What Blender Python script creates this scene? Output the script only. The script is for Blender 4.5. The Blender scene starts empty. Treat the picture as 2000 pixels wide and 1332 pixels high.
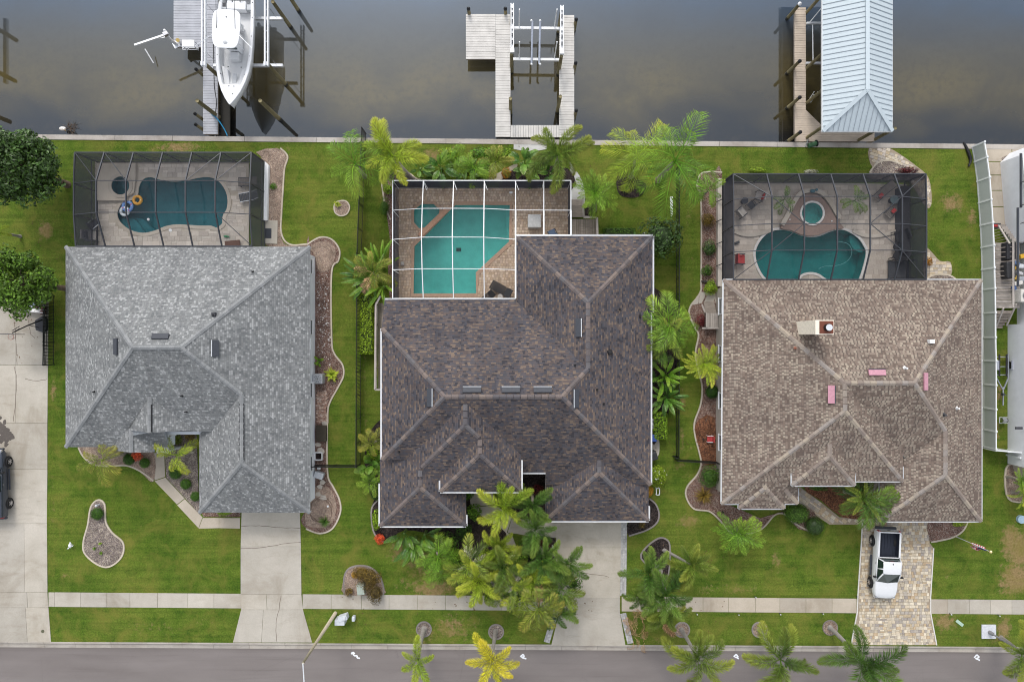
import bpy, bmesh, math, random
from mathutils import Vector, Matrix
R = math.radians
rnd = random.Random(7)
sc = bpy.context.scene
col = sc.collection

# ---------------------------------------------------------------- camera, sky, sun, exposure
CAM_H = 58.0
cam_d = bpy.data.cameras.new('camera'); cam = bpy.data.objects.new('camera', cam_d); col.objects.link(cam)
cam.location = (0, 0, CAM_H); cam.rotation_euler = (0, 0, 0)
cam_d.sensor_width = 36.0; cam_d.lens = 36.0 * CAM_H / (2000 / 23.0)
cam_d.clip_start = 0.5; cam_d.clip_end = 2000
sc.camera = cam

SUN_EL, SUN_AZ = 46.0, -12.0          # azimuth from +Y (top of the picture), clockwise
w = bpy.data.worlds.new('World'); sc.world = w; w.use_nodes = True
wn, wl = w.node_tree.nodes, w.node_tree.links
wn.clear()
wo = wn.new('ShaderNodeOutputWorld'); bg = wn.new('ShaderNodeBackground')
sky = wn.new('ShaderNodeTexSky'); sky.sky_type = 'NISHITA'; sky.sun_disc = False
sky.sun_elevation = R(SUN_EL); sky.sun_rotation = R(SUN_AZ)
sky.air_density = 1.0; sky.dust_density = 2.0; sky.ozone_density = 1.0
hs = wn.new('ShaderNodeHueSaturation'); hs.inputs['Saturation'].default_value = 0.24     # overcast: greyer than a clear sky
wl.new(sky.outputs[0], hs.inputs['Color']); wl.new(hs.outputs[0], bg.inputs['Color'])
bg.inputs['Strength'].default_value = 0.142
wl.new(bg.outputs[0], wo.inputs[0])
sd = bpy.data.lights.new('sun', 'SUN'); sd.energy = 0.62; sd.angle = R(12); sd.color = (1.0, 0.95, 0.88)
so = bpy.data.objects.new('sun', sd); col.objects.link(so)
so.rotation_euler = (R(-(90 - SUN_EL)), 0, R(-SUN_AZ)); so.location = (0, 30, 60)
sc.view_settings.view_transform = 'Standard'; sc.view_settings.look = 'None'
sc.view_settings.gamma = 1.0; sc.view_settings.use_curve_mapping = False
sc.view_settings.exposure = 0.9
sc.render.engine = 'CYCLES'
sc.cycles.max_bounces = 8; sc.cycles.diffuse_bounces = 3; sc.cycles.glossy_bounces = 3
sc.cycles.transparent_max_bounces = 12; sc.cycles.transmission_bounces = 4
sc.cycles.use_denoising = True; sc.cycles.filter_width = 1.05
sc.cycles.sample_clamp_indirect = 6.0

# ---------------------------------------------------------------- survey: photograph pixel + height above the yard -> metres
SC = 23.0
def P(px, py, z=0.0):
    k = (CAM_H - z) / CAM_H / SC
    return Vector(((px - 1000) * k, (666 - py) * k, z))
def PL(pts, z=0.0): return [P(a, b, z).xy for a, b in pts]
def m_per_px(z): return (CAM_H - z) / CAM_H / SC

# ---------------------------------------------------------------- mesh builder
class MB:
    def __init__(s): s.v = []; s.f = []; s.uv = None; s.c = None
    def add(s, vs, fs):
        o = len(s.v); s.v += [tuple(p) for p in vs]; s.f += [tuple(i + o for i in f) for f in fs]; return o
    def box(s, c, size, rz=0.0, taper=1.0):
        x, y, z = size[0] / 2, size[1] / 2, size[2] / 2
        ca, sa = math.cos(rz), math.sin(rz)
        vs = []
        for zz, t in ((-z, 1), (z, taper)):
            for xx, yy in ((-x, -y), (x, -y), (x, y), (-x, y)):
                xx *= t; yy *= t
                vs.append((c[0] + xx * ca - yy * sa, c[1] + xx * sa + yy * ca, c[2] + zz))
        s.add(vs, [(3, 2, 1, 0), (4, 5, 6, 7), (0, 1, 5, 4), (1, 2, 6, 5), (2, 3, 7, 6), (3, 0, 4, 7)]); return s
    def prism(s, poly, z0, z1, bottom=True):
        n = len(poly)
        a = sum(poly[i][0] * poly[(i + 1) % n][1] - poly[(i + 1) % n][0] * poly[i][1] for i in range(n))
        if a < 0: poly = poly[::-1]
        vs = [(p[0], p[1], z0) for p in poly] + [(p[0], p[1], z1) for p in poly]
        fs = [tuple(range(n, 2 * n))] + ([tuple(range(n - 1, -1, -1))] if bottom else [])
        fs += [(i, (i + 1) % n, n + (i + 1) % n, n + i) for i in range(n)]
        s.add(vs, fs); return s
    def tube(s, pts, r, n=6, cap=True):
        pts = [Vector(p) for p in pts]; m = len(pts)
        rs = r if isinstance(r, (list, tuple)) else [r] * m
        vs = []
        for i, p in enumerate(pts):
            d = (pts[min(i + 1, m - 1)] - pts[max(i - 1, 0)]).normalized()
            a = d.cross(Vector((0, 0, 1)) if abs(d.z) < 0.95 else Vector((1, 0, 0))).normalized(); b = d.cross(a)
            for k in range(n):
                t = 2 * math.pi * k / n
                vs.append(p + (a * math.cos(t) + b * math.sin(t)) * rs[i])
        fs = [(i * n + k, i * n + (k + 1) % n, (i + 1) * n + (k + 1) % n, (i + 1) * n + k) for i in range(m - 1) for k in range(n)]
        if cap: fs += [tuple(range(n)), tuple(range((m - 1) * n + n - 1, (m - 1) * n - 1, -1))]
        s.add(vs, fs); return s
    def bar(s, a, b, wd, h):            # rectangular bar between two points, section wd x h
        a, b = Vector(a), Vector(b); d = (b - a).normalized()
        up = Vector((0, 0, 1)) if abs(d.z) < 0.95 else Vector((0, 1, 0))
        sx = d.cross(up).normalized() * wd / 2; sz = sx.cross(d).normalized() * h / 2
        vs = [p + i * sx + j * sz for p in (a, b) for i, j in ((-1, -1), (1, -1), (1, 1), (-1, 1))]
        s.add(vs, [(0, 1, 2, 3), (7, 6, 5, 4), (0, 4, 5, 1), (1, 5, 6, 2), (2, 6, 7, 3), (3, 7, 4, 0)]); return s
    def strip(s, pts, wd, z0, z1, closed=False):   # kerb-like band along a polyline
        pts = [Vector((p[0], p[1])) for p in pts]; n = len(pts); L = []; Rr = []
        for i, p in enumerate(pts):
            a = pts[(i - 1) % n] if closed or i > 0 else p; b = pts[(i + 1) % n] if closed or i < n - 1 else p
            d = (b - a); d = d.normalized() if d.length > 1e-6 else Vector((1, 0)); nn = Vector((-d.y, d.x)) * wd / 2
            L.append(p + nn); Rr.append(p - nn)
        vs = []
        for i in range(n): vs += [(L[i].x, L[i].y, z0), (L[i].x, L[i].y, z1), (Rr[i].x, Rr[i].y, z1), (Rr[i].x, Rr[i].y, z0)]
        fs = []
        for i in range(n if closed else n - 1):
            a, b = i * 4, ((i + 1) % n) * 4
            for k in range(3): fs.append((a + k, b + k, b + k + 1, a + k + 1))
        if not closed: fs += [(0, 1, 2, 3), (n * 4 - 1, n * 4 - 2, n * 4 - 3, n * 4 - 4)]
        s.add(vs, fs); return s
    def ball(s, c, r, seg=10, ring=6, sq=(1, 1, 1)):
        vs = [(c[0], c[1], c[2] - r * sq[2])]
        for i in range(1, ring):
            ph = math.pi * i / ring - math.pi / 2
            for k in range(seg):
                t = 2 * math.pi * k / seg
                vs.append((c[0] + r * sq[0] * math.cos(ph) * math.cos(t), c[1] + r * sq[1] * math.cos(ph) * math.sin(t), c[2] + r * sq[2] * math.sin(ph)))
        vs.append((c[0], c[1], c[2] + r * sq[2])); e = len(vs) - 1; fs = []
        for k in range(seg):
            fs.append((0, 1 + (k + 1) % seg, 1 + k)); fs.append((e, e - seg + k, e - seg + (k + 1) % seg))
            for i in range(ring - 2): fs.append((1 + i * seg + k, 1 + i * seg + (k + 1) % seg, 1 + (i + 1) * seg + (k + 1) % seg, 1 + (i + 1) * seg + k))
        s.add(vs, fs); return s
    def disc(s, c, r, z, n=24):
        s.add([(c[0] + r * math.cos(2 * math.pi * k / n), c[1] + r * math.sin(2 * math.pi * k / n), z) for k in range(n)], [tuple(range(n))]); return s
    def ring(s, c, r, t, n=28, m=10, axis='z', tilt=0):      # torus
        vs = []
        for i in range(n):
            a = 2 * math.pi * i / n
            for j in range(m):
                b = 2 * math.pi * j / m; rr = r + t * math.cos(b)
                vs.append((c[0] + rr * math.cos(a), c[1] + rr * math.sin(a), c[2] + t * math.sin(b)))
        s.add(vs, [(i * m + j, ((i + 1) % n) * m + j, ((i + 1) % n) * m + (j + 1) % m, i * m + (j + 1) % m) for i in range(n) for j in range(m)]); return s
    def loft(s, secs, closed=False, capa=False, capb=False):
        m = len(secs[0]); o = s.add([p for sec in secs for p in sec], [])
        for i in range(len(secs) - 1):
            for k in range(m if closed else m - 1):
                a = o + i * m; b = a + m; s.f.append((a + k, a + (k + 1) % m, b + (k + 1) % m, b + k))
        if capa: s.f.append(tuple(o + k for k in range(m)))
        if capb: s.f.append(tuple(o + (len(secs) - 1) * m + k for k in range(m - 1, -1, -1)))
        return s
    def mesh(s, name, mat=None, smooth=False, bevel=0):
        me = bpy.data.meshes.new(name); me.from_pydata(s.v, [], s.f)
        if mat:
            for q in (mat if isinstance(mat, (list, tuple)) else [mat]): me.materials.append(q)
        if smooth: me.polygons.foreach_set('use_smooth', [True] * len(me.polygons))
        if s.uv: 
            l = me.uv_layers.new(name='uv')
            for lp in me.loops: l.data[lp.index].uv = s.uv[lp.vertex_index]
        if s.c:
            at = me.color_attributes.new('piece', 'FLOAT_COLOR', 'POINT')
            for i, q in enumerate(s.c): at.data[i].color = (q[0], q[1], q[2], 1)
        me.update(); return me
    def build(s, name, mat, parent=None, smooth=False, bevel=0.0):
        return place(name, s.mesh(name, mat, smooth), parent, bevel=bevel)

def place(name, me, parent=None, loc=None, rot=None, scale=None, bevel=0.0):
    o = bpy.data.objects.new(name, me); col.objects.link(o)
    if parent is not None:
        o.parent = parent
        if loc is None: o.matrix_parent_inverse = Matrix.Translation(-world_loc(parent))
    if loc is not None: o.location = loc
    if rot is not None: o.rotation_euler = rot
    if scale is not None: o.scale = scale if hasattr(scale, '__len__') else (scale,) * 3
    if bevel:
        b = o.modifiers.new('bevel', 'BEVEL'); b.width = bevel; b.segments = 2; b.limit_method = 'ANGLE'
    return o
def world_loc(o):
    if o.parent is None: return Vector(o.location)
    return Vector((0, 0, 0)) if o.get('_abs') else world_loc(o.parent)
# parts in world coordinates hang under an Empty that only translates; a part of such a part has the same inverse
def sub(name, mb, mat, part, smooth=False, bevel=0.0):
    me = mb.mesh(name, mat, smooth); o = bpy.data.objects.new(name, me); col.objects.link(o)
    o.parent = part                                  # the part's own world matrix is identity, so no inverse is needed
    if bevel:
        b = o.modifiers.new('bevel', 'BEVEL'); b.width = bevel; b.segments = 2; b.limit_method = 'ANGLE'
    return o
def tag(o, label=None, cat=None, group=None, kind=None):
    if label: o['label'] = label
    if cat: o['category'] = cat
    if group: o['group'] = group
    if kind: o['kind'] = kind
    return o
def thing(name, label, cat, loc=(0, 0, 0), group=None, rot=None):
    o = bpy.data.objects.new(name, None); o.empty_display_size = 0.3; col.objects.link(o); o.location = loc
    if rot is not None: o.rotation_euler = rot
    return tag(o, label, cat, group)
def struct(name, mb, mat, parent=None, smooth=False):
    o = mb.build(name, mat, parent, smooth); 
    if parent is None: o['kind'] = 'structure'
    return o

def smooth(pts, n=6, closed=True):
    pts = [Vector((p[0], p[1])) for p in pts]; m = len(pts); out = []
    for i in range(m if closed else m - 1):
        g = lambda k: pts[k % m] if closed else pts[max(0, min(m - 1, k))]
        a, b, c, d = g(i - 1), g(i), g(i + 1), g(i + 2)
        for k in range(n):
            t = k / n
            out.append(0.5 * ((2 * b) + (c - a) * t + (2 * a - 5 * b + 4 * c - d) * t * t + (3 * b - a - 3 * c + d) * t ** 3))
    if not closed: out.append(pts[-1])
    return out
def inside(x, y, poly):
    r = False; n = len(poly); j = n - 1
    for i in range(n):
        xi, yi = poly[i][0], poly[i][1]; xj, yj = poly[j][0], poly[j][1]
        if (yi > y) != (yj > y) and x < (xj - xi) * (y - yi) / (yj - yi) + xi: r = not r
        j = i
    return r
def circle(c, r, n=28): return [Vector((c[0] + r * math.cos(2 * math.pi * k / n), c[1] + r * math.sin(2 * math.pi * k / n))) for k in range(n)]
def fill_holes(outer, holes, z):
    """flat sheet with holes"""
    bm = bmesh.new(); es = []
    for loop in [outer] + holes:
        vs = [bm.verts.new((p[0], p[1], z)) for p in loop]
        for i in range(len(vs)): es.append(bm.edges.new((vs[i], vs[(i + 1) % len(vs)])))
    bmesh.ops.triangle_fill(bm, use_beauty=True, use_dissolve=False, edges=es)
    for f in bm.faces:
        if f.normal.z < 0: f.normal_flip()
    bm.verts.index_update()
    b = MB(); b.add([v.co for v in bm.verts], [[v.index for v in f.verts] for f in bm.faces]); bm.free(); return b

# ---------------------------------------------------------------- materials
MATS = {}
class NT:
    def __init__(s, name):
        s.m = bpy.data.materials.new(name); s.m.use_nodes = True; s.t = s.m.node_tree; s.n = s.t.nodes; s.b = s.n['Principled BSDF']; s.out = s.n['Material Output']
    def new(s, ty, **kw):
        q = s.n.new('ShaderNode' + ty)
        for k, v in kw.items(): setattr(q, k, v)
        return q
    def link(s, a, b): s.t.links.new(a, b)
    def setin(s, node, key, v):
        if hasattr(v, 'is_output') or isinstance(v, bpy.types.NodeSocket): s.link(v, node.inputs[key])
        else: node.inputs[key].default_value = v
    def pos(s): return s.new('NewGeometry').outputs['Position']
    def objc(s): return s.new('TexCoord').outputs['Object']
    def uv(s): return s.new('UVMap').outputs[0]
    def mapping(s, vec, scale=(1, 1, 1), rot=(0, 0, 0), loc=(0, 0, 0)):
        q = s.new('Mapping'); s.link(vec, q.inputs[0]); q.inputs['Scale'].default_value = scale; q.inputs['Rotation'].default_value = rot; q.inputs['Location'].default_value = loc; return q.outputs[0]
    def noise(s, vec, scale, detail=3, rough=0.55, dist=0.0):
        q = s.new('TexNoise'); s.link(vec, q.inputs['Vector']); q.inputs['Scale'].default_value = scale; q.inputs['Detail'].default_value = detail
        q.inputs['Roughness'].default_value = rough; q.inputs['Distortion'].default_value = dist; return q.outputs['Fac']
    def voro(s, vec, scale, out='Color', feat='F1'):
        q = s.new('TexVoronoi', feature=feat); s.link(vec, q.inputs['Vector']); q.inputs['Scale'].default_value = scale; return q.outputs[out]
    def ramp(s, fac, stops, interp='LINEAR'):
        q = s.new('ValToRGB'); cr = q.color_ramp; cr.interpolation = interp
        while len(cr.elements) < len(stops): cr.elements.new(0.5)
        for e, (p, c) in zip(cr.elements, stops): e.position = p; e.color = (c[0], c[1], c[2], 1) if len(c) == 3 else c
        s.link(fac, q.inputs[0]); return q.outputs[0]
    def mix(s, f, a, b, mode='MIX'):
        q = s.new('Mix', data_type='RGBA', blend_type=mode)
        for i, v in ((0, f), (6, a), (7, b)):
            if isinstance(v, bpy.types.NodeSocket): s.link(v, q.inputs[i])
            else: q.inputs[i].default_value = v if i == 0 else ((v[0], v[1], v[2], 1))
        return q.outputs[2]
    def math(s, op, a, b=None, c=None, clamp=False):
        q = s.new('Math', operation=op); q.use_clamp = clamp
        for i, v in enumerate((a, b, c)):
            if v is None: continue
            if isinstance(v, bpy.types.NodeSocket): s.link(v, q.inputs[i])
            else: q.inputs[i].default_value = v
        return q.outputs[0]
    def mrange(s, v, a, b, c=0.0, d=1.0):
        q = s.new('MapRange'); s.link(v, q.inputs[0])
        for i, x in enumerate((a, b, c, d)): q.inputs[i + 1].default_value = x
        return q.outputs[0]
    def bump(s, h, strength=0.4, dist=0.02):
        q = s.new('Bump'); q.inputs['Strength'].default_value = strength; q.inputs['Distance'].default_value = dist; s.link(h, q.inputs['Height']); s.link(q.outputs[0], s.b.inputs['Normal'])
    def done(s, color, rough=0.6, metal=0.0, spec=0.4):
        s.setin(s.b, 'Base Color', color if isinstance(color, bpy.types.NodeSocket) else (color[0], color[1], color[2], 1)); s.setin(s.b, 'Roughness', rough)
        s.b.inputs['Metallic'].default_value = metal; s.b.inputs['Specular IOR Level'].default_value = spec
        return s.m
def srgb(r, g, b): return tuple(((c / 255) / 12.92 if c / 255 <= 0.04045 else ((c / 255 + 0.055) / 1.055) ** 2.4) for c in (r, g, b))
def plain(name, c, rough=0.5, metal=0.0, var=0.12, scale=6.0, bump=0.0, spec=0.4):
    if name in MATS: return MATS[name]
    t = NT(name); n = t.noise(t.pos(), scale, 4, 0.6)
    lo = tuple(x * (1 - var) for x in c); hi = tuple(min(1, x * (1 + var)) for x in c)
    k = t.ramp(n, [(0.3, lo), (0.7, hi)])
    if bump: t.bump(t.noise(t.pos(), scale * 6, 3), bump, 0.02)
    MATS[name] = t.done(k, rough, metal, spec); return MATS[name]

def mat_concrete(name, a, b, stain=(0.25, 0.2, 0.15), amount=0.35):
    t = NT(name); p = t.pos()
    c = t.ramp(t.noise(p, 0.35, 5, 0.6), [(0.3, a), (0.7, b)])
    c = t.mix(1.0, c, t.ramp(t.noise(t.mapping(p, (1, .6, 1)), 0.28, 6, 0.68, 0.6), [(0.28, (0.70, 0.66, 0.60)), (0.48, (0.97, 0.96, 0.94)), (0.72, (1.12, 1.12, 1.12))]), 'MULTIPLY')
    c = t.mix(t.mrange(t.noise(p, 14, 4, 0.7), 0.35, 0.65, 0, 0.3), c, tuple(x * 0.72 for x in a))
    c = t.mix(t.math('MULTIPLY', t.mrange(t.noise(t.mapping(p, (0.5, 1.6, 1)), 0.9, 6, 0.7, 0.5), 0.52, 0.78, 0, 1), amount), c, stain)
    oi = t.new('ObjectInfo')
    c = t.mix(0.55, c, t.mix(1.0, c, t.ramp(oi.outputs['Random'], [(0, (0.82, 0.82, 0.82)), (1, (1.12, 1.1, 1.06))]), 'MULTIPLY'))
    t.bump(t.noise(p, 40, 4, 0.7), 0.25, 0.01)
    MATS[name] = t.done(c, 0.85, spec=0.25); return MATS[name]
def mat_pieces(name, rough=0.75, grain=0.25, bump=0.3):     # colour of each piece is stored with the piece; the material adds its grain
    t = NT(name); at = t.new('Attribute'); at.attribute_name = 'piece'
    p = t.pos(); n = t.noise(p, 9, 5, 0.7)
    c = t.mix(1.0, at.outputs['Color'], t.ramp(n, [(0.25, (1 - grain,) * 3), (0.75, (1 + grain,) * 3)]), 'MULTIPLY')
    t.bump(t.noise(p, 35, 4, 0.7), bump, 0.01)
    MATS[name] = t.done(c, rough, spec=0.3); return MATS[name]

def mat_shingle(name, palette, wid=0.26, row=0.15, gap=(0.03, 0.03, 0.03), gapf=0.5, patch=((0.8,) * 3, (1.15,) * 3), vgap=True, dash=False):
    t = NT(name); uv = t.uv(); sx = t.new('SeparateXYZ'); t.link(uv, sx.inputs[0]); u, v = sx.outputs[0], sx.outputs[1]
    vr = t.math('DIVIDE', v, row); ri = t.math('FLOOR', vr); fv = t.math('FRACT', vr)
    wn1 = t.new('TexWhiteNoise', noise_dimensions='1D'); t.link(ri, wn1.inputs['W'])
    uu = t.math('ADD', t.math('DIVIDE', u, wid), t.math('MULTIPLY', wn1.outputs['Value'], 7.3))
    ci = t.math('FLOOR', uu); fu = t.math('FRACT', uu)
    cb = t.new('CombineXYZ'); t.link(ci, cb.inputs[0]); t.link(ri, cb.inputs[1])
    w2 = t.new('TexWhiteNoise', noise_dimensions='2D'); t.link(cb.outputs[0], w2.inputs['Vector'])
    # half-width laminated tab on some shingles
    cb2 = t.new('CombineXYZ'); t.link(t.math('FLOOR', t.math('MULTIPLY', uu, 0.37)), cb2.inputs[0]); t.link(ri, cb2.inputs[1]); cb2.inputs[2].default_value = 3
    w3 = t.new('TexWhiteNoise', noise_dimensions='3D'); t.link(cb2.outputs[0], w3.inputs['Vector'])
    val = t.math('ADD', t.math('MULTIPLY', w2.outputs['Value'], 0.7), t.math('MULTIPLY', w3.outputs['Value'], 0.3))
    n = len(palette)
    c = t.ramp(val, [(0.12 + 0.76 * i / n, q) for i, q in enumerate(palette)], 'CONSTANT')
    p = t.pos()
    c = t.mix(1.0, c, t.ramp(t.noise(p, 0.45, 4, 0.6), [(0.3, patch[0]), (0.7, patch[1])]), 'MULTIPLY')
    c = t.mix(1.0, c, t.ramp(t.noise(t.mapping(uv, (1.1, .12, 1)), 1.0, 5, 0.65), [(0.32, (0.80, 0.80, 0.81)), (0.55, (1.0,) * 3), (0.75, (1.1,) * 3)]), 'MULTIPLY')
    c = t.mix(1.0, c, t.ramp(t.noise(p, 30, 3, 0.7), [(0.3, (0.85,) * 3), (0.7, (1.15,) * 3)]), 'MULTIPLY')
    e1 = t.math('LESS_THAN', fv, 0.17)
    e2 = t.math('LESS_THAN', fu, 0.11) if vgap else None
    if dash: e1 = t.math('MULTIPLY', e1, .45); e2 = t.math('MULTIPLY', t.math('LESS_THAN', fu, .34), t.math('GREATER_THAN', w2.outputs['Value'], .42))
    e = t.math('MAXIMUM', e1, e2) if vgap else e1
    c = t.mix(t.math('MULTIPLY', e, gapf), c, gap)
    h = t.math('ADD', t.math('MULTIPLY', t.math('SUBTRACT', 1.0, fv), 0.7), t.math('MULTIPLY', w2.outputs['Value'], 0.5))
    t.bump(h, 0.6, 0.02)
    MATS[name] = t.done(c, 0.92, spec=0.2); return MATS[name]

def mat_leaf(name, a, b, tip=None, tipf=0.0, rough=0.5, spec=0.3, trans=0.16):
    """a..b: range over single leaves/fronds; tip: colour of the ends, along uv.x"""
    t = NT(name); oi = t.new('ObjectInfo'); p = t.pos()
    f = t.math('ADD', t.math('MULTIPLY', oi.outputs['Random'], 0.55), t.math('MULTIPLY', t.noise(p, 2.2, 3, 0.7), 0.6), clamp=True)
    c = t.ramp(f, [(0.15, a), (0.85, b)])
    c = t.mix(1.0, c, t.ramp(t.noise(p, 17, 2, 0.6), [(0.3, (0.7,) * 3), (0.7, (1.3,) * 3)]), 'MULTIPLY')
    sx = t.new('SeparateXYZ'); t.link(t.uv(), sx.inputs[0])
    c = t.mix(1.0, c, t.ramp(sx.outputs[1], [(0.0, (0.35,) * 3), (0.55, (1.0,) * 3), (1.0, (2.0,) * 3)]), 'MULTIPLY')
    if tip:
        g = t.math('MULTIPLY', t.math('POWER', sx.outputs[0], 1.6), tipf)
        g = t.math('MULTIPLY', g, t.math('ADD', 0.45, oi.outputs['Random']), clamp=True)
        c = t.mix(g, c, tip)
    t.done(c, rough, spec=spec)
    tr = t.new('BsdfTranslucent'); t.link(c, tr.inputs[0]); mx = t.new('MixShader'); mx.inputs[0].default_value = trans
    t.link(t.b.outputs[0], mx.inputs[1]); t.link(tr.outputs[0], mx.inputs[2]); t.link(mx.outputs[0], t.out.inputs[0])
    MATS[name] = t.m; return t.m
def mat_mulch(name, cols, scale=16):
    t = NT(name); p = t.pos(); v = t.voro(p, scale); s = t.new('SeparateColor'); t.link(v, s.inputs[0])
    n = len(cols); c = t.ramp(s.outputs[0], [(i / n, q) for i, q in enumerate(cols)], 'CONSTANT')
    c = t.mix(1.0, c, t.ramp(t.noise(p, 1.1, 5, 0.7), [(0.3, (0.6,) * 3), (0.7, (1.35,) * 3)]), 'MULTIPLY')
    t.bump(t.voro(p, scale, 'Distance'), 0.9, 0.05)
    MATS[name] = t.done(c, 0.95, spec=0.15); return MATS[name]
def mat_screen(name, c, open_):
    t = NT(name); t.done(c, 0.8, spec=0.1)
    tr = t.new('BsdfTransparent'); mx = t.new('MixShader'); mx.inputs[0].default_value = open_
    t.link(t.b.outputs[0], mx.inputs[1]); t.link(tr.outputs[0], mx.inputs[2]); t.link(mx.outputs[0], t.out.inputs[0])
    MATS[name] = t.m; return t.m
def mat_poolwater(name, tint, refl=0.05):
    t = NT(name); gl = t.new('BsdfGlossy'); gl.inputs['Roughness'].default_value = 0.03
    bp = t.new('Bump'); bp.inputs['Strength'].default_value = 0.06; bp.inputs['Distance'].default_value = 0.05
    t.link(t.noise(t.pos(), 3.0, 3), bp.inputs['Height']); t.link(bp.outputs[0], gl.inputs['Normal'])
    tr = t.new('BsdfTransparent'); tr.inputs[0].default_value = (*tint, 1); mx = t.new('MixShader'); mx.inputs[0].default_value = refl
    t.link(tr.outputs[0], mx.inputs[1]); t.link(gl.outputs[0], mx.inputs[2]); t.link(mx.outputs[0], t.out.inputs[0])
    MATS[name] = t.m; return t.m

def mat_grass():
    t = NT('grass'); p = t.pos()
    big = t.noise(p, 0.16, 4, 0.55); med = t.noise(p, 0.9, 5, 0.65, 0.3); fine = t.noise(p, 7.0, 4, 0.75); tiny = t.noise(p, 28.0, 2, 0.8)
    mow = t.noise(t.mapping(p, (0.07, 2.6, 1)), 1.0, 3, 0.6)
    mow2 = t.noise(t.mapping(p, (2.4, 0.1, 1)), 1.0, 2, 0.5)
    c = t.ramp(big, [(0.28, (0.060, 0.122, 0.011)), (0.5, (0.104, 0.172, 0.019)), (0.72, (0.165, 0.215, 0.032))])
    c = t.mix(t.mrange(med, 0.45, 0.75, 0, 0.65), c, (0.175, 0.222, 0.038))
    c = t.mix(t.mrange(med, 0.47, 0.27, 0, 0.75), c, (0.040, 0.094, 0.011))
    c = t.mix(t.mrange(mow, 0.42, 0.66, 0, 0.5), c, (0.045, 0.088, 0.010))
    c = t.mix(t.mrange(mow2, 0.52, 0.72, 0, 0.22), c, (0.150, 0.172, 0.030))
    c = t.mix(1.0, c, t.ramp(fine, [(0.25, (0.52,) * 3), (0.75, (1.48, 1.45, 1.4))]), 'MULTIPLY')
    c = t.mix(1.0, c, t.ramp(tiny, [(0.3, (0.6,) * 3), (0.7, (1.45,) * 3)]), 'MULTIPLY')
    at = t.new('Attribute'); at.attribute_name = 'dry'
    brk = t.noise(p, 2.4, 6, 0.75)
    d = t.mrange(t.math('ADD', at.outputs['Fac'], t.math('MULTIPLY', t.math('SUBTRACT', brk, 0.5), 1.7)), 0.36, 0.68, 0, 0.95)
    straw = t.ramp(t.noise(p, 5.5, 5, 0.75), [(0.3, (0.20, 0.135, 0.055)), (0.55, (0.34, 0.24, 0.115)), (0.8, (0.46, 0.34, 0.19))])
    c = t.mix(d, c, straw)
    # slight general yellowing in blotches
    c = t.mix(t.mrange(t.noise(p, 0.5, 6, 0.7, 0.6), 0.46, 0.72, 0, 0.75), c, (0.225, 0.208, 0.044))
    t.bump(t.math('ADD', fine, tiny), 0.9, 0.06)
    MATS['grass'] = t.done(c, 0.9, spec=0.12)
mat_grass()

def mat_canal():
    t = NT('canal_water'); p = t.pos()
    s = t.new('SeparateXYZ'); t.link(p, s.inputs[0])
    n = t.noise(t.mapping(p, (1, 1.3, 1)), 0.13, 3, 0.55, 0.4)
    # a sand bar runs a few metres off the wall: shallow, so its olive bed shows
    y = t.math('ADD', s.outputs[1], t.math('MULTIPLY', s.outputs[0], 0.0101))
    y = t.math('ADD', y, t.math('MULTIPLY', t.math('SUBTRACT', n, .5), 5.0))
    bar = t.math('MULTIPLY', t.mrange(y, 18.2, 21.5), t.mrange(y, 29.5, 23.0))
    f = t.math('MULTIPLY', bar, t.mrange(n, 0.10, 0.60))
    c = t.mix(t.mrange(y, 21.0, 31.0), (0.012, 0.0125, 0.013), (0.052, 0.074, 0.106))     # darker by the wall, bluer farther out: sky reflection painted into the colour
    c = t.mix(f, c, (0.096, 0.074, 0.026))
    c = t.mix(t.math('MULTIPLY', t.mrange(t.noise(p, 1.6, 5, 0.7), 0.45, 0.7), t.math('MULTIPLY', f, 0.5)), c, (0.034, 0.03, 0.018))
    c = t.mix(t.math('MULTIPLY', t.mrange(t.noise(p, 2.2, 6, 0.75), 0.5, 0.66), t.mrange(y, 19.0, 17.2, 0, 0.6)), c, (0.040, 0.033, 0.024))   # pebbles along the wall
    df = t.new('BsdfDiffuse'); t.link(c, df.inputs[0])
    gl = t.new('BsdfGlossy'); gl.inputs['Roughness'].default_value = 0.035; gl.inputs[0].default_value = (0.80, 0.89, 1, 1)
    bp = t.new('Bump'); bp.inputs['Strength'].default_value = 0.035; bp.inputs['Distance'].default_value = 0.05
    t.link(t.noise(t.mapping(p, (1, 1.6, 1)), 1.3, 3, 0.6), bp.inputs['Height']); t.link(bp.outputs[0], gl.inputs['Normal'])
    mx = t.new('MixShader'); mx.inputs[0].default_value = 0.098
    t.link(df.outputs[0], mx.inputs[1]); t.link(gl.outputs[0], mx.inputs[2]); t.link(mx.outputs[0], t.out.inputs[0])
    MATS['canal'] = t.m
mat_canal()

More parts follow.
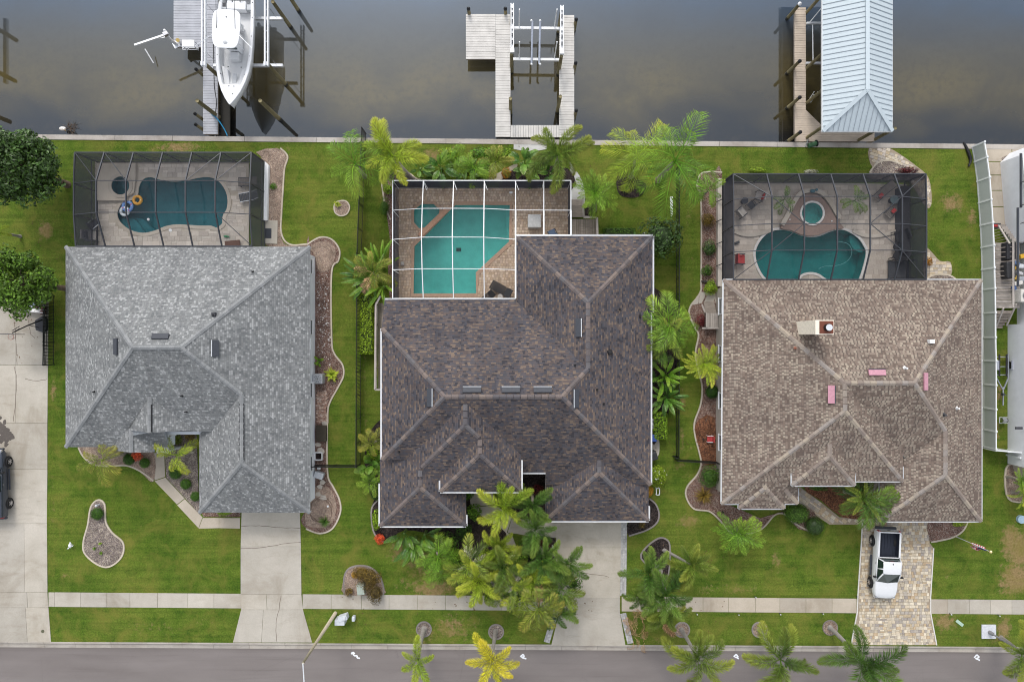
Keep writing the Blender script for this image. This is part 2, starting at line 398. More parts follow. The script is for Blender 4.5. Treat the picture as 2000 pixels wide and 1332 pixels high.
def mat_asphalt():
    t = NT('asphalt'); p = t.pos()
    c = t.ramp(t.noise(t.mapping(p, (0.25, 1.0, 1)), 0.5, 5, 0.6), [(0.3, (0.172, 0.152, 0.145)), (0.7, (0.215, 0.192, 0.184))])
    c = t.mix(1.0, c, t.ramp(t.noise(p, 26, 3, 0.8), [(0.3, (0.82,) * 3), (0.7, (1.15,) * 3)]), 'MULTIPLY')
    c = t.mix(t.mrange(t.noise(t.mapping(p, (0.1, 3.0, 1)), 1.2, 4, 0.6), 0.55, 0.75, 0, 0.35), c, (0.12, 0.105, 0.10))
    sy = t.new('SeparateXYZ'); t.link(p, sy.inputs[0]); yy = t.math('ADD', sy.outputs[1], t.math('MULTIPLY', sy.outputs[0], .0052))
    for yc in (-27.6, -29.3): c = t.mix(t.math('MULTIPLY', t.mrange(t.math('ABSOLUTE', t.math('SUBTRACT', yy, yc)), .45, .1, 0, .28), t.noise(p, .4, 3)), c, (0.24, 0.215, 0.205))
    c = t.mix(t.mrange(yy, -26.65, -26.2, 0, .35), c, (0.10, 0.085, 0.075))
    c = t.mix(t.mrange(t.voro(p, .33, 'Distance', 'DISTANCE_TO_EDGE'), .006, .002, 0, .12), c, (0.09, 0.08, 0.078))
    c = t.mix(t.mrange(t.noise(p, .55, 5, .7), .66, .74, 0, .5), c, (0.10, 0.09, 0.088))
    t.bump(t.noise(p, 60, 3, 0.8), 0.4, 0.01)
    MATS['asphalt'] = t.done(c, 0.9, spec=0.2)
mat_asphalt()
def mat_wood(name, a, b, sc_=(1, 12, 12), var=.2):
    t = NT(name); p = t.objc(); oi = t.new('ObjectInfo')
    c = t.ramp(t.noise(t.mapping(p, sc_), 2.5, 5, 0.6), [(0.3, a), (0.7, b)])
    c = t.mix(1.0, c, t.ramp(oi.outputs['Random'], [(0, (1 - var,) * 3), (1, (1 + var * .7,) * 3)]), 'MULTIPLY')
    c = t.mix(1.0, c, t.ramp(t.noise(t.pos(), 1.2, 4, 0.6), [(0.3, (0.85,) * 3), (0.7, (1.1,) * 3)]), 'MULTIPLY')
    MATS[name] = t.done(c, 0.75, spec=0.25); return MATS[name]

white = plain('white_paint', (0.78, 0.79, 0.80), 0.45, var=0.05)
alum = plain('aluminium', (0.72, 0.74, 0.77), 0.35, 0.35, 0.06)
bronze = plain('bronze_frame', (0.055, 0.058, 0.068), 0.45, 0.2, 0.1)
black = plain('black_metal', (0.018, 0.018, 0.02), 0.45, 0.2)
rubber = plain('rubber', (0.02, 0.02, 0.022), 0.8)
dark = plain('dark_grey', (0.05, 0.052, 0.06), 0.6)
chrome = plain('chrome', (0.6, 0.6, 0.62), 0.2, 0.9)
glass = plain('dark_glass', (0.015, 0.03, 0.028), 0.06, 0.0, spec=0.6)
stucco_l = plain('stucco_pale_grey', (0.80, 0.84, 0.88), 0.85, bump=0.2, var=0.06, scale=1.5)
stucco_m = plain('stucco_cream', (0.52, 0.49, 0.44), 0.85, bump=0.2, var=0.06, scale=1.5)
stucco_r = plain('stucco_beige', (0.46, 0.42, 0.37), 0.85, bump=0.2, var=0.08, scale=1.5)
stucco_w = plain('stucco_white', (0.74, 0.75, 0.78), 0.85, bump=0.2, var=0.05, scale=1.5)
conc = mat_concrete('concrete', (0.44, 0.41, 0.36), (0.53, 0.495, 0.44))
conc_old = mat_concrete('concrete_old', (0.42, 0.39, 0.34), (0.52, 0.485, 0.43), (0.24, 0.195, 0.145), 0.5)
conc_new = mat_concrete('concrete_walk', (0.45, 0.40, 0.335), (0.52, 0.46, 0.385), (0.3, 0.25, 0.19), 0.25)
conc_cap = mat_concrete('concrete_cap', (0.36, 0.33, 0.305), (0.50, 0.47, 0.44), (0.18, 0.15, 0.13), 0.7)
kerb_m = mat_concrete('kerb_concrete', (0.37, 0.34, 0.31), (0.47, 0.44, 0.40), (0.16, 0.13, 0.12), 0.6)
travert = mat_concrete('travertine_trim', (0.46, 0.42, 0.37), (0.56, 0.51, 0.45), (0.35, 0.3, 0.25), 0.2)
edging_m = mat_concrete('edging_pale', (0.46, 0.41, 0.34), (0.56, 0.50, 0.41), (0.25, 0.2, 0.14), 0.5)
edging_g = mat_concrete('edging_grey', (0.22, 0.20, 0.19), (0.32, 0.29, 0.275), (0.12, 0.1, 0.1), 0.5)
pieces = mat_pieces('paving_pieces')
pieces_soft = mat_pieces('tile_pieces', 0.6, 0.15, 0.15)
piling_m = mat_wood('piling_timber', (0.17, 0.145, 0.075), (0.29, 0.25, 0.14), (6, 6, 1))
plank_g = mat_wood('deck_plank_grey', (0.39, 0.40, 0.43), (0.47, 0.48, 0.52), var=.06)
plank_w = mat_wood('deck_plank_pale', (0.58, 0.56, 0.53), (0.64, 0.615, 0.58), var=.03)
plank_b = mat_wood('deck_plank_beige', (0.50, 0.42, 0.34), (0.58, 0.49, 0.40), var=.06)
wood_old = mat_wood('weathered_wood', (0.20, 0.17, 0.145), (0.36, 0.31, 0.265))
wood_rail = mat_wood('weathered_rail', (0.34, 0.30, 0.27), (0.46, 0.42, 0.38))
sh_l = mat_shingle('shingle_grey', [(0.163, 0.170, 0.173), (0.192, 0.199, 0.202), (0.215, 0.222, 0.225), (0.239, 0.244, 0.247), (0.204, 0.209, 0.209), (0.270, 0.275, 0.276), (0.361, 0.367, 0.369)], 0.165, 0.15, (0.10, 0.104, 0.107), 0.45, ((0.93, 0.93, 0.93), (1.05, 1.05, 1.04)))
sh_m = mat_shingle('shingle_brown', [(0.052, 0.051, 0.060), (0.083, 0.079, 0.088), (0.102, 0.084, 0.083), (0.078, 0.079, 0.094), (0.122, 0.100, 0.092), (0.091, 0.084, 0.092), (0.171, 0.134, 0.110)], 0.22, 0.14, (0.035, 0.033, 0.036), 0.5, ((0.8, 0.8, 0.82), (1.18, 1.12, 1.06)), False)
sh_r = mat_shingle('shingle_tan', [(0.150, 0.117, 0.098), (0.196, 0.153, 0.128), (0.241, 0.196, 0.163), (0.301, 0.255, 0.209), (0.251, 0.203, 0.168), (0.337, 0.289, 0.235)], 0.27, 0.17, (0.085, 0.068, 0.060), 0.75, ((0.88, 0.86, 0.86), (1.1, 1.08, 1.05)), True, True)
mulch_red = mat_mulch('mulch_red', [(0.15, 0.085, 0.065), (0.22, 0.125, 0.095), (0.10, 0.06, 0.05), (0.30, 0.21, 0.17), (0.19, 0.115, 0.095), (0.34, 0.28, 0.24)], 22)
mulch_rust = mat_mulch('mulch_rust', [(0.20, 0.085, 0.045), (0.13, 0.06, 0.035), (0.26, 0.125, 0.07), (0.09, 0.045, 0.03)], 14)
mulch_black = mat_mulch('mulch_black', [(0.028, 0.022, 0.020), (0.045, 0.034, 0.031), (0.018, 0.015, 0.015), (0.065, 0.05, 0.045)], 14)
gravel_t = mat_mulch('gravel_tan', [(0.36, 0.27, 0.21), (0.28, 0.205, 0.165), (0.44, 0.35, 0.28), (0.20, 0.15, 0.125), (0.33, 0.24, 0.18)], 22)
gravel_m = mat_mulch('gravel_mixed', [(0.24, 0.195, 0.165), (0.13, 0.105, 0.10), (0.38, 0.33, 0.28), (0.19, 0.155, 0.15), (0.30, 0.25, 0.20)], 20)
scr_roof = mat_screen('screen_mesh', (0.05, 0.052, 0.062), 0.80)
scr_wall = mat_screen('screen_mesh_wall', (0.075, 0.077, 0.09), 0.22)
scr_roof_c = mat_screen('screen_mesh_clear', (0.06, 0.06, 0.07), 0.92)
scr_wall_m = mat_screen('screen_mesh_wall_dark', (0.045, 0.048, 0.066), 0.14)

lf_fox = mat_leaf('frond_fox_green', (0.034, 0.085, 0.012), (0.115, 0.190, 0.020), (0.40, 0.40, 0.05), 0.7)
lf_lime = mat_leaf('frond_lime', (0.13, 0.235, 0.014), (0.28, 0.37, 0.025), (0.54, 0.52, 0.06), 0.7)
lf_yel = mat_leaf('frond_yellow', (0.36, 0.40, 0.02), (0.58, 0.54, 0.03), (0.66, 0.52, 0.05), 0.7)
lf_dark = mat_leaf('frond_dark', (0.018, 0.066, 0.010), (0.066, 0.155, 0.018), (0.26, 0.32, 0.045), 0.6)
lf_queen = mat_leaf('frond_bright', (0.062, 0.17, 0.012), (0.15, 0.28, 0.022), (0.32, 0.40, 0.045), 0.7)
lf_olive = mat_leaf('frond_olive', (0.075, 0.125, 0.012), (0.18, 0.225, 0.025), (0.42, 0.33, 0.06), 0.7)
lf_dry = mat_leaf('frond_dry', (0.30, 0.16, 0.075), (0.48, 0.31, 0.17), (0.5, 0.36, 0.22), 0.6, 0.8, 0.1, 0.1)
lf_silver = mat_leaf('flower_stalk_silver', (0.36, 0.36, 0.27), (0.58, 0.54, 0.44), None, 0, 0.7, 0.1, 0.1)
lf_band = mat_leaf('paddle_leaf', (0.035, 0.115, 0.018), (0.13, 0.26, 0.03), (0.38, 0.36, 0.06), 0.35, 0.35, 0.45, 0.3)
lf_shrub = mat_leaf('shrub_green', (0.022, 0.075, 0.010), (0.085, 0.17, 0.018))
lf_tree = mat_leaf('tree_dark_green', (0.016, 0.046, 0.009), (0.058, 0.115, 0.020), None, 0, 0.4, 0.45)
lf_lawnball = mat_leaf('shrub_clipped', (0.022, 0.078, 0.006), (0.065, 0.15, 0.012))
lf_limeh = mat_leaf('hedge_lime', (0.12, 0.24, 0.010), (0.27, 0.37, 0.022))
lf_croton = mat_leaf('croton_bronze', (0.060, 0.045, 0.014), (0.20, 0.13, 0.022))
lf_orange = mat_leaf('croton_orange', (0.36, 0.13, 0.015), (0.50, 0.30, 0.03))
lf_red = mat_leaf('leaf_burgundy', (0.07, 0.012, 0.014), (0.19, 0.035, 0.035))
lf_ixora = mat_leaf('flower_red', (0.62, 0.055, 0.02), (0.75, 0.14, 0.045))
lf_tree2 = mat_leaf('tree_mid_green', (0.055, 0.125, 0.012), (0.17, 0.26, 0.025))
trunk_m = plain('palm_trunk', (0.30, 0.26, 0.22), 0.85, var=0.25, scale=5, bump=0.5)
trunk_g = plain('palm_trunk_grey', (0.27, 0.25, 0.23), 0.85, var=0.2, scale=5, bump=0.5)
bark = plain('bark', (0.13, 0.095, 0.07), 0.9, var=0.3, scale=5, bump=0.6)
shaft_m = plain('crownshaft', (0.16, 0.24, 0.06), 0.5, var=0.2)
# ================================================================ the setting
def seaY(x): return 17.10 - 0.0101 * x            # canal face of the sea wall
def kerbY(x): return -25.72 - 0.0052 * x          # lawn edge at the street
WATER = -1.25
m = MB(); m.add([(-420, -420, -3.2), (420, -420, -3.2), (420, 420, -3.2), (-420, 420, -3.2)], [(0, 1, 2, 3)])
struct('ground', m, gravel_t)
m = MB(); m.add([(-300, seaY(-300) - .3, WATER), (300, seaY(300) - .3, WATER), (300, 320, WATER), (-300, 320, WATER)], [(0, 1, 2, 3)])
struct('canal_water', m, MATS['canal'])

# footprints where the lawn gives way to raised decks and houses
DECK_L = [P(196, 322), P(478, 322), P(478, 520), P(196, 520)]
DECK_M = [P(777, 372), P(1109, 372), P(1109, 640), P(777, 640)]
DECK_R = [P(1410, 358), P(1765, 366), P(1765, 600), P(1410, 600)]
HOLES = [[(q.x, q.y) for q in d] for d in (DECK_L, DECK_M, DECK_R)]

DRY = [(350, 288, 48, 11, .8), (300, 292, 20, 8, .5), (440, 280, 20, 8, .35), (535, 305, 46, 26, .5), (88, 450, 17, 20, .85), (106, 765, 7, 26, .8), (104, 690, 6, 14, .4), (100, 930, 10, 60, .3), (104, 1010, 10, 60, .35), (128, 1126, 14, 10, .5),
       (785, 1080, 36, 26, .62), (830, 1100, 55, 45, .55), (845, 1150, 50, 20, .8), (800, 1140, 40, 25, .45), (880, 1225, 42, 32, .6), (830, 1245, 30, 18, .5), (920, 1215, 30, 20, .4), (905, 1240, 18, 14, .5),
       (1345, 1018, 24, 14, .75), (1335, 780, 8, 24, .7), (1330, 850, 8, 40, .6), (1340, 880, 14, 10, .55), (1330, 910, 22, 12, .5), (1345, 930, 14, 14, .4), (1345, 420, 12, 40, .4), (1350, 520, 12, 60, .35),
       (1860, 397, 26, 22, .75), (1838, 398, 12, 10, .5), (1897, 425, 11, 22, .75), (1895, 460, 10, 18, .4), (1912, 520, 5, 40, .5), (1975, 1050, 22, 30, .85), (1992, 1075, 24, 42, .95), (1965, 1075, 14, 30, .6), (1985, 1130, 36, 34, .9), (1960, 1150, 18, 18, .6),
       (1845, 1214, 27, 18, .8), (1960, 1228, 18, 26, .8), (1940, 1250, 16, 12, .5), (1515, 1095, 13, 32, .55), (1440, 1150, 60, 12, .5), (1380, 1150, 30, 12, .5), (1670, 1155, 8, 8, .5), (1850, 1125, 9, 7, .5), (1822, 1090, 5, 8, .45),
       (850, 302, 30, 13, .75), (885, 290, 14, 10, .5), (940, 300, 40, 14, .4), (960, 290, 20, 10, .35), (1400, 290, 40, 8, .3), (1480, 296, 20, 7, .35), (1810, 290, 40, 8, .35), (745, 390, 12, 8, .5), (1245, 860, 8, 14, .5), (1245, 395, 20, 10, .3),
       (710, 720, 4, 120, .55), (714, 830, 3, 60, .5), (712, 900, 10, 5, .5), (1290, 1250, 24, 10, .5), (1230, 1190, 14, 20, .3), (270, 1030, 8, 7, .5), (700, 1240, 40, 16, .3), (300, 1225, 90, 18, .35), (400, 1215, 30, 14, .35), (1875, 780, 10, 60, .8), (1890, 790, 20, 120, .3),
       (1948, 770, 10, 30, .8), (1945, 840, 10, 30, .85), (1950, 900, 14, 10, .5)]
DRYW = [(*P(a, b).xy, c / SC, d / SC, s) for a, b, c, d, s in DRY]
NX, NY, XA, XB = 340, 100, -85.0, 85.0
vs, fs, dry = [], [], []
for j in range(NY + 1):
    for i in range(NX + 1):
        x = XA + (XB - XA) * i / NX; y0 = kerbY(x); y1 = seaY(x) - 0.3; y = y0 + (y1 - y0) * j / NY
        vs.append((x, y, 0.006 * math.sin(x * .9 + y * .4) * math.sin(y * .7) if 0 < j < NY else 0.0))
        d = 0.0
        for (a, b, c, e, s) in DRYW:
            q = ((x - a) / c) ** 2 + ((y - b) / e) ** 2
            if q < 3: d = max(d, s * math.exp(-q * 0.9))
        dry.append(d)
for j in range(NY):
    for i in range(NX):
        a = j * (NX + 1) + i; cx = (vs[a][0] + vs[a + 1][0]) / 2; cy = (vs[a][1] + vs[a + NX + 1][1]) / 2
        if any(inside(cx, cy, h) for h in HOLES): continue
        fs.append((a, a + 1, a + NX + 2, a + NX + 1))
me = bpy.data.meshes.new('lawn'); me.from_pydata(vs, [], fs); me.materials.append(MATS['grass'])
at = me.attributes.new('dry', 'FLOAT', 'POINT'); at.data.foreach_set('value', dry)
me.polygons.foreach_set('use_smooth', [True] * len(me.polygons))
tag(place('lawn', me), kind='structure')

# sea wall: face + cap stones
wall = MB(); wall.prism([(-85, seaY(-85) - .28), (85, seaY(85) - .28), (85, seaY(85) - .02), (-85, seaY(-85) - .02)], -3.1, -0.06)
sw = struct('sea_wall', wall, conc_cap)
x = -85.0; k = 0
while x < 85:
    L = 6.1 if k % 3 else 4.9; x2 = min(85, x + L); g = 0.012
    mb = MB(); mb.prism([(x + g, seaY(x) - .42), (x2 - g, seaY(x2) - .42), (x2 - g, seaY(x2)), (x + g, seaY(x))], -0.10, 0.055)
    mb.build('cap_stone', conc_cap, sw, bevel=0.012); x = x2; k += 1

# street, kerb, far verge
m = MB(); m.prism([(-150, kerbY(-150) - .50), (150, kerbY(150) - .50), (150, -35.5), (-150, -34.2)], -0.4, -0.115, False)
road = struct('road', m, MATS['asphalt'])
m = MB(); m.prism([(-150, -34.6), (150, -35.9), (150, -110), (-150, -110)], -0.4, -0.02, False); struct('lawn_far_verge', m, MATS['grass'])
kerb = thing('kerb', 'kerb', 'kerb'); del kerb['label']; del kerb['category']; kerb['kind'] = 'structure'
x = -75.0; k = 0
cuts = []
while x < 75:
    x2 = x + (3.05 if k % 4 else 2.6); g = .008
    for s, nm in ((0, 'kerb_stone'), (1, 'gutter_pan')):
        mb = MB()
        if s == 0:
            a, b = (.0, -.17)
            pr = [(x + g, x2 - g)]
            y = lambda q, o: kerbY(q) + o
            mb.loft([[(q, y(q, .0), -.3), (q, y(q, .0), .03), (q, y(q, -.13), .03), (q, y(q, -.17), -.095), (q, y(q, -.17), -.3)] for q in (x + g, x2 - g)], False, True, True)
        else:
            mb.loft([[(q, kerbY(q) - .172, -.3), (q, kerbY(q) - .172, -.10), (q, kerbY(q) - .53, -.108), (q, kerbY(q) - .53, -.3)] for q in (x + g, x2 - g)], False, True, True)
        mb.build(nm, kerb_m, kerb)
    x = x2; k += 1

def slab(parent, name, pts, mat, z=0.03, depth=0.15, bevel=0.012, shrink=0.012):
    q = [Vector((p[0], p[1])) for p in pts]; c = sum(q, Vector((0, 0))) / len(q)
    q = [p + (c - p).normalized() * shrink for p in q]
    return MB().prism(q, z - depth, z).build(name, mat, parent, bevel=bevel)
def setting(name):
    o = bpy.data.objects.new(name, None); col.objects.link(o); o['kind'] = 'structure'; return o
def lerp(a, b, t): return (a[0] + (b[0] - a[0]) * t, a[1] + (b[1] - a[1]) * t)

# sidewalk: slabs between the drives
side = setting('sidewalk')
def walk_y(px): return 1156 + (px - 95) * (1171 - 1156) / 1905     # upper edge
def walk_run(xs, mat):
    for a, b in zip(xs[:-1], xs[1:]):
        slab(side, 'sidewalk_slab', PL([(a, walk_y(a)), (b, walk_y(b)), (b, walk_y(b) + 28.5), (a, walk_y(a) + 28.5)]), mat)
walk_run([-700, -640, -580, -520, -460, -400, -340, -280, -220, -160, -100], conc)
walk_run([95, 107, 158, 209, 254, 308, 366, 418, 471], conc)
walk_run([591, 647, 706, 760, 815, 870, 925, 980, 1030, 1076], conc)
walk_run([1214, 1262, 1318, 1373, 1423, 1475, 1523, 1574, 1625, 1673], conc_new)
walk_run([1817, 1851], conc_new); walk_run([1851, 1893, 1934, 1976, 2020, 2070, 2120, 2170, 2220, 2270], conc)

def drive(name, rows, mat):
    """rows: list of (left px, right px, y px) from top to bottom; a slab between each two, split at given fractions"""
    d = setting(name)
    for (l0, r0, y0, sp), (l1, r1, y1, _) in zip(rows[:-1], rows[1:]):
        fr = [0] + list(sp) + [1]
        for a, b in zip(fr[:-1], fr[1:]):
            t0, t1 = (l0 + (r0 - l0) * a, l0 + (r0 - l0) * b); u0, u1 = (l1 + (r1 - l1) * a, l1 + (r1 - l1) * b)
            slab(d, 'drive_slab', PL([(t0, y0), (t1, y0), (u1, y1), (u0, y1)]), mat, z=0.034)
    return d
d1 = drive('driveway_neighbour', [(-130, 95, 585, (.35, .72)), (-130, 94, 713, (.35, .72)), (-130, 93, 826, (.4,)), (-130, 93, 916, (.4,)), (-130, 92, 1022, (.5, .8)), (-130, 93, 1156, (.5, .82)), (-130, 95, 1186, (.5, .8)), (-130, 100, 1253, ())], conc_old)
d2 = drive('driveway_grey_house', [(472, 586, 995, ()), (470, 588, 1067, ()), (470, 589, 1160, (.42,)), (471, 592, 1190, (.36,)), (455, 610, 1254, ())], conc)
d3 = drive('driveway_brown_house', [(1086, 1215, 1010, ()), (1086, 1213, 1069, ()), (1086, 1211, 1167, ()), (1092, 1211, 1196, ()), (1076, 1222, 1261, ())], conc_old)
# cracks and tar lines in the drives
crk = MB()
for pts in ([(472, 1027), (500, 1026), (540, 1029), (586, 1031)], [(470, 1070), (510, 1069), (550, 1062), (588, 1058)], [(549, 1163), (545, 1190), (540, 1215), (540, 1252)], [(28, 716), (33, 740), (30, 790), (27, 822)], [(22, 580), (25, 610), (30, 640), (33, 690), (34, 712)], [(1136, 1118), (1160, 1121), (1190, 1126)], [(50, 740), (70, 744), (92, 741)], [(55, 620), (60, 650), (68, 660)]):
    q = smooth(PL(pts), 5, False); q = [p + Vector((rnd.uniform(-.03, .03), rnd.uniform(-.03, .03))) for p in q]
    crk.strip(q, 0.035, 0.03, 0.0385)
tag(crk.build('drive_crack', plain('crack_tar', (0.13, 0.10, 0.08), 0.9), d2), kind='stuff')

# pavers as single stones, one mesh for each apron (their colours are stored stone by stone)
def pave(name, poly, z, sizes, palette, mat, parent=None, holes=(), rz=0.0, joint=0.012, th=0.05, seed=1, stagger=0.5, jitter=0.0):
    r = random.Random(seed); m = MB(); m.c = []
    ca, sa = math.cos(rz), math.sin(rz); loc = lambda p: (p[0] * ca + p[1] * sa, -p[0] * sa + p[1] * ca)
    lp = [loc(p) for p in poly]; x0 = min(p[0] for p in lp); x1 = max(p[0] for p in lp); y0 = min(p[1] for p in lp); y1 = max(p[1] for p in lp)
    y = y0
    while y < y1:
        h = r.choice(sizes)[1]; x = x0 - r.random() * 0.4
        while x < x1:
            s = r.choice(sizes); w_ = s[0]; hh = h
            subs = [(x, y, w_, hh)] if not (jitter and r.random() < jitter) else [(x, y, w_, hh * .5), (x, y + hh * .5, w_, hh * .5)]
            for (a, b, c_, e) in subs:
                cs = [(a + joint, b + joint), (a + c_ - joint, b + joint), (a + c_ - joint, b + e - joint), (a + joint, b + e - joint)]
                wc = [(p[0] * ca - p[1] * sa, p[0] * sa + p[1] * ca) for p in cs]
                if all(inside(p[0], p[1], poly) for p in wc) and not any(inside(p[0], p[1], ho) for p in wc for ho in holes):
                    dz = r.uniform(-.004, .004); o = m.add([(p[0], p[1], z - th) for p in wc] + [(p[0], p[1], z + dz) for p in wc], [])
                    m.f += [(o + 4, o + 5, o + 6, o + 7)] + [(o + k, o + (k + 1) % 4, o + 4 + (k + 1) % 4, o + 4 + k) for k in range(4)]
                    q = r.choice(palette); f = r.uniform(.86, 1.12); m.c += [(q[0] * f, q[1] * f, q[2] * f)] * 8
            x += w_
        y += h
    o = m.build(name, mat, parent); o['kind'] = 'stuff'; return o
STONE = [(0.55, 0.47, 0.345), (0.60, 0.53, 0.42), (0.50, 0.40, 0.27), (0.42, 0.375, 0.32), (0.52, 0.45, 0.35), (0.46, 0.35, 0.23), (0.63, 0.56, 0.44), (0.37, 0.33, 0.295), (0.57, 0.485, 0.365), (0.48, 0.42, 0.34)]
dr = setting('driveway_tan_house')
poly = PL([(1684, 1006), (1818, 1006), (1816, 1060), (1823, 1070), (1817, 1165), (1817, 1195), (1829, 1259), (1662, 1259), (1674, 1195), (1675, 1165)])
MB().prism(poly, -.1, 0.012).build('sand_bed', plain('sand', (0.33, 0.27, 0.20), 0.9), dr)
pave('paver_field', poly, 0.04, [(.30, .26), (.23, .26), (.36, .26), (.19, .26)], STONE, pieces, dr, seed=3, jitter=.22)
for pts in ([(1684, 1020), (1682, 1060), (1675, 1165), (1674, 1195), (1662, 1259)], [(1823, 1070), (1817, 1165), (1817, 1195), (1829, 1259)]):
    MB().strip(PL(pts), .09, -.05, .055).build('edge_band', plain('edge_white', (0.62, 0.60, 0.56), 0.8), dr)
# granite side bands of the middle drive
for pts in ([(1219, 1019), (1217, 1168)], [(1217, 1197), (1232, 1259)], [(1088, 1185), (1066, 1259)], [(1084, 1055), (1083, 1075)]):
    a, b = [P(*q).xy for q in pts]; n = max(2, int((b - a).length / .24)); dd = (b - a).normalized(); nn = Vector((-dd.y, dd.x))
    m = MB(); m.c = []
    for i in range(n):
        for s in (-1, 0, 1):
            c = a + dd * ((i + .5) * .24) + nn * (s * .17 + (0.0)); r_ = rnd.uniform(.34, .52)
            m.box((c.x, c.y, -.02), (.225, .16, .13), math.atan2(dd.y, dd.x)); m.c += [(r_, r_ * .98, r_ * .96)] * 8
    o = m.build('granite_band', pieces, d3); o['kind'] = 'stuff'

# front paths
path1 = setting('path_grey_house')
for q in ([(300, 884), (321, 884), (323, 931), (302, 938)], [(302, 939), (323, 932), (361, 973), (346, 985)], [(346, 986), (361, 974), (396, 1010), (388, 1031)], [(388, 1032), (396, 1011), (428, 1011), (428, 1031)], [(428, 1031), (428, 1011), (469, 1011), (469, 1032)]):
    slab(path1, 'path_slab', PL(q), conc_new, z=.032)
path2 = setting('path_brown_house')
for q in ([(900, 958), (960, 955), (968, 985), (915, 990)], [(918, 991), (968, 986), (1000, 1010), (990, 1040), (960, 1022)], [(1000, 1011), (1086, 1018), (1088, 1050), (1050, 1050), (1010, 1042), (991, 1040)], [(978, 1034), (1000, 1044), (1010, 1070), (988, 1070)]):
    slab(path2, 'path_slab', PL(q), conc_old, z=.032)
path3 = setting('path_tan_house')
poly = PL([(1562, 950), (1575, 960), (1600, 978), (1640, 1010), (1690, 1008), (1690, 1024), (1620, 1024), (1558, 983), (1556, 960)])
MB().prism(poly, -.1, .012).build('sand_bed', MATS['sand'], path3); pave('paver_field', poly, .038, [(.34, .30), (.26, .30), (.42, .30)], STONE, pieces, path3, seed=5, rz=R(-35), jitter=.2)
path4 = setting('path_canal_side')
poly = [v for v in smooth(PL([(1697, 290), (1730, 288), (1755, 300), (1790, 325), (1812, 345), (1819, 375), (1818, 402), (1806, 402), (1770, 345), (1740, 330), (1705, 328)]), 4)]
MB().prism(poly, -.1, .012).build('sand_bed', MATS['sand'], path4); pave('paver_field', poly, .038, [(.34, .26), (.26, .26), (.45, .26)], STONE[:4] + [(0.5, 0.44, 0.38)], pieces, path4, seed=6, rz=R(-20), jitter=.2)
poly = smooth(PL([(1806, 486), (1820, 493), (1836, 510), (1856, 512), (1858, 536), (1840, 537), (1806, 545)]), 3)
MB().prism(poly, -.1, .012).build('sand_bed', MATS['sand'], path4); pave('paver_field', poly, .038, [(.34, .26), (.26, .26), (.45, .26)], STONE[:4] + [(0.5, 0.44, 0.38)], pieces, path4, seed=8, jitter=.2)
path5 = setting('path_dock')
for q in ([(1003, 277), (1068, 278), (1068, 292), (1036, 298), (1003, 292)],):
    slab(path5, 'path_slab', PL(q), mat_concrete('concrete_pale', (.47, .47, .47), (.58, .58, .57)), z=.03)
poly = smooth(PL([(1112, 318), (1122, 330), (1136, 352), (1143, 385), (1140, 402), (1116, 402), (1116, 350)]), 3); MB().prism(poly, -.1, .03).build('path_slab', MATS['concrete_pale'], path5)
poly = smooth(PL([(1003, 322), (1010, 326), (990, 345), (975, 352), (930, 352), (960, 345)]), 3); MB().prism(poly, -.1, .03).build('path_slab', edging_m, path5)
# neighbour walk at the far right + boat pad
path6 = setting('path_white_house')
for y0, y1, a, b in ((288, 316, 1926, 1975), (317, 342, 1930, 1962), (343, 372, 1932, 1960), (373, 404, 1935, 1962), (405, 440, 1936, 1964), (288, 316, 1976, 2040)):
    slab(path6, 'path_slab', PL([(a, y0), (b, y0), (b + 2, y1), (a + 2, y1)]), conc_new, z=.03)

# planting beds
def bed(name, label, px, mat, edge=None, closed=True, n=4, ew=.13, z=.035, cat='planting bed', edge_px=None):
    pts = smooth(PL(px), n) if n > 1 else [Vector(p) for p in PL(px)]
    c = sum(pts, Vector((0, 0))) / len(pts)
    t = thing(name, label, cat, (c.x, c.y, 0))
    bm = bmesh.new(); vsb = [bm.verts.new((p.x, p.y, z)) for p in pts]; f = bm.faces.new(vsb); bmesh.ops.triangulate(bm, faces=[f])
    bmesh.ops.subdivide_edges(bm, edges=bm.edges[:], cuts=3, use_grid_fill=True)
    for v in bm.verts: v.co.z = z + rnd.uniform(0, .03)
    bmesh.ops.recalc_face_normals(bm, faces=bm.faces)
    if sum(f.normal.z for f in bm.faces) < 0: bmesh.ops.reverse_faces(bm, faces=bm.faces)
    bm.verts.index_update(); mb = MB(); mb.add([v.co for v in bm.verts], [[v.index for v in f.verts] for f in bm.faces]); bm.free()
    mb.build('mulch' if 'mulch' in mat.name else 'gravel', mat, t, True)
    if edge:
        e = smooth(PL(edge_px), 5, False) if edge_px else pts
        MB().strip(e, ew, -.05, .075, closed=edge_px is None).build('edging', edge, t)
    return t
bed('planting_bed', 'teardrop bed of mixed gravel with pale edging in the grey house front lawn', [(178, 990), (192, 976), (205, 985), (207, 1018), (220, 1040), (240, 1058), (241, 1080), (228, 1098), (208, 1107), (185, 1098), (165, 1078), (164, 1055), (172, 1025)], gravel_m, edging_m)
bed('planting_bed', 'narrow gravel bed along the front wall left of the grey house porch', [(154, 870), (165, 892), (185, 906), (215, 910), (250, 909), (275, 922), (300, 940), (299, 880), (240, 868), (190, 862)], gravel_t, edging_m, edge_px=[(154, 874), (164, 892), (184, 907), (215, 910), (248, 909), (275, 920), (300, 938)])
bed('gravel_patch', 'pale gravel rounding the corner at the canal end of the grey side bed', [(606, 484), (625, 472), (646, 475), (656, 490), (652, 512), (640, 530), (622, 528), (616, 500)], gravel_t, None, n=3, z=.07, cat='gravel')
bed('gravel_patch', 'pale sandy patch with a coiled hose in the grey garage corner bed', [(606, 960), (640, 950), (656, 978), (656, 1002), (640, 1028), (606, 1028), (596, 1012)], gravel_t, None, n=3, z=.06, cat='gravel')
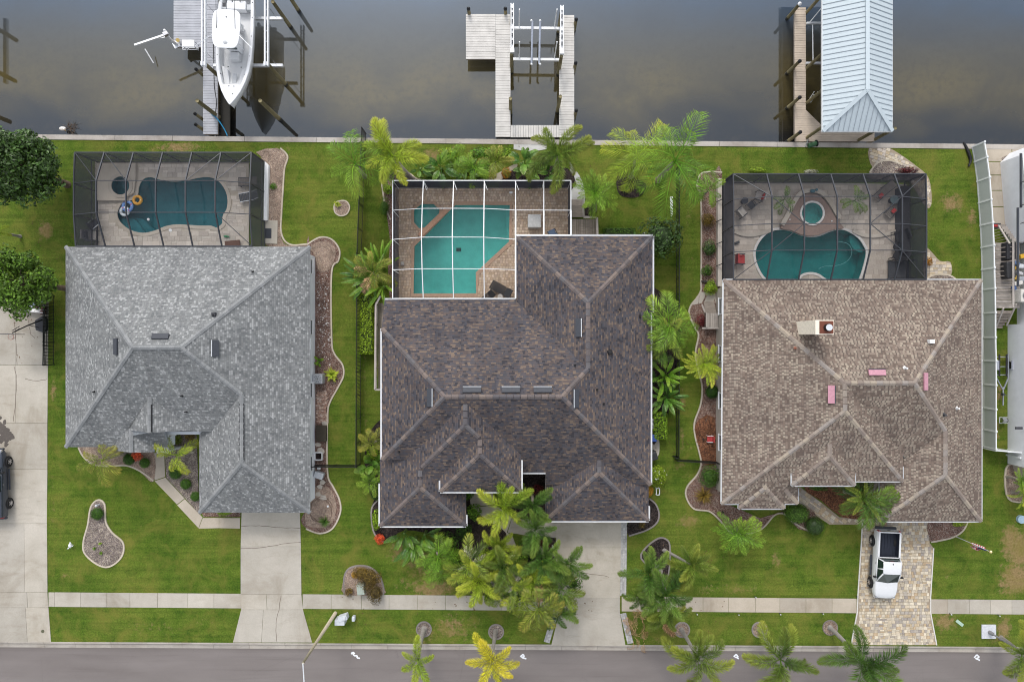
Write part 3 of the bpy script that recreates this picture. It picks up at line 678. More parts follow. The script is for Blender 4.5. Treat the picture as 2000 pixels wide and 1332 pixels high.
bed('planting_bed', 'dark gravel bed between the grey house path and its garage wing', [(325, 840), (384, 838), (390, 1000), (390, 1004), (362, 972), (325, 932), (322, 884), (318, 860)], gravel_m, None, n=1)
bed('planting_bed', 'strip of mulch under the grey garage eave beside the drive', [(392, 996), (470, 996), (470, 1009), (398, 1009)], mulch_red, None, n=1)
bed('planting_bed', 'tan gravel bed beside the grey house pool cage', [(500, 298), (540, 290), (560, 300), (563, 312), (556, 330), (553, 370), (550, 420), (548, 455), (555, 475), (570, 480), (600, 478), (610, 480), (520, 480), (522, 330)], gravel_t, edging_m, n=2, edge_px=[(548, 290), (562, 306), (556, 330), (553, 370), (550, 420), (549, 450), (556, 470), (572, 479), (600, 477)])
bed('planting_bed', 'long wavy mulch bed along the grey house side wall', [(600, 478), (625, 465), (648, 468), (662, 488), (661, 508), (648, 530), (648, 560), (648, 660), (652, 690), (668, 712), (670, 732), (660, 755), (645, 785), (640, 810), (639, 880), (641, 930), (650, 950), (662, 975), (664, 1000), (650, 1030), (625, 1040), (600, 1032), (588, 1015), (600, 990), (606, 940), (606, 500)], mulch_red, edging_m, n=3, edge_px=[(600, 478), (625, 464), (648, 468), (663, 488), (661, 510), (648, 532), (648, 660), (653, 690), (669, 712), (671, 734), (660, 757), (644, 787), (640, 812), (639, 880), (641, 930), (651, 950), (663, 975), (665, 1000), (650, 1031), (625, 1041), (598, 1032)])
bed('mulch_patch', 'dark red mulch patch in the grey house side bed above the air conditioner', [(617, 535), (640, 540), (645, 660), (650, 692), (655, 720), (640, 740), (612, 735), (612, 600)], mulch_red, None, n=3, z=.05, cat='mulch')
bed('planting_bed', 'small ring of pale gravel with a lime plant in the lawn by the black fence', [(660, 394), (675, 393), (683, 404), (678, 418), (666, 422), (655, 416), (653, 402)], gravel_t, edging_m, ew=.1)
bed('planting_bed', 'horseshoe bed with bronze croton hedge by the sidewalk', [(673, 1160), (672, 1130), (680, 1110), (700, 1104), (722, 1107), (740, 1122), (749, 1145), (748, 1160)], gravel_t, edging_g, n=3, edge_px=[(673, 1161), (672, 1130), (680, 1111), (700, 1104), (722, 1107), (740, 1122), (749, 1145), (749, 1161)])
bed('planting_bed', 'black mulch bed around the front of the brown house', [(727, 985), (726, 1015), (730, 1040), (745, 1055), (760, 1055), (790, 1035), (850, 1045), (890, 1070), (960, 1080), (985, 1065), (988, 1040), (960, 1020), (920, 990), (905, 950), (760, 960)], mulch_black, edging_g, n=3, edge_px=[(740, 975), (727, 990), (726, 1015), (731, 1040), (745, 1056), (762, 1055), (775, 1045)])
bed('planting_bed', 'black mulch bed in the brown house entry recess under palms', [(1015, 920), (1068, 918), (1070, 1005), (1030, 1010), (990, 985), (975, 965)], mulch_black, None, n=2)
bed('planting_bed', 'dark mulch island between the brown house path and drive', [(1010, 1075), (1030, 1050), (1084, 1050), (1085, 1090), (1060, 1130), (1020, 1140), (960, 1130), (940, 1100), (980, 1080)], mulch_black, None, n=2)
bed('planting_bed', 'gravel strip under the palm thicket beside the brown house sidewalk', [(890, 1080), (950, 1075), (1010, 1080), (1080, 1100), (1085, 1150), (1040, 1165), (930, 1160), (890, 1140)], mulch_black, None, n=3, z=.032)
bed('planting_bed', 'dark mulch wedge at the garage corner of the brown house', [(1227, 1018), (1260, 1015), (1262, 975), (1278, 978), (1287, 1000), (1284, 1020), (1262, 1034), (1228, 1046)], mulch_black, edging_g, n=3, edge_px=[(1268, 973), (1281, 985), (1287, 1004), (1282, 1021), (1262, 1035), (1228, 1046)])
bed('planting_bed', 'arched bed of dark mulch with grey edging right of the brown house drive', [(1252, 1090), (1262, 1068), (1285, 1051), (1300, 1052), (1308, 1065), (1307, 1110), (1300, 1132), (1285, 1120)], mulch_black, edging_g, n=3)
bed('planting_bed', 'black mulch ring of spiky plants in the canal lawn under the queen palms', [(1206, 345), (1222, 336), (1245, 350), (1262, 362), (1255, 380), (1235, 387), (1212, 382), (1204, 365)], mulch_black, None)
bed('planting_bed', 'black mulch bed above the brown house pool cage', [(755, 352), (770, 335), (800, 345), (825, 352), (860, 356), (860, 372), (755, 372)], mulch_black, edging_m, n=3, edge_px=[(772, 334), (800, 340), (815, 350), (840, 354)])
bed('planting_bed', 'dark mulch bed between the curved path and the brown house pool cage', [(985, 345), (1010, 330), (1060, 325), (1110, 330), (1116, 372), (985, 372)], mulch_black, None, n=3)
bed('planting_bed', 'mulch strip along the left side of the white framed pool cage', [(748, 352), (766, 352), (782, 380), (782, 590), (762, 590), (758, 520), (762, 470), (752, 400), (745, 370)], mulch_red, edging_m, n=2, edge_px=[(746, 358), (752, 400), (763, 430)])
bed('planting_bed', 'dark bed beside the wooden deck stairs of the brown house', [(1142, 388), (1165, 400), (1166, 424), (1142, 424)], mulch_black, None, n=1)
bed('planting_bed', 'dark planting strip between the brown house side wall and the lawn', [(1262, 580), (1310, 590), (1330, 640), (1325, 700), (1310, 760), (1300, 830), (1262, 860)], mulch_black, None, n=3)
bed('planting_bed', 'dark planting strip on the black fence side of the brown house', [(742, 820), (720, 850), (712, 900), (722, 960), (742, 985), (760, 985), (760, 820)], mulch_black, None, n=3)
bed('planting_bed', 'long red gravel bed with wavy pale edging along the tan house', [(1395, 337), (1410, 337), (1412, 548), (1412, 980), (1560, 990), (1590, 1000), (1600, 1035), (1560, 1033), (1530, 1003), (1515, 1004), (1490, 1030), (1460, 1043), (1430, 1040), (1405, 1015), (1385, 998), (1355, 993), (1340, 968), (1342, 950), (1362, 925), (1370, 900), (1364, 880), (1356, 850), (1356, 825), (1368, 790), (1372, 760), (1362, 715), (1360, 680), (1365, 650), (1356, 635), (1345, 615), (1350, 595), (1368, 570), (1368, 540), (1369, 400), (1361, 365), (1370, 340)], mulch_red, edging_m, n=2, edge_px=[(1410, 337), (1372, 338), (1361, 362), (1369, 395), (1369, 540), (1367, 572), (1349, 597), (1346, 615), (1357, 640), (1364, 655), (1358, 690), (1364, 725), (1371, 755), (1368, 790), (1356, 825), (1357, 850), (1365, 882), (1369, 905), (1361, 927), (1342, 950), (1340, 970), (1355, 993), (1385, 998), (1405, 1015), (1425, 1038), (1437, 1042), (1465, 1041), (1490, 1030), (1512, 1006), (1530, 1003), (1550, 1020), (1575, 1034), (1590, 1036)])
bed('mulch_patch', 'rust coloured mulch by the tan house wall under the white lawn chair', [(1356, 838), (1366, 818), (1395, 815), (1398, 905), (1372, 903), (1362, 872)], mulch_rust, None, n=2, z=.055, cat='mulch')
bed('planting_bed', 'mulch bed between the stone path and the tan house entry', [(1568, 948), (1700, 940), (1720, 1000), (1700, 1012), (1645, 1010), (1605, 978)], mulch_rust, None, n=2)
bed('planting_bed', 'quarter round mulch bed at the garage corner of the tan house', [(1815, 1005), (1888, 1010), (1888, 1025), (1870, 1043), (1845, 1053), (1816, 1057)], mulch_red, edging_m, n=2, edge_px=[(1890, 1018), (1880, 1036), (1862, 1048), (1840, 1054), (1818, 1058)])
bed('planting_bed', 'pebble bed with burgundy plants above the tan house pool cage', [(1700, 336), (1712, 320), (1735, 314), (1765, 324), (1795, 338), (1800, 352), (1700, 350)], gravel_m, edging_m, n=3, edge_px=[(1698, 338), (1712, 320), (1735, 314), (1760, 322)])
bed('planting_bed', 'small pebble bed at the roof corner beside the stone landing', [(1810, 545), (1825, 537), (1850, 537), (1865, 545), (1865, 552), (1812, 552)], gravel_m, edging_m, n=3)
bed('planting_bed', 'gravel bed by the white house corner near its gate', [(1964, 915), (1985, 905), (2030, 910), (2030, 970), (1985, 980), (1965, 965)], gravel_t, edging_m, n=3)
bed('planting_bed', 'pebble half moon at the top of the white house walk', [(1955, 310), (1985, 299), (2020, 297), (2020, 320), (1975, 318)], gravel_m, None, n=3)
# tree rings at the street
for (a, b, mt, ed, lb) in ((828, 1228, gravel_m, edging_g, 'grey kerbed tree ring around the leftmost street palm'), (969, 1233, gravel_m, edging_g, 'grey kerbed tree ring behind the yellow street palm'), (1332, 1229, gravel_t, edging_g, 'tan gravel tree ring beside the fallen brown frond'), (1483, 1229, gravel_t, edging_g, 'tan gravel tree ring under the middle of the three big street palms'), (1621, 1225, gravel_t, edging_g, 'tan gravel tree ring by the paver drive')):
    t = thing('tree_ring', lb, 'tree ring', P(a, b), 'tree rings along the street')
    MB().prism(circle(P(a, b).xy, .60, 26), -.04, .03).build('gravel', mt, t)
    MB().strip(circle(P(a, b).xy, .62, 26), .11 if b != 1225 else .06, -.05, .08, True).build('edging', ed, t)
# brick patch, stepping stones and rocks beside the grey house
pat = thing('brick_patio', 'small patch of old red bricks beside the grey house wall', 'patio', P(628, 790, 0))
poly = PL([(616, 764), (641, 762), (642, 826), (617, 826)]); MB().prism(poly, -.05, .035).build('sand_base', MATS['sand'], pat)
pave('brick_field', poly, .07, [(.21, .11)], [(0.42, .27, .20), (.50, .36, .28), (.36, .22, .17), (.55, .43, .36)], pieces, pat, seed=12)
for a, b, r_, l in ((626, 878, 0, 'middle of three pale flagstones above the white planter box'), (622, 868, .5, 'upper of three pale flagstones above the white planter box'), (630, 882, 1.2, 'lower of three pale flagstones above the white planter box'), (626, 950, .4, 'second flagstone below the grey storage bin'), (622, 965, 1.0, 'flagstone closest to the coiled hose, wall side'), (630, 942, .2, 'first flagstone below the grey storage bin'), (632, 972, .8, 'flagstone at the edge of the coiled hose, lawn side'), (634, 826, .3, 'single white slab at the foot of the red brick patch')):
    q = P(a, b); n = 5; pts = [(q.x + .32 * rnd.uniform(.6, 1.1) * math.cos(r_ + 2 * math.pi * k / n), q.y + .28 * rnd.uniform(.6, 1.1) * math.sin(r_ + 2 * math.pi * k / n)) for k in range(n)]
    o = MB().prism(pts, -.02, .09 + .02 * rnd.random()).build('stepping_stone', travert, bevel=.015)
    tag(o, l, 'stone', 'flagstones beside the grey house')
mr = MB()
for k in range(130):
    q = P(rnd.uniform(620, 646), rnd.choice([rnd.uniform(530, 720), rnd.uniform(560, 680)])); s = rnd.uniform(.025, .07)
    mr.ball((q.x, q.y, .07), s, 5, 3, (1, rnd.uniform(.6, 1), .6))
tag(mr.build('white_pebbles', plain('white_stone', (.72, .70, .68), .7)), 'white landscaping pebbles strewn over the grey house side bed', 'pebbles', kind='stuff')
# ================================================================ houses
CAPM = {}
def cap_mats(key, cols):
    CAPM[key] = [plain('cap_%s_%s' % (key, 'abcdef'[i]), c, .92, var=.15, scale=12, bump=.3) for i, c in enumerate(cols)]
cap_mats('grey', [(0.212, 0.219, 0.224), (0.230, 0.237, 0.242), (0.203, 0.210, 0.215), (0.254, 0.260, 0.264)])
cap_mats('brown', [(0.124, 0.106, 0.104), (0.162, 0.132, 0.123), (0.103, 0.095, 0.102), (0.124, 0.117, 0.123), (0.189, 0.151, 0.132)])
cap_mats('tan', [(0.302, 0.257, 0.216), (0.254, 0.211, 0.181), (0.281, 0.248, 0.225), (0.346, 0.292, 0.232), (0.232, 0.189, 0.162)])
def cap_mesh(mat):
    mb = MB(); w_, l, d, e = .165, .24, .075, .03
    mb.loft([[(-l, -w_, -d), (-l, 0, 0), (-l, w_, -d)], [(l, -w_ * 1.05, -d + e), (l, 0, e), (l, w_ * 1.05, -d + e)]])
    mb.add([(l, -w_ * 1.05, -d + e), (l, 0, e), (l, w_ * 1.05, -d + e), (l, w_, -d - .02), (l, 0, -.01), (l, -w_, -d - .02)], [(0, 1, 4, 5), (1, 2, 3, 4)])
    return mb.mesh('ridge_cap', mat)
CAPME = {k: [cap_mesh(q) for q in v] for k, v in CAPM.items()}

def plane_z(f, x, y):
    a, b, c = Vector(f[0]), Vector(f[1]), Vector(f[2]); n = (b - a).cross(c - a)
    if abs(n.z) < 1e-6:
        c = Vector(f[3]); n = (b - a).cross(c - a)
    return a.z - (n.x * (x - a.x) + n.y * (y - a.y)) / n.z
class Roof:
    def __init__(s, faces): s.faces = faces
    def z(s, x, y):
        q = [plane_z(f, x, y) for f in s.faces if inside(x, y, f)]
        return max(q) if q else 3.3
    def at(s, px, py):
        z = 4.5
        for _ in range(12): p = P(px, py, z); z = s.z(p.x, p.y)
        return P(px, py, z)
    def face_at(s, x, y):
        best = None
        for f in s.faces:
            if inside(x, y, f):
                z = plane_z(f, x, y)
                if best is None or z > best[0]: best = (z, f)
        a, b, c = [Vector(q) for q in best[1][:3]]; n = (b - a).cross(c - a).normalized()
        return n if n.z > 0 else -n
def hip(x0, x1, yf, yn, z0, p, open_n=True, front=True):
    """hip roof block: ridge along Y, hipped at the front (yf), open at the north end yn (runs into the main roof)"""
    h = (x1 - x0) / 2; xr = (x0 + x1) / 2; zr = z0 + p * h
    A = (xr, yf + h, zr); B = (xr, yn, zr)
    return [[(x0, yf, z0), (x1, yf, z0), A], [(x1, yf, z0), (x1, yn, z0), B, A], [(x0, yn, z0), (x0, yf, z0), A, B]]
def build_roof(root, roof, mat, fascia_mat, th=.17):
    m = MB(); m.uv = []
    for k, f in enumerate(roof.faces):
        pts = [Vector(q) for q in f]; n = (pts[1] - pts[0]).cross(pts[2] - pts[0]).normalized()
        if n.z < 0: pts = pts[::-1]; n = -n
        up = (Vector((0, 0, 1)) - n * n.z).normalized(); ax = up.cross(n)
        o = m.add(pts, [tuple(range(len(pts)))]); m.uv += [(q.dot(ax) + k * 3.7, q.dot(up)) for q in pts]
    ro = m.build('roof', mat, root)
    e = MB()                              # underside and fascia, a board below each roof plane
    for f in roof.faces:
        n = len(f); a = sum(f[i][0] * f[(i + 1) % n][1] - f[(i + 1) % n][0] * f[i][1] for i in range(n))
        g = f if a > 0 else f[::-1]
        o = e.add([(q[0], q[1], q[2] - .02) for q in g] + [(q[0], q[1], q[2] - th) for q in g], [])
        e.f += [tuple(o + n + i for i in range(n - 1, -1, -1))] + [(o + i, o + n + i, o + n + (i + 1) % n, o + (i + 1) % n) for i in range(n)]
    sub('fascia', e, fascia_mat, ro)
    return ro
def caps(ro, key, segs, sp=.46, w=1.0):
    r = random.Random(len(segs))
    for a, b in segs:
        a, b = Vector(a), Vector(b); L = (b - a).length
        if b.z < a.z: a, b = b, a
        d = (a - b).normalized(); n = max(1, int(L / sp)); yv = Vector((0, 0, 1)).cross(d).normalized(); zv = d.cross(yv)
        M = Matrix((d, yv, zv)).transposed().to_4x4()
        for i in range(n):
            p = b + (a - b) * ((i + .5) / n)
            o = bpy.data.objects.new('ridge_cap', r.choice(CAPME[key])); col.objects.link(o); o.parent = ro
            o.matrix_local = Matrix.Translation(p + zv * .035) @ M @ Matrix.Diagonal((1, w, 1, 1))
def gutter(root, segs, mat=white, wd=.13, drop=.02):
    for a, b in segs:
        a, b = Vector(a), Vector(b); d = (b - a).normalized(); L = (b - a).length
        up = Vector((0, 0, 1)); s = up.cross(d).normalized()            # points away from the house when walked clockwise seen from above
        m = MB(); prof = [(0.0, 0.0), (0.0, -.12), (.09, -.12), (wd, -.02), (wd, 0.0), (wd - .02, 0.0), (.08, -.10), (.02, -.10), (.02, 0.0)]
        m.loft([[q + s * (x - .01) + up * (y - drop) for x, y in prof] for q in (a, b)], True, True, True)
        m.build('gutter', mat, root)
def vent_box(root, roof, px, py, wpx, hpx, mat, lip=None):
    p = roof.at(px, py); n = roof.face_at(p.x, p.y); k = m_per_px(p.z)
    L, W = wpx * k, hpx * k
    ax = Vector((1, 0, 0)); ax = (ax - n * ax.dot(n)).normalized(); ay = n.cross(ax)
    m = MB(); hgt = .13; c = p + n * .02
    low = Vector((n.x, n.y, 0)).normalized()
    vs = []
    for zz in (0, 1):
        for sx, sy in ((-1, -1), (1, -1), (1, 1), (-1, 1)):
            q = c + ax * (sx * L / 2) + ay * (sy * W / 2)
            hh = hgt * (1.0 + .6 * ((ax * sx * L / 2 + ay * sy * W / 2).normalized().dot(low)))
            vs.append(q + n * (zz * hh))
    m.add(vs, [(3, 2, 1, 0), (4, 5, 6, 7), (0, 1, 5, 4), (1, 2, 6, 5), (2, 3, 7, 6), (3, 0, 4, 7)])
    o = m.build('roof_vent', mat, root, bevel=.01)
    if lip:
        tt = (vs[6] + vs[7]) / 2 if abs(n.y) > abs(n.x) else ((vs[4] + vs[7]) / 2 if n.x > 0 else (vs[5] + vs[6]) / 2)
        e = MB()
        if abs(n.y) > abs(n.x): e.bar(vs[7] + n * .02, vs[6] + n * .02, .05, .04)
        else: e.bar(vs[4] + n * .02 if n.x > 0 else vs[5] + n * .02, vs[7] + n * .02 if n.x > 0 else vs[6] + n * .02, .05, .04)
        sub('flashing', e, lip, o)
def pipe_vent(root, roof, px, py, r_=.06, h=.3, mat=black):
    p = roof.at(px, py); m = MB(); m.tube([p - Vector((0, 0, .05)), p + Vector((0, 0, h))], r_, 8); m.tube([p + Vector((0, 0, -.03)), p + Vector((0, 0, .05))], [r_ * 2.4, r_ * 1.3], 8)
    m.build('vent_pipe', mat, root)
def walls(root, rects, mat, z0=-.1):
    for (x0, x1, y0, y1, zt) in rects:
        MB().box(((x0 + x1) / 2, (y0 + y1) / 2, (z0 + zt) / 2), (x1 - x0, y1 - y0, zt - z0)).build('wall', mat, root)
def window(root, c, nrm, wd, h):
    """window on a wall: c centre on the wall face, nrm outward (axis aligned)"""
    n = Vector(nrm); s = Vector((-n.y, n.x, 0)); c = Vector(c); up = Vector((0, 0, 1))
    fr = MB()
    for a, b in ((-1, 0), (1, 0)): fr.bar(c + s * (a * wd / 2) - up * h / 2 + n * .02, c + s * (a * wd / 2) + up * h / 2 + n * .02, .07, .07)
    for b in (-1, 0, 1): fr.bar(c - s * wd / 2 + up * (b * h / 2) + n * .022, c + s * wd / 2 + up * (b * h / 2) + n * .022, .06, .06)
    w_ = fr.build('window', white, root)
    g = MB(); q = [c + s * (a * wd / 2) + up * (b * h / 2) + n * .012 for a, b in ((-1, -1), (1, -1), (1, 1), (-1, 1))]; g.add(q, [(0, 1, 2, 3)]); sub('pane', g, glass, w_)
    sl = MB(); sl.bar(c - s * (wd / 2 + .08) - up * (h / 2 + .05) + n * .05, c + s * (wd / 2 + .08) - up * (h / 2 + .05) + n * .05, .1, .06); sub('sill', sl, white, w_)
def garage_door(root, x0, x1, y, h=2.2, mat=white):
    m = MB()
    for k in range(4): m.box(((x0 + x1) / 2, y - .03, h * (k + .5) / 4), (x1 - x0, .05, h / 4 - .02))
    m.build('garage_door', mat, root)

# ---------------------------------------------------------------- grey house (west)
EZ = 3.0; pt = .6
LX0, LX1 = P(128, 482, EZ).x, P(605, 484, EZ).x; LY1 = P(128, 482, EZ).y; LY0 = P(127, 873, EZ).y
hd = (LY1 - LY0) / 2; zr = EZ + pt * hd; yr = (LY1 + LY0) / 2
A, B = (LX0 + hd, yr, zr), (LX1 - hd, yr, zr)
WX0 = P(389, 1000, EZ).x; WY0 = P(389, 1001, EZ).y; hw = (LX1 - WX0) / 2; wr = (WX0 + LX1) / 2; wz = EZ + pt * hw
jx = wr; jy = LY0 + hw                                     # where the garage ridge leaves the main hip
LYn = LY0 + 1.35                                            # the recessed porch bay: the main front plane stops short of its eave here
def fpz(y): return EZ + pt * (y - LY0)
PX0, PX1 = P(225, 870, EZ).x, P(384, 840, EZ).x
facesL = [[(LX0, LY1, EZ), (LX1, LY1, EZ), B, A], [(LX0, LY0, EZ), (LX0, LY1, EZ), A],
          [(LX0, LY0, EZ), (P(330, 874, EZ).x, LY0, EZ), (P(330, 874, EZ).x, LYn, fpz(LYn)), (WX0 + hw * .999, LYn, fpz(LYn)), (jx, jy, wz), B, A],
          [(LX1, LY1, EZ), (LX1, LY0 - .0, EZ), (jx, jy, wz), B]]
wing = hip(WX0, LX1 - .004, WY0, jy, EZ - .004, pt)
wing[2] = [(WX0, LYn - .15, EZ - .004), (WX0, WY0, EZ - .004), (wr, WY0 + hw, wz - .004), (wr, jy, wz - .004)]
wing[2] = [(WX0, LY0 + 1.0, EZ - .004), (WX0, WY0, EZ - .004), (wr - .002, WY0 + hw, wz - .004), (wr - .002, jy + .3, wz - .004)]
facesL += wing
# entry gables: upper one over the door, lower one beside it
gx = P(291, 790, 5.6).x; g0 = P(250, 838, 3.6).x; g1 = P(384, 838, 3.2).x; gyf = P(291, 838, 3.4).y; gzr = 5.55
gyn = LY0 + (gzr - EZ) / pt
facesL += [[(gx, gyf, gzr), (gx, gyn, gzr), (g0 - .2, LY0 + .9, gzr - .62 * (gx - g0 + .2)), (g0 - .2, gyf, gzr - .62 * (gx - g0 + .2))],
           [(gx, gyn, gzr), (gx, gyf, gzr), (g1, gyf, gzr - .62 * (g1 - gx)), (g1, gyf + 1.5, gzr - .62 * (g1 - gx))]]
hx = P(256, 860, 4.1).x; h0 = P(224, 876, 3.0).x; h1 = P(309, 865, 2.6).x; hyf = P(256, 880, 3.2).y; hyn = P(256, 836, 4).y; hz = 4.15
facesL += [[(hx, hyf, hz), (hx, hyn, hz), (h0, hyn, hz - .55 * (hx - h0)), (h0, hyf, hz - .55 * (hx - h0))],
           [(hx, hyn, hz), (hx, hyf, hz), (h1, hyf - .1, hz - .62 * (h1 - hx)), (h1, hyn, hz - .62 * (h1 - hx))]]
roofL = Roof(facesL)
HL = thing('house', 'grey shingled hip roof house with blue grey walls and dark screened pool', 'house', ((LX0 + LX1) / 2, yr, 0))
rl = build_roof(HL, roofL, sh_l, plain('fascia_grey', (.42, .45, .48), .6))
apx = (wr, WY0 + hw, wz)
caps(rl, 'grey', [(A, (LX0, LY1, EZ)), (A, (LX0, LY0, EZ)), (A, B), (B, (LX1, LY1, EZ)), (B, (jx, jy, wz)), ((jx, jy, wz), apx), (apx, (WX0, WY0, EZ)), (apx, (LX1, WY0, EZ)), ((gx, gyn, gzr), (gx, gyf, gzr)), ((hx, hyn, hz), (hx, hyf, hz))], .42)
wl_x = P(616, 700).x
walls(HL, [(LX0 + .5, wl_x, LY0 + 1.0, LY1 - .45, EZ - .1), (WX0 + .45, wl_x - .003, WY0 + .5, LY0 + 1.2, EZ - .11)], stucco_l)
MB().prism([(wl_x - .3, WY0 + .5), (wl_x - .004, WY0 + .5), (wl_x - .004, LY1 - .45), (wl_x - .3, LY1 - .45)], EZ - .1, EZ + .05).build('frieze_board', white, HL)
# ridge ventilators (long dark slots beside the ridge lines of the two gables)
MB().bar((gx + .16, gyf + .05, gzr - .03), (gx + .16, gyn - .6, gzr - .03), .06, .12).build('ridge_vent', black, HL)
MB().bar((wr + .17, WY0 + hw + .3, wz - .05), (wr + .17, jy - .7, wz - .05), .05, .08).build('ridge_vent', black, HL)
MB().bar((wr - .17, WY0 + hw + .3, wz - .05), (wr - .17, jy - .7, wz - .05), .05, .08).build('ridge_vent', black, HL)
slate = plain('slate_vent', (.045, .05, .062), .6)
for q in ((228, 677, 10, 32), (314, 658, 33, 11), (420, 680, 13, 32)): vent_box(HL, roofL, *q, slate, alum if q[0] == 420 else None)
for q in ((419, 615), (185, 765), (356, 773), (364, 804), (494, 531)): pipe_vent(HL, roofL, *q, .07 if q[0] == 419 else .045, .3)
q = roofL.at(419, 614); MB().box((q.x, q.y, q.z + .15), (.34, .3, .28), 0, .85).build('roof_vent', dark, HL, bevel=.03)
# porch canopy, posts and door of the entry
pc = P(325, 860, 2.6)
MB().box((P(317, 860, 2.7).x, P(317, 862, 2.7).y, 2.62), (.95, 1.9, .14)).build('porch_beam', white, HL, bevel=.02)
MB().box((P(318, 883, 2.4).x, P(318, 881, 2.4).y, 1.2), (1.1, .14, 2.4)).build('porch_wall', white, HL, bevel=.02)
MB().prism(PL([(322, 856), (341, 849), (341, 868), (322, 874)], 1.6), 1.5, 1.6).build('entry_shutter', stucco_l, HL)
MB().box((P(332, 842, 2.5).x, P(332, 845, 2.5).y, 2.3), (.8, .5, .12)).build('porch_beam', white, HL)
MB().box((P(302, 870).x, P(302, 850).y, 1.05), (.95, .08, 2.1)).build('door', plain('door_white', (.6, .62, .65), .5), HL)
for yy in (524, 640, 760, 900): window(HL, (wl_x, P(616, yy).y, 1.5), (1, 0, 0), 1.2, 1.1)
garage_door(HL, P(472, 1000).x + .2, P(586, 1000).x - .2, WY0 + .5)
for yy in (530, 600, 700, 800): window(HL, (LX0 + .5, P(128, yy).y, 1.5), (-1, 0, 0), 1.2, 1.1)
for a, b in ((604, 672), (604, 800)):                      # pale downspout sections on the eave
    q = P(a, b, 2.9); MB().box((q.x + .03, q.y, 2.9), (.12, .9, .1)).build('gutter', stucco_l, HL)

# ---------------------------------------------------------------- brown house (middle)
RL, RR, NEj = (-5.04, -4.16, 7.07), (3.74, -4.16, 7.07), (5.79, -2.10, 6.05)
sp = lambda y: 9.15 + .5 * y
np_ = lambda y: 4.99 - .5 * y
facesM = [[(-10.2, 3.3, np_(3.3)), (.6, 3.3, np_(3.3)), NEj, RR, RL, (-10.2, .98, 4.5)],
          [(-10.2, -9.3, 4.5), (-10.2, .98, 4.5), RL],
          [(-10.2, -9.3, 4.5), (-3, -9.3, 4.5), (-3, -10.4, 3.95), (2.68, -10.4, 3.95), (2.68, -11.5, 3.4), (11.09, -11.5, 3.4), RR, RL],
          [(11.09, -11.5, 3.4), (11.09, 2.3, 3.4), (5.79, 2.3, 6.05), NEj, RR]]
bx0, bx1, byn, bz = .33, 11.26, 8.39, 3.4; bh = (bx1 - bx0) / 2; bxr = 5.79; bzr = 6.05; bA = (bxr, byn - bh, bzr)
facesM += [[(bx0, byn, bz), (bx1, byn, 3.315), bA][::-1], [(11.09, 2.3, 3.4), (bxr, 2.3, bzr), bA, (bx1, byn, 3.315), (bx1, 2.3, 3.315)], [(bx0, 1.2, bz), (bx0, byn, bz), bA, (bxr, -2.1, bzr)]]
facesM += hip(-10.56, -3.68, -14.78, -8.3, 3.4, .5)                                  # left front wing
gA = (-3.5, -6.3, 6.85)
facesM += [[(-3.5, -4.6, 6.85), (-8.5, -9.6, 4.35), (-8.5, -11.3, 4.35), gA], [gA, (-8.5, -11.3, 4.35), (-5, -11.3, 4.35), (-2.44, -7.36, 6.32)], [(-3.5, -4.6, 6.85), gA, (-2.44, -7.36, 6.32), (.7, -7.36, 4.75)]]
facesM += hip(-5.6, .72, -11.75, -7.0, 4.7, .5)                                      # raised entry roof
facesM += hip(2.68, 11.0, -14.47, -8.2, 3.0, .36)                                    # garage wing
roofM = Roof(facesM)
HM = thing('house', 'brown shingled house in the middle with white gutters and white framed pool cage', 'house', (0, -3, 0))
rm = build_roof(HM, roofM, sh_m, plain('fascia_white', (.62, .62, .64), .6))
wA = (6.84, -14.47 + 4.16, 3.0 + .36 * 4.16); fA = (-7.12, -14.78 + 3.44, 5.12); eA = (-2.44, -11.75 + 3.16, 6.28)
caps(rm, 'brown', [(RL, (-10.2, .98, 4.5)), (RL, (-10.2, -9.3, 4.5)), (RL, RR), (RR, NEj), (RR, (11.09, -11.5, 3.4)), (NEj, bA), (bA, (bx0, byn, bz)), (bA, (bx1, byn, 3.315)),
                   (fA, (-10.56, -14.78, 3.4)), (fA, (-3.68, -14.78, 3.4)), (fA, (-7.12, -9.9, 5.12)), (gA, (-7.0, -9.8, 5.1)), (gA, (-3.5, -4.7, 6.85)), (gA, (-2.5, -7.3, 6.35)), (eA, (-5.6, -11.75, 4.7)), (eA, (.72, -11.75, 4.7)), (eA, (-2.44, -7.4, 6.28)),
                   (wA, (2.68, -14.47, 3.0)), (wA, (11.0, -14.47, 3.0)), (wA, (6.84, -9.3, 4.5))], .5, 1.0)
gutter(HM, [((bx0 - .05, byn, bz), (bx1, byn, bz)), ((bx1, byn, 3.33), (bx1, 2.3, 3.33)), ((11.09, 2.3, 3.4), (11.09, -11.45, 3.4)), ((11.0, -13.3, 3.0), (11.0, -14.47, 3.0)), ((11.0, -14.47, 3.0), (2.68, -14.47, 3.0)),
            ((2.66, -10.4, 3.95), (.76, -10.4, 3.95)), ((.72, -9.3, 4.7), (.72, -11.75, 4.7)), ((.72, -11.75, 4.7), (-5.6, -11.75, 4.7)), ((-5.6, -11.75, 4.7), (-5.6, -10.9, 4.7)),
            ((-3.68, -13.9, 3.4), (-3.68, -14.78, 3.4)), ((-3.68, -14.78, 3.4), (-10.56, -14.78, 3.4)), ((-10.56, -14.78, 3.4), (-10.56, -11.4, 3.4)), ((-10.2, -9.25, 4.5), (-10.2, .98, 4.5)), ((-10.2, 3.3, 3.34), (.3, 3.3, 3.34))])
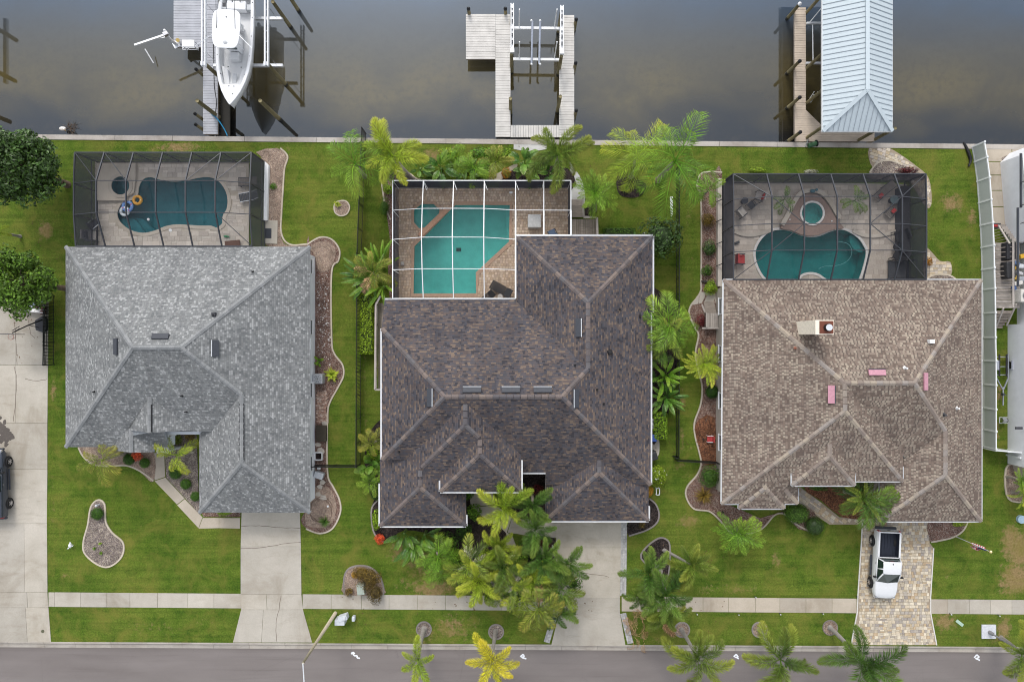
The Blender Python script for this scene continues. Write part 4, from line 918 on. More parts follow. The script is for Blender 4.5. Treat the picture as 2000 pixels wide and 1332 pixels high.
walls(HM, [(-9.8, 10.6, -8.9, 2.7, 3.25), (bx0 + .5, bx1 - .5, 2.0, byn - .5, 3.28), (-10.1, -4.1, -14.3, -8.6, 3.27), (3.2, 10.5, -14.0, -8.8, 2.88), (-4.8, .2, -9.9, -8.4, 4.5), (-9.7, -4, -8.8, .6, 4.35)], stucco_m)
for q in ((841, 776, 12, 36), (922, 762, 36, 11), (998, 762, 36, 11), (1060, 762, 36, 11), (1124, 778, 11, 36), (1131, 640, 12, 36)): vent_box(HM, roofM, *q, slate, alum)
for q in ((761, 866), (779, 882), (1123, 714), (1166, 761), (1179, 789), (1250, 617), (1250, 620), (1210, 604)): pipe_vent(HM, roofM, *q, .05, .28)
q = roofM.at(1191, 688); MB().box((q.x, q.y, q.z + .12), (.4, .36, .26), .3, .7).build('roof_vent', black, HM, bevel=.02)
for yy in (480, 540, 700, 800): window(HM, (bx1 - .5 if yy < 600 else 10.6, P(1270, yy).y, 1.7), (1, 0, 0), 1.4, 1.2)
for xx in (-8.6, -5.8): window(HM, (xx, -14.3, 1.6), (0, -1, 0), 1.5, 1.3)
garage_door(HM, 4.0, 9.8, -14.0)
MB().box((-1.5, -9.95, 1.2), (1.6, .1, 2.4)).build('door', plain('door_wood', (.16, .09, .05), .4), HM)
for k in (-4.3, -.2): MB().box((k, -11.3, 2.3), (.35, .35, 4.6)).build('porch_column', stucco_m, HM, bevel=.02)

# ---------------------------------------------------------------- tan house (east)
ez = 3.2; pr = .43
RX0, RX1, RY1 = 16.97, 37.67, 4.89
rA, rB, rC, rW = (25.02, -3.16, 6.65), (30.3, -3.16, 6.65), (25.06, -5.27, 6.65), (33.58, -6.95, 5.11)
spz = lambda y: 8.92 + .43 * y
facesR = [[(RX0, RY1, ez), rA, rB, (RX1, RY1, ez)], [(RX0 - .17, -13.02, 3.32), rC, rA, (RX0, RY1, ez)],
          [(RX1, RY1, ez), rB, rW, (33.58, -10.4, 5.11), (37.67, -14.46, 3.2)],
          [rA, (24.9, -3.2, 6.64), (31.4, -11.0, 3.28), (29.3, -12.0, 2.85), (31, -11.6, 3.02), (33.58, -9, 4.14), rW, rB],
          [(RX0 - .17, -13.02, 3.32), (21.0, -13.02, 3.32), (22.0, -11.05, 4.17), (30.8, -11.05, 4.17), rC],
          [rA, rC, (30.8, -11.05, 4.17), (30.8, -8.9, 4.18)]]
facesR[3] = [rA, (31.3, -9.46, 3.94), (31.3, -9.6, 3.88), (33.58, -9.6, 3.88), rW, rB]
facesR += hip(29.5, 37.655, -14.46, -6.5, ez - .006, .467)[:1] + [hip(29.5, 37.655, -14.46, -6.5, ez - .006, .467)[2]]
k4 = .0401
facesR += hip(21.94, 26.87, -11.31, -7.6, 4.5, .43)
facesR += hip(18.2, 21.85, -13.43, -10.2, 3.22, .43) + hip(18.9, 22.92, -13.02, -9.9, 3.26, .44)
roofR = Roof(facesR)
HR = thing('house', 'tan shingled house on the east with pink roof vents and beige walls', 'house', (27, -4, 0))
rr = build_roof(HR, roofR, sh_r, MATS['fascia_white'])
dA = (24.405, -11.31 + 2.465, 5.56); eA1 = (20.025, -13.43 + 1.825, 4.005); eA2 = (20.91, -13.02 + 2.01, 4.14); wA2 = (33.58, -10.4, 5.11)
caps(rr, 'tan', [(rA, (RX0, RY1, ez)), (rA, rB), (rB, (RX1, RY1, ez)), (rB, rW), (rW, wA2), (wA2, (29.5, -14.46, ez)), (wA2, (37.65, -14.46, ez)), (rA, rC), (rC, (RX0 - .17, -13.02, 3.32)), (rC, (30.8, -11.05, 4.17)),
                 (dA, (21.94, -11.31, 4.5)), (dA, (26.87, -11.31, 4.5)), (dA, (24.405, -7.9, 5.56)), (eA1, (18.2, -13.43, 3.22)), (eA1, (21.85, -13.43, 3.22)), (eA2, (22.92, -13.02, 3.26)), (eA1, (20.025, -11.4, 4.0))], .46, 1.0)
gutter(HR, [((RX0, RY1, ez), (RX1, RY1, ez)), ((RX1, RY1, ez), (RX1, -14.46, ez)), ((37.66, -14.46, ez), (29.5, -14.46, ez)), ((29.5, -14.46, ez), (29.5, -12.2, ez)), ((30.8, -9.9, 4.17), (30.8, -11.05, 4.17)), ((30.8, -11.05, 4.17), (26.9, -11.05, 4.17)),
            ((26.87, -10.3, 4.5), (26.87, -11.31, 4.5)), ((26.87, -11.31, 4.5), (21.94, -11.31, 4.5)), ((21.94, -11.31, 4.5), (21.94, -10.3, 4.5)), ((22.92, -11.8, 3.26), (22.92, -13.02, 3.26)), ((22.92, -13.02, 3.26), (21.9, -13.02, 3.26)), ((21.85, -13.0, 3.22), (21.85, -13.43, 3.22)), ((21.85, -13.43, 3.22), (18.2, -13.43, 3.22)), ((18.2, -13.43, 3.22), (18.2, -13.0, 3.22)), ((18.2, -13.02, 3.3), (RX0 - .17, -13.02, 3.3)), ((RX0 - .17, -13.02, 3.3), (RX0, RY1, 3.25))], white, .10)
wx = P(1398, 700).x
walls(HR, [(wx, 37.2, -10.6, 4.4, 3.1), (wx + .003, 22.4, -12.55, -10.4, 3.12), (30.0, 37.2, -14.0, -10.5, 3.11), (22.5, 26.4, -10.9, -10.0, 4.3)], stucco_r)
pink = plain('pink_vent', (.50, .25, .31), .5)
for q in ((1712, 728, 33, 12), (1624, 770, 13, 35), (1806, 745, 9, 34)): vent_box(HR, roofR, *q, pink, slate if q[0] != 1806 else None)
for q in ((1767, 719), (1868, 797)): pipe_vent(HR, roofR, *q, .07, .35, white)
q = roofR.at(1816, 667); MB().box((q.x, q.y, q.z + .15), (.36, .3, .4)).build('roof_vent', white, HR, bevel=.02)
pipe_vent(HR, roofR, 1843, 810, .08, .3, dark); pipe_vent(HR, roofR, 1553, 680, .05, .2, plain('rust', (.3, .12, .08), .8))
# chimney
cx, cy = 22.2 + .66, 1.0
ch = MB(); ch.box((cx, cy, 6.2), (1.32, 1.02, 3.6)); co = ch.build('chimney', plain('chimney_cream', (.80, .73, .61), .8, bump=.2), HR, bevel=.02)
sub('chimney_cap', MB().box((cx, cy, 8.02), (1.36, 1.06, .10)), MATS['chimney_cream'], co)
sub('chimney_crown', MB().box((cx + .12, cy, 8.085), (1.02, .92, .04)), plain('rust_brown', (.16, .05, .03), .8), co)
sub('chimney_pipe', MB().tube([(cx + .15, cy - .02, 8.05), (cx + .15, cy - .02, 8.45)], .26, 18), black, co)
sub('chimney_lid', MB().tube([(cx + .15, cy - .02, 8.45), (cx + .15, cy - .02, 8.50)], .24, 18), alum, co)
for yy in (600, 690, 780, 860): window(HR, (wx, P(1400, yy).y, 1.6), (-1, 0, 0), 1.3, 1.2)
garage_door(HR, 30.6, 36.6, -14.0)
window(HR, (20, -12.55, 1.6), (0, -1, 0), 1.6, 1.3)
MB().box((24.4, -10.95, 1.3), (1.5, .1, 2.6)).build('door', MATS['door_wood'], HR)
# ================================================================ pools, decks, screen cages
def pool(label, outline, z_deck, wl, depth, tint, plaster, parent_loc, spa=None, coping=None, cop_w=.3, water_mat=None, steps=()):
    t = thing('swimming_pool', label, 'pool', parent_loc)
    n = len(outline); zb = z_deck - depth
    b = MB(); b.add([(p[0], p[1], zb) for p in outline], [tuple(range(n))]); b.build('pool_floor', plaster, t)
    s = MB(); o = s.add([(p[0], p[1], z_deck - .01) for p in outline] + [(p[0], p[1], zb) for p in outline], []); s.f += [(o + i, o + (i + 1) % n, o + n + (i + 1) % n, o + n + i) for i in range(n)]; s.build('pool_wall', plaster, t)
    wv = MB(); wv.add([(p[0], p[1], z_deck - wl) for p in outline], [tuple(range(n))]); wv.build('water', water_mat, t)
    for st in steps:
        MB().prism(st[0], zb - .02, z_deck - st[1]).build('pool_step', plaster, t)
    if coping: MB().strip(outline, cop_w, z_deck - .06, z_deck + .035, True).build('coping', coping, t)
    return t
plast_l = plain('plaster_teal', (.12, .32, .34), .6, var=.15, scale=1.2)
plast_m = plain('plaster_aqua', (.27, .58, .56), .6, var=.10, scale=1.2)
plast_r = plain('plaster_green', (.10, .38, .37), .6, var=.12, scale=1.2)
wat_l = mat_poolwater('pool_water_deep', (.42, .66, .70), .03)
wat_m = mat_poolwater('pool_water_aqua', (.50, .82, .78), .035)
wat_r = mat_poolwater('pool_water_teal', (.36, .66, .66), .03)
def zl(x, y): return (130 + .215 * x, 285 + .215 * y)
def zr_(x, y): return (1380 + .23 * x, 320 + .23 * y)
def zm(x, y): return (740 + .22 * x, 330 + .22 * y)

# ---- grey house pool
ZD = .12
pl = smooth(PL([zl(*q) for q in [(632, 440), (645, 360), (690, 290), (760, 270), (830, 288), (910, 306), (1000, 310), (1090, 300), (1180, 280), (1270, 270), (1350, 285), (1420, 340), (1465, 420), (1480, 500), (1470, 580), (1440, 630), (1432, 670), (1430, 710), (1395, 745), (1360, 760), (1310, 742), (1230, 742), (1100, 735), (1000, 730), (900, 748), (820, 782), (720, 806), (640, 800), (560, 772), (485, 712), (452, 655), (448, 600), (470, 545), (510, 500), (590, 480)]], ZD), 3)
spl = circle(P(*zl(505, 368), ZD).xy, 97 * .215 * m_per_px(ZD), 30)
st1 = smooth(PL([zl(*q) for q in [(452, 650), (520, 640), (600, 640), (660, 660), (720, 720), (800, 780), (720, 802), (640, 796), (560, 768), (490, 712)]], ZD), 3)
st2 = smooth(PL([zl(*q) for q in [(455, 660), (560, 650), (620, 690), (660, 750), (700, 800), (640, 794), (560, 766), (490, 712)]], ZD), 3)
pool('deep teal free form pool with floats in the grey house cage', pl, ZD, .13, 1.5, None, plast_l, P(300, 400), coping=travert, water_mat=wat_l, steps=[(st1, .85), (st2, .5)])
pool('round teal spa beside the free form pool in the grey house cage', spl, ZD + .25, .12, 1.0, None, plast_l, P(238, 364), coping=travert, cop_w=.28, water_mat=wat_l, steps=[(circle(P(*zl(530, 380), ZD).xy, 1.2, 20)[:0] or circle(spl[0] * .5 + spl[15] * .5 + Vector((.25, -.1)), .42, 16), .95)])
dl = [Vector((q.x, q.y)) for q in (P(188, 318), P(486, 318), P(486, 524), P(188, 524))]
DL = setting('pool_deck_grey_house')
spa_in = circle(spl[0] * .5 + spl[15] * .5, 1.02, 30)
fill_holes(dl, [pl, spa_in], ZD - .02).build('deck_slab', travert, DL)
MB().strip(dl, .12, -.15, ZD - .01, True).build('deck_edge', travert, DL)
TRAV = [(.54, .48, .42), (.58, .52, .46), (.50, .445, .39), (.55, .50, .44), (.47, .42, .37)]
raised = smooth(PL([zl(*q) for q in [(240, 165), (640, 165), (640, 440), (560, 480), (300, 500), (240, 500)]], ZD), 1)
pave('deck_paver_field', dl, ZD, [(.62, .42), (.42, .42), (.8, .42), (.42, .3)], TRAV, pieces_soft, DL, [pl, raised], seed=21, joint=.01, jitter=.25)
rp = PL([zl(*q) for q in [(290, 165), (640, 165), (636, 300), (622, 430), (560, 462), (560, 500), (290, 500)]], ZD)
hb = fill_holes([Vector(p) for p in rp], [spa_in], ZD + .24); hb.build('raised_spa_platform', travert, DL)
MB().strip(rp, .06, ZD - .02, ZD + .236, True).build('platform_riser', travert, DL)

# ---- brown house pool
ZM = .42
pm = [Vector(p) for p in PL([zm(*q) for q in [(297, 1120), (300, 682), (672, 306), (1172, 308), (1170, 655), (875, 930), (870, 1122)]], ZM)][::-1]
spm = [Vector(p) for p in PL([zm(*q) for q in [(375, 300), (490, 300), (552, 358), (545, 405), (420, 530), (352, 540), (300, 480), (300, 360)]], ZM)][::-1]
st = PL([zm(*q) for q in [(700, 1122), (872, 960), (870, 1122)]], ZM); stb = PL([zm(*q) for q in [(770, 1122), (871, 1030), (870, 1122)]], ZM)
shelf = PL([zm(*q) for q in [(1130, 308), (1172, 308), (1170, 655), (1132, 690)]], ZM)
pool('angular bright turquoise pool in the white framed cage', pm, ZM, .11, 1.45, None, plast_m, P(900, 480), coping=plain('brick_coping', (.40, .27, .19), .8, bump=.3), cop_w=.34, water_mat=wat_m, steps=[(st, .75), (stb, .45), (shelf, .8)])
pool('octagonal turquoise spa at the corner of the angular pool', spm, ZM, .12, .85, None, plast_m, P(830, 420), coping=MATS['brick_coping'], cop_w=.26, water_mat=wat_m, steps=[])
MB().box((P(*zm(708, 716), -.9).x, P(*zm(708, 716), -.9).y, -1.0), (.42, .3, .06)).build('main_drain', dark, bpy.data.objects['swimming_pool.002'] if 'swimming_pool.002' in bpy.data.objects else None)
dm = [Vector((q.x, q.y)) for q in (P(774, 370), P(1112, 370), P(1112, 640), P(774, 640))]
DM = setting('pool_deck_brown_house')
fill_holes(dm, [pm, spm], ZM - .03).build('deck_slab', plain('brick_sand', (.30, .22, .165), .9), DM)
MB().strip(dm, .14, -.15, ZM - .02, True).build('deck_edge', stucco_m, DM)
BRK = [(.50, .38, .275), (.55, .43, .32), (.45, .335, .24), (.58, .46, .35), (.48, .365, .28), (.52, .385, .27)]
pave('deck_brick_field', dm, ZM, [(.235, .235)], BRK, pieces, DM, [pm, spm], seed=22, joint=.012)
b1, b2 = PL([zm(360, 600), zm(600, 368)], ZM)
MB().strip([b1, b2], .42, ZM - .1, ZM + .16).build('spa_wall', plain('terracotta', (.44, .26, .17), .8, bump=.3), DM)

# ---- tan house pool
ZR = .14
prr = smooth(PL([zr_(*q) for q in [(620, 552), (720, 566), (800, 600), (880, 615), (960, 605), (1050, 568), (1130, 552), (1200, 565), (1290, 622), (1340, 690), (1362, 745), (1350, 830), (1312, 955), (1270, 1010), (1100, 1020), (1010, 985), (950, 945), (880, 930), (810, 948), (760, 1000), (600, 1030), (500, 985), (435, 890), (405, 780), (420, 700), (470, 622), (540, 568)]], ZR), 3)
cs = P(*zr_(898, 420), ZR + .35).xy
spr = circle(cs, 97 * .23 * m_per_px(.4), 30)
sts = smooth(PL([zr_(*q) for q in [(1240, 600), (1300, 640), (1350, 720), (1330, 750), (1270, 720), (1235, 660)]], ZR), 3)
pool('teal kidney pool with white rim in the tan house cage', prr, ZR, .13, 1.5, None, plast_r, P(1580, 490), coping=plain('coping_white', (.62, .60, .58), .7), cop_w=.2, water_mat=wat_r, steps=[(sts, .35)])
sp_in = circle(cs, 97 * .23 * m_per_px(.4) + .02, 30)
pool('round raised spa with white rim above the kidney pool', spr, ZR + .35, .1, .9, None, plain('plaster_spa', (.22, .50, .50), .6), P(1587, 417), coping=MATS['coping_white'], cop_w=.16, water_mat=wat_m, steps=[(circle(cs + Vector((-.3, -.05)), .45, 18), .85)])
drr = [Vector((q.x, q.y)) for q in (P(1406, 356), P(1768, 362), P(1768, 604), P(1406, 604))]
DR = setting('pool_deck_tan_house')
fill_holes(drr, [prr, sp_in], ZR - .02).build('deck_slab', travert, DR)
MB().strip(drr, .14, -.15, ZR - .01, True).build('deck_edge', stucco_r, DR)
tri = smooth(PL([zr_(*q) for q in [(630, 545), (690, 470), (750, 350), (815, 275), (890, 255), (965, 280), (1040, 365), (1100, 470), (1165, 545), (1120, 550), (1050, 565), (960, 600), (880, 610), (800, 597), (720, 562)]], ZR + .3), 2)
hb = fill_holes(tri, [sp_in], ZR + .30); hb.build('spa_platform', plain('red_brown_deck', (.25, .18, .15), .8, bump=.2), DR)
MB().strip(tri, .06, ZR - .02, ZR + .296, True).build('platform_riser', MATS['red_brown_deck'], DR)
TR2 = [(.48, .42, .365), (.51, .45, .39), (.45, .395, .345), (.50, .435, .37), (.54, .475, .41)]
pave('deck_paver_field', drr, ZR, [(.62, .42), (.42, .42), (.62, .42)], TR2, pieces_soft, DR, [prr, tri], seed=23, joint=.008, jitter=.1)
arch = smooth(PL([zr_(*q) for q in [(640, 520), (690, 430), (740, 330), (800, 250), (890, 228), (980, 250), (1050, 330), (1110, 430), (1130, 460)]], ZR + .3), 4, False)
MB().strip(arch, .36, ZR - .02, ZR + .42).build('seat_wall', travert, DR)
for q in ([(235, 575), (300, 600), (380, 606), (470, 590), (560, 560)], [(1240, 570), (1320, 605), (1420, 615), (1540, 595), (1640, 560)]):
    MB().strip(smooth(PL([zr_(*a) for a in q], ZR), 4, False), .3, ZR - .02, ZR + .12).build('curved_step', travert, DR)
hose = smooth(PL([zr_(*q) for q in [(960, 890), (1010, 870), (1100, 865), (1180, 840), (1230, 790), (1240, 730), (1210, 680), (1150, 662), (1110, 658)]], ZR), 5, False)
o = MB().tube([(p.x, p.y, ZR - .16) for p in hose], .025, 6).build('pool_cleaner_hose', white); tag(o, 'pale cleaner hose curving under the water of the kidney pool', 'hose')

# ---- screen cages: beams between nodes and one screen panel for each bay
def cage(label, xs, ys, zf, frame, roof_scr, wall_scr, zbase, skip=(), walls_=('n', 'w', 'e'), bw=.09, braces=(), knee=None, rail=None):
    """xs: plan X of the bays, ys: plan Y (north to south); zf(i,j) height of a node"""
    nx, ny = len(xs), len(ys); nd = lambda i, j: Vector((xs[i], ys[j], zf(i, j)))
    t = thing('pool_cage', label, 'pool cage', ((xs[0] + xs[-1]) / 2, ys[0], zbase))
    ok = lambda i, j: (i, j) not in skip
    done = set()
    for i in range(nx - 1):
        for j in range(ny - 1):
            if not ok(i, j): continue
            p = [nd(i, j), nd(i + 1, j), nd(i + 1, j + 1), nd(i, j + 1)]
            MB().add  # noqa
            m = MB(); m.add([q - Vector((0, 0, .02)) for q in p], [(0, 3, 2, 1)] if True else []); m.build('roof_screen', roof_scr, t)
            for a, b in (((i, j), (i + 1, j)), ((i + 1, j), (i + 1, j + 1)), ((i, j + 1), (i + 1, j + 1)), ((i, j), (i, j + 1))):
                if (a, b) in done: continue
                done.add((a, b)); edge = a[0] == b[0] and (a[0] in (0, nx - 1)) or a[1] == b[1] and a[1] in (0, ny - 1)
                main = a[0] == b[0]
                MB().bar(nd(*a), nd(*b), bw if (main or edge) else bw * .62, bw * 1.3 if main else bw * .7).build('beam', frame, t)
    wl_ = []
    if 'n' in walls_: wl_ += [((i, 0), (i + 1, 0)) for i in range(nx - 1)]
    if 'w' in walls_: wl_ += [((0, j), (0, j + 1)) for j in range(ny - 1)]
    if 'e' in walls_: wl_ += [((nx - 1, j), (nx - 1, j + 1)) for j in range(ny - 1) if (nx - 2, j) not in skip]
    posts = set()
    for a, b in wl_:
        A_, B_ = nd(*a), nd(*b)
        m = MB(); m.add([A_, B_, (B_.x, B_.y, zbase), (A_.x, A_.y, zbase)], [(0, 1, 2, 3)]); m.build('wall_screen', wall_scr, t)
        posts |= {a, b}
        MB().bar((A_.x, A_.y, zbase + .04), (B_.x, B_.y, zbase + .04), bw * .7, .08).build('sill_rail', frame if not rail else rail, t)
        if not rail: MB().bar((A_.x, A_.y, zbase + .85), (B_.x, B_.y, zbase + .85), bw * .55, .06).build('chair_rail', frame, t)
    for q in sorted(posts):
        A_ = nd(*q); MB().bar((A_.x, A_.y, zbase), A_, bw * .9, bw * .9).build('post', frame, t)
    for a, b in braces: MB().bar(nd(*a), nd(*b), bw * .55, bw * .55).build('brace', frame, t)
    for a, b in (knee or ()): MB().bar(a, b, bw * .5, bw * .5).build('knee_brace', frame, t)
    return t
ze = 3.15; zt = 4.25
xs = [P(a, 300, ze).x for a in (146, 204, 261, 318, 375, 432, 491)]; ys = [P(300, 298, ze).y, P(300, 353, zt).y, P(300, 415, zt).y, P(300, 481, 3.0).y]
xs[0] = P(146, 300, ze).x
zf = lambda i, j: ze if j == 0 else (3.02 if j == 3 else (ze + .12 if i == 0 else (ze + .3 if i == 6 else zt)))
xw = xs[0]; N0 = ys[0]
cage('dark bronze screened pool cage behind the grey house', xs, ys, zf, bronze, scr_roof, scr_wall, .12, braces=[((0, 0), (1, 1)), ((1, 0), (2, 1)), ((5, 0), (4, 1)), ((6, 0), (5, 1)), ((5, 2), (6, 3))],
     knee=[((x_, N0, 2.2), (x_ + 2.4, N0 - .02, .3)) for x_ in xs[:-2]])
ZEM = 3.35
xs = [P(a, 353, ZEM).x for a in (767, 827, 886, 946, 1007, 1062, 1115)]; ys = [P(900, 353, ZEM).y, P(900, 407, 4.2).y, P(900, 462, 4.7).y, P(900, 525, 4.2).y, P(900, 583, 3.45).y]
ys[2] = P(900, 463, 4.7).y
def zfm(i, j):
    v = [0, .8, 1.25, .85, .08][j]; u = [0, .95, 1, .95, .1, .05, 0][i]
    return ZEM + v * u
wg = plain('cage_white', (.80, .81, .82), .4, var=.04)
ya = (P(900, 461, ZEM).y)
cage('white framed screened pool cage attached to the brown house', xs, ys, zfm, wg, scr_roof_c, scr_wall_m, .12, rail=wg, skip=[(4, 2), (5, 2), (4, 3), (5, 3), (4, 1), (5, 1)], walls_=('n', 'w', 'e'), bw=.07, knee=[((x_, ys[0] - .05, 3.2), (x_ + .25, ys[0] - .75, 3.32)) for x_ in xs[1:5]])
# the two short bays beside the house wing
cgm = [o for o in bpy.data.objects if o.name.startswith('pool_cage') and o.parent is None][-1]
yb = P(1060, 460, 3.4).y
for i in (4, 5):
    q = [Vector((xs[i], ys[1], ZEM)), Vector((xs[i + 1], ys[1], ZEM)), Vector((xs[i + 1], yb, 3.42)), Vector((xs[i], yb, 3.42))]
    m = MB(); m.add([v - Vector((0, 0, .02)) for v in q], [(0, 3, 2, 1)]); m.build('roof_screen', scr_roof_c, cgm)
    MB().bar(q[1], q[2], .11, .14).build('beam', wg, cgm); MB().bar(q[3], q[2], .11, .09).build('beam', wg, cgm)
MB().bar((xs[4], ys[1], ZEM + .02), (xs[4], ys[4], ZEM + .1), .12, .14).build('beam', wg, cgm)
m = MB(); m.add([(xs[6], ys[1], ZEM), (xs[6], yb, ZEM), (xs[6], yb, .42), (xs[6], ys[1], .42)], [(0, 1, 2, 3)]); m.build('wall_screen', scr_wall_m, cgm)
ze = 3.15; zt = 4.3
xs = [P(a, 340, ze).x for a in (1432, 1497, 1559, 1622, 1685, 1746, 1808)]; ys = [P(1600, 340, ze).y, P(1600, 384, zt).y, P(1600, 437, zt).y, P(1600, 489, zt).y, P(1600, 546, 3.2).y]
zfr = lambda i, j: ze if j == 0 else (3.22 if j == 4 else (ze + .1 if i in (0, 6) else zt))
cage('dark bronze screened pool cage behind the tan house', xs, ys, zfr, bronze, scr_roof, scr_wall_m, .14, braces=[((0, 0), (1, 1)), ((1, 1), (2, 2)), ((2, 2), (1, 3)), ((1, 3), (0, 4)), ((5, 1), (4, 2)), ((4, 2), (5, 3)), ((5, 3), (6, 4)), ((6, 0), (5, 1))])
# west ledge and brackets of the tan cage
led = MB(); a0, a1 = P(1404, 352), P(1404, 560)
o = MB().prism([(a0.x - .25, a0.y), (a0.x + .1, a0.y), (a1.x + .1, a1.y), (a1.x - .25, a1.y)], -.05, .55).build('planter_wall', stucco_r); tag(o, 'low beige ledge wall outside the tan house pool cage', 'wall')
for k, yy in enumerate((352, 391, 430, 474, 517)):
    q = P(1408, yy, 1.0); o = MB().bar((q.x - .25, q.y - .08, .58), (q.x + .22, q.y + .12, 1.1), .07, .07).build('cage_bracket', black); tag(o, 'black strut bracing the tan pool cage, %s from the canal end' % ('first', 'second', 'third', 'fourth', 'fifth')[k], 'bracket', 'cage struts on the ledge wall')
# parapet beside the grey cage + equipment hatch
q0, q1 = P(523, 318), P(520, 432)
o = MB().prism([(q0.x - .12, q0.y), (q0.x + .2, q0.y - .3), (q1.x + .2, q1.y), (q1.x - .12, q1.y)], -.05, .4).build('planter_wall', white); tag(o, 'low white ledge wall beside the grey house pool cage', 'wall')
t = thing('hatch_pad', 'concrete pad with a dark square hatch by the grey pool cage', 'hatch', P(531, 454))
MB().prism(PL([(519, 431), (543, 431), (542, 477), (518, 476)]), -.05, .1).build('pad', conc, t, bevel=.02)
MB().prism(PL([(519, 447), (531, 447), (531, 466), (519, 466)]), .08, .125).build('hatch_lid', slate, t)

# ---- furniture on the decks
def lounger(label, px, py, z, ang, fabric, frame, group=None, L=1.9, W=.66):
    p = P(px, py, z); t = thing('sun_lounger', label, 'sun lounger', (p.x, p.y, z), group, (0, 0, R(ang)))
    f = MB()
    for s in (-1, 1): f.bar((-L / 2, s * W / 2, .32), (L * .18, s * W / 2, .32), .05, .05); f.bar((L * .18, s * W / 2, .32), (L / 2, s * W / 2, .72), .05, .05)
    place('frame', f.mesh('frame', frame), t, (0, 0, 0))
    for a in (-.42, .1):
        for s in (-1, 1): place('leg', MB().bar((a * L, s * W / 2, 0), (a * L, s * W / 2, .31), .05, .05).mesh('leg', frame), t, (0, 0, 0))
    n = 9
    for k in range(n): 
        x0 = -L / 2 + (L * .68) * k / n; place('slat', MB().box((x0 + .05, 0, .345), (L * .68 / n - .025, W - .06, .03)).mesh('slat', fabric), t, (0, 0, 0))
    b = MB(); b.add([(L * .18, -W / 2 + .03, .35), (L * .18, W / 2 - .03, .35), (L / 2, W / 2 - .03, .75), (L / 2, -W / 2 + .03, .75)], [(0, 1, 2, 3)]); b.add([(L * .18, -W / 2 + .03, .32), (L * .18, W / 2 - .03, .32), (L / 2, W / 2 - .03, .72), (L / 2, -W / 2 + .03, .72)], [(3, 2, 1, 0)])
    place('backrest', b.mesh('backrest', fabric), t, (0, 0, 0)); return t
def armchair(label, px, py, z, ang, fabric, frame, group=None, s=1.0, cushion=None):
    p = P(px, py, z); t = thing('patio_chair', label, 'chair', (p.x, p.y, z), group, (0, 0, R(ang)))
    pp = lambda nm, mb, mt: place(nm, mb.mesh(nm, mt), t, (0, 0, 0), scale=s)
    pp('seat', MB().box((0, 0, .42), (.56, .58, .09)), fabric)
    pp('backrest', MB().box((-.30, 0, .72), (.09, .58, .6), 0), fabric)
    for a in (-1, 1):
        pp('armrest', MB().bar((-.32, a * .33, .62), (.26, a * .33, .62), .06, .04), frame)
        for b in (-.28, .25): pp('leg', MB().bar((b, a * .33, 0), (b, a * .33, .61), .04, .04), frame)
    if cushion: pp('cushion', MB().box((-.22, 0, .62), (.1, .42, .36)), cushion)
    return t
def round_table(label, px, py, z, r_, top, frame, h=.6):
    p = P(px, py, z); t = thing('patio_table', label, 'table', (p.x, p.y, z))
    place('table_top', MB().tube([(0, 0, h), (0, 0, h + .04)], r_, 20).mesh('table_top', top), t, (0, 0, 0))
    place('stem', MB().tube([(0, 0, .03), (0, 0, h)], .04, 8).mesh('stem', frame), t, (0, 0, 0)); place('base', MB().tube([(0, 0, 0), (0, 0, .04)], [r_ * .6, r_ * .5], 16).mesh('base', frame), t, (0, 0, 0)); return t
sling = plain('sling_taupe', (.20, .175, .155), .8); slingd = plain('sling_dark', (.07, .075, .085), .8); pale = plain('cushion_pale', (.42, .39, .36), .9); redc = plain('cushion_red', (.42, .05, .05), .9); blk = plain('wicker_black', (.022, .022, .026), .7)
lounger('taupe sling lounger, the upper of two by the grey cage side wall', 488, 357, .15, 2, sling, bronze, 'loungers in the grey house cage', 1.7, .7)
lounger('dark striped lounger below the taupe one in the grey house cage', 490, 385, .15, 10, slingd, alum, 'loungers in the grey house cage', 1.7, .7)
armchair('pale armchair with black cushion in the corner of the grey house cage', 186, 462, .15, 0, pale, bronze, None, 1.3, blk)
armchair('grey folding chair by the dark west screen of the grey house cage', 190, 440, .15, 40, slingd, alum)
o = MB(); q = P(455, 476, .2); o.box((q.x, q.y, .3), (1.3, .5, .08), .1); o = o.build('patio_bench', plain('bench_brown', (.12, .06, .04), .6), bevel=.05); tag(o, 'brown bench half under the grey house eave', 'bench')
lounger('black lounger angled on the bricks by the turquoise pool', 979, 566, .44, -29, blk, blk, 'black loungers on the brick deck', 1.9, .72)
lounger('black lounger mostly tucked under the brown house eave', 951, 583, .44, 40, blk, blk, 'black loungers on the brick deck', 1.5, .6)
round_table('small pale round side table between the black loungers', 977, 580, .44, .22, pale, blk, .45)
t = thing('hot_tub', 'covered grey white hot tub cube on the brick deck', 'hot tub', P(1043, 433, .42))
p = P(1043, 433, 1.0); MB().box((p.x, p.y, .78), (1.05, 1.05, .72)).build('cabinet', plain('tub_grey', (.36, .36, .36), .7), t, bevel=.1); MB().box((p.x + .03, p.y + .02, 1.18), (1.08, 1.08, .1)).build('cover', plain('tub_cover', (.50, .50, .49), .7), t, bevel=.04)
armchair('blue chair back showing at the house wing edge on the brick deck', 1078, 457, .44, 115, plain('chair_blue', (.10, .15, .24), .7), dark)
o = MB().box((P(786, 515, .6).x, P(786, 515, .6).y, .62), (.26, .3, .4)).build('pump_box', pale, bevel=.05); tag(o, 'small pale box on the brick deck beside the west screen', 'box')
o = MB().box((P(998, 376, .6).x, P(998, 376, .6).y, .52), (.28, .16, .2)).build('deck_box', white, bevel=.03); tag(o, 'little white box against the canal side screen of the brick deck', 'box')
armchair('pale armchair with red towel by the tan cage corner', 1479, 386, .16, 160, pale, bronze, 'lounge group on the tan house deck', 1.15, redc)
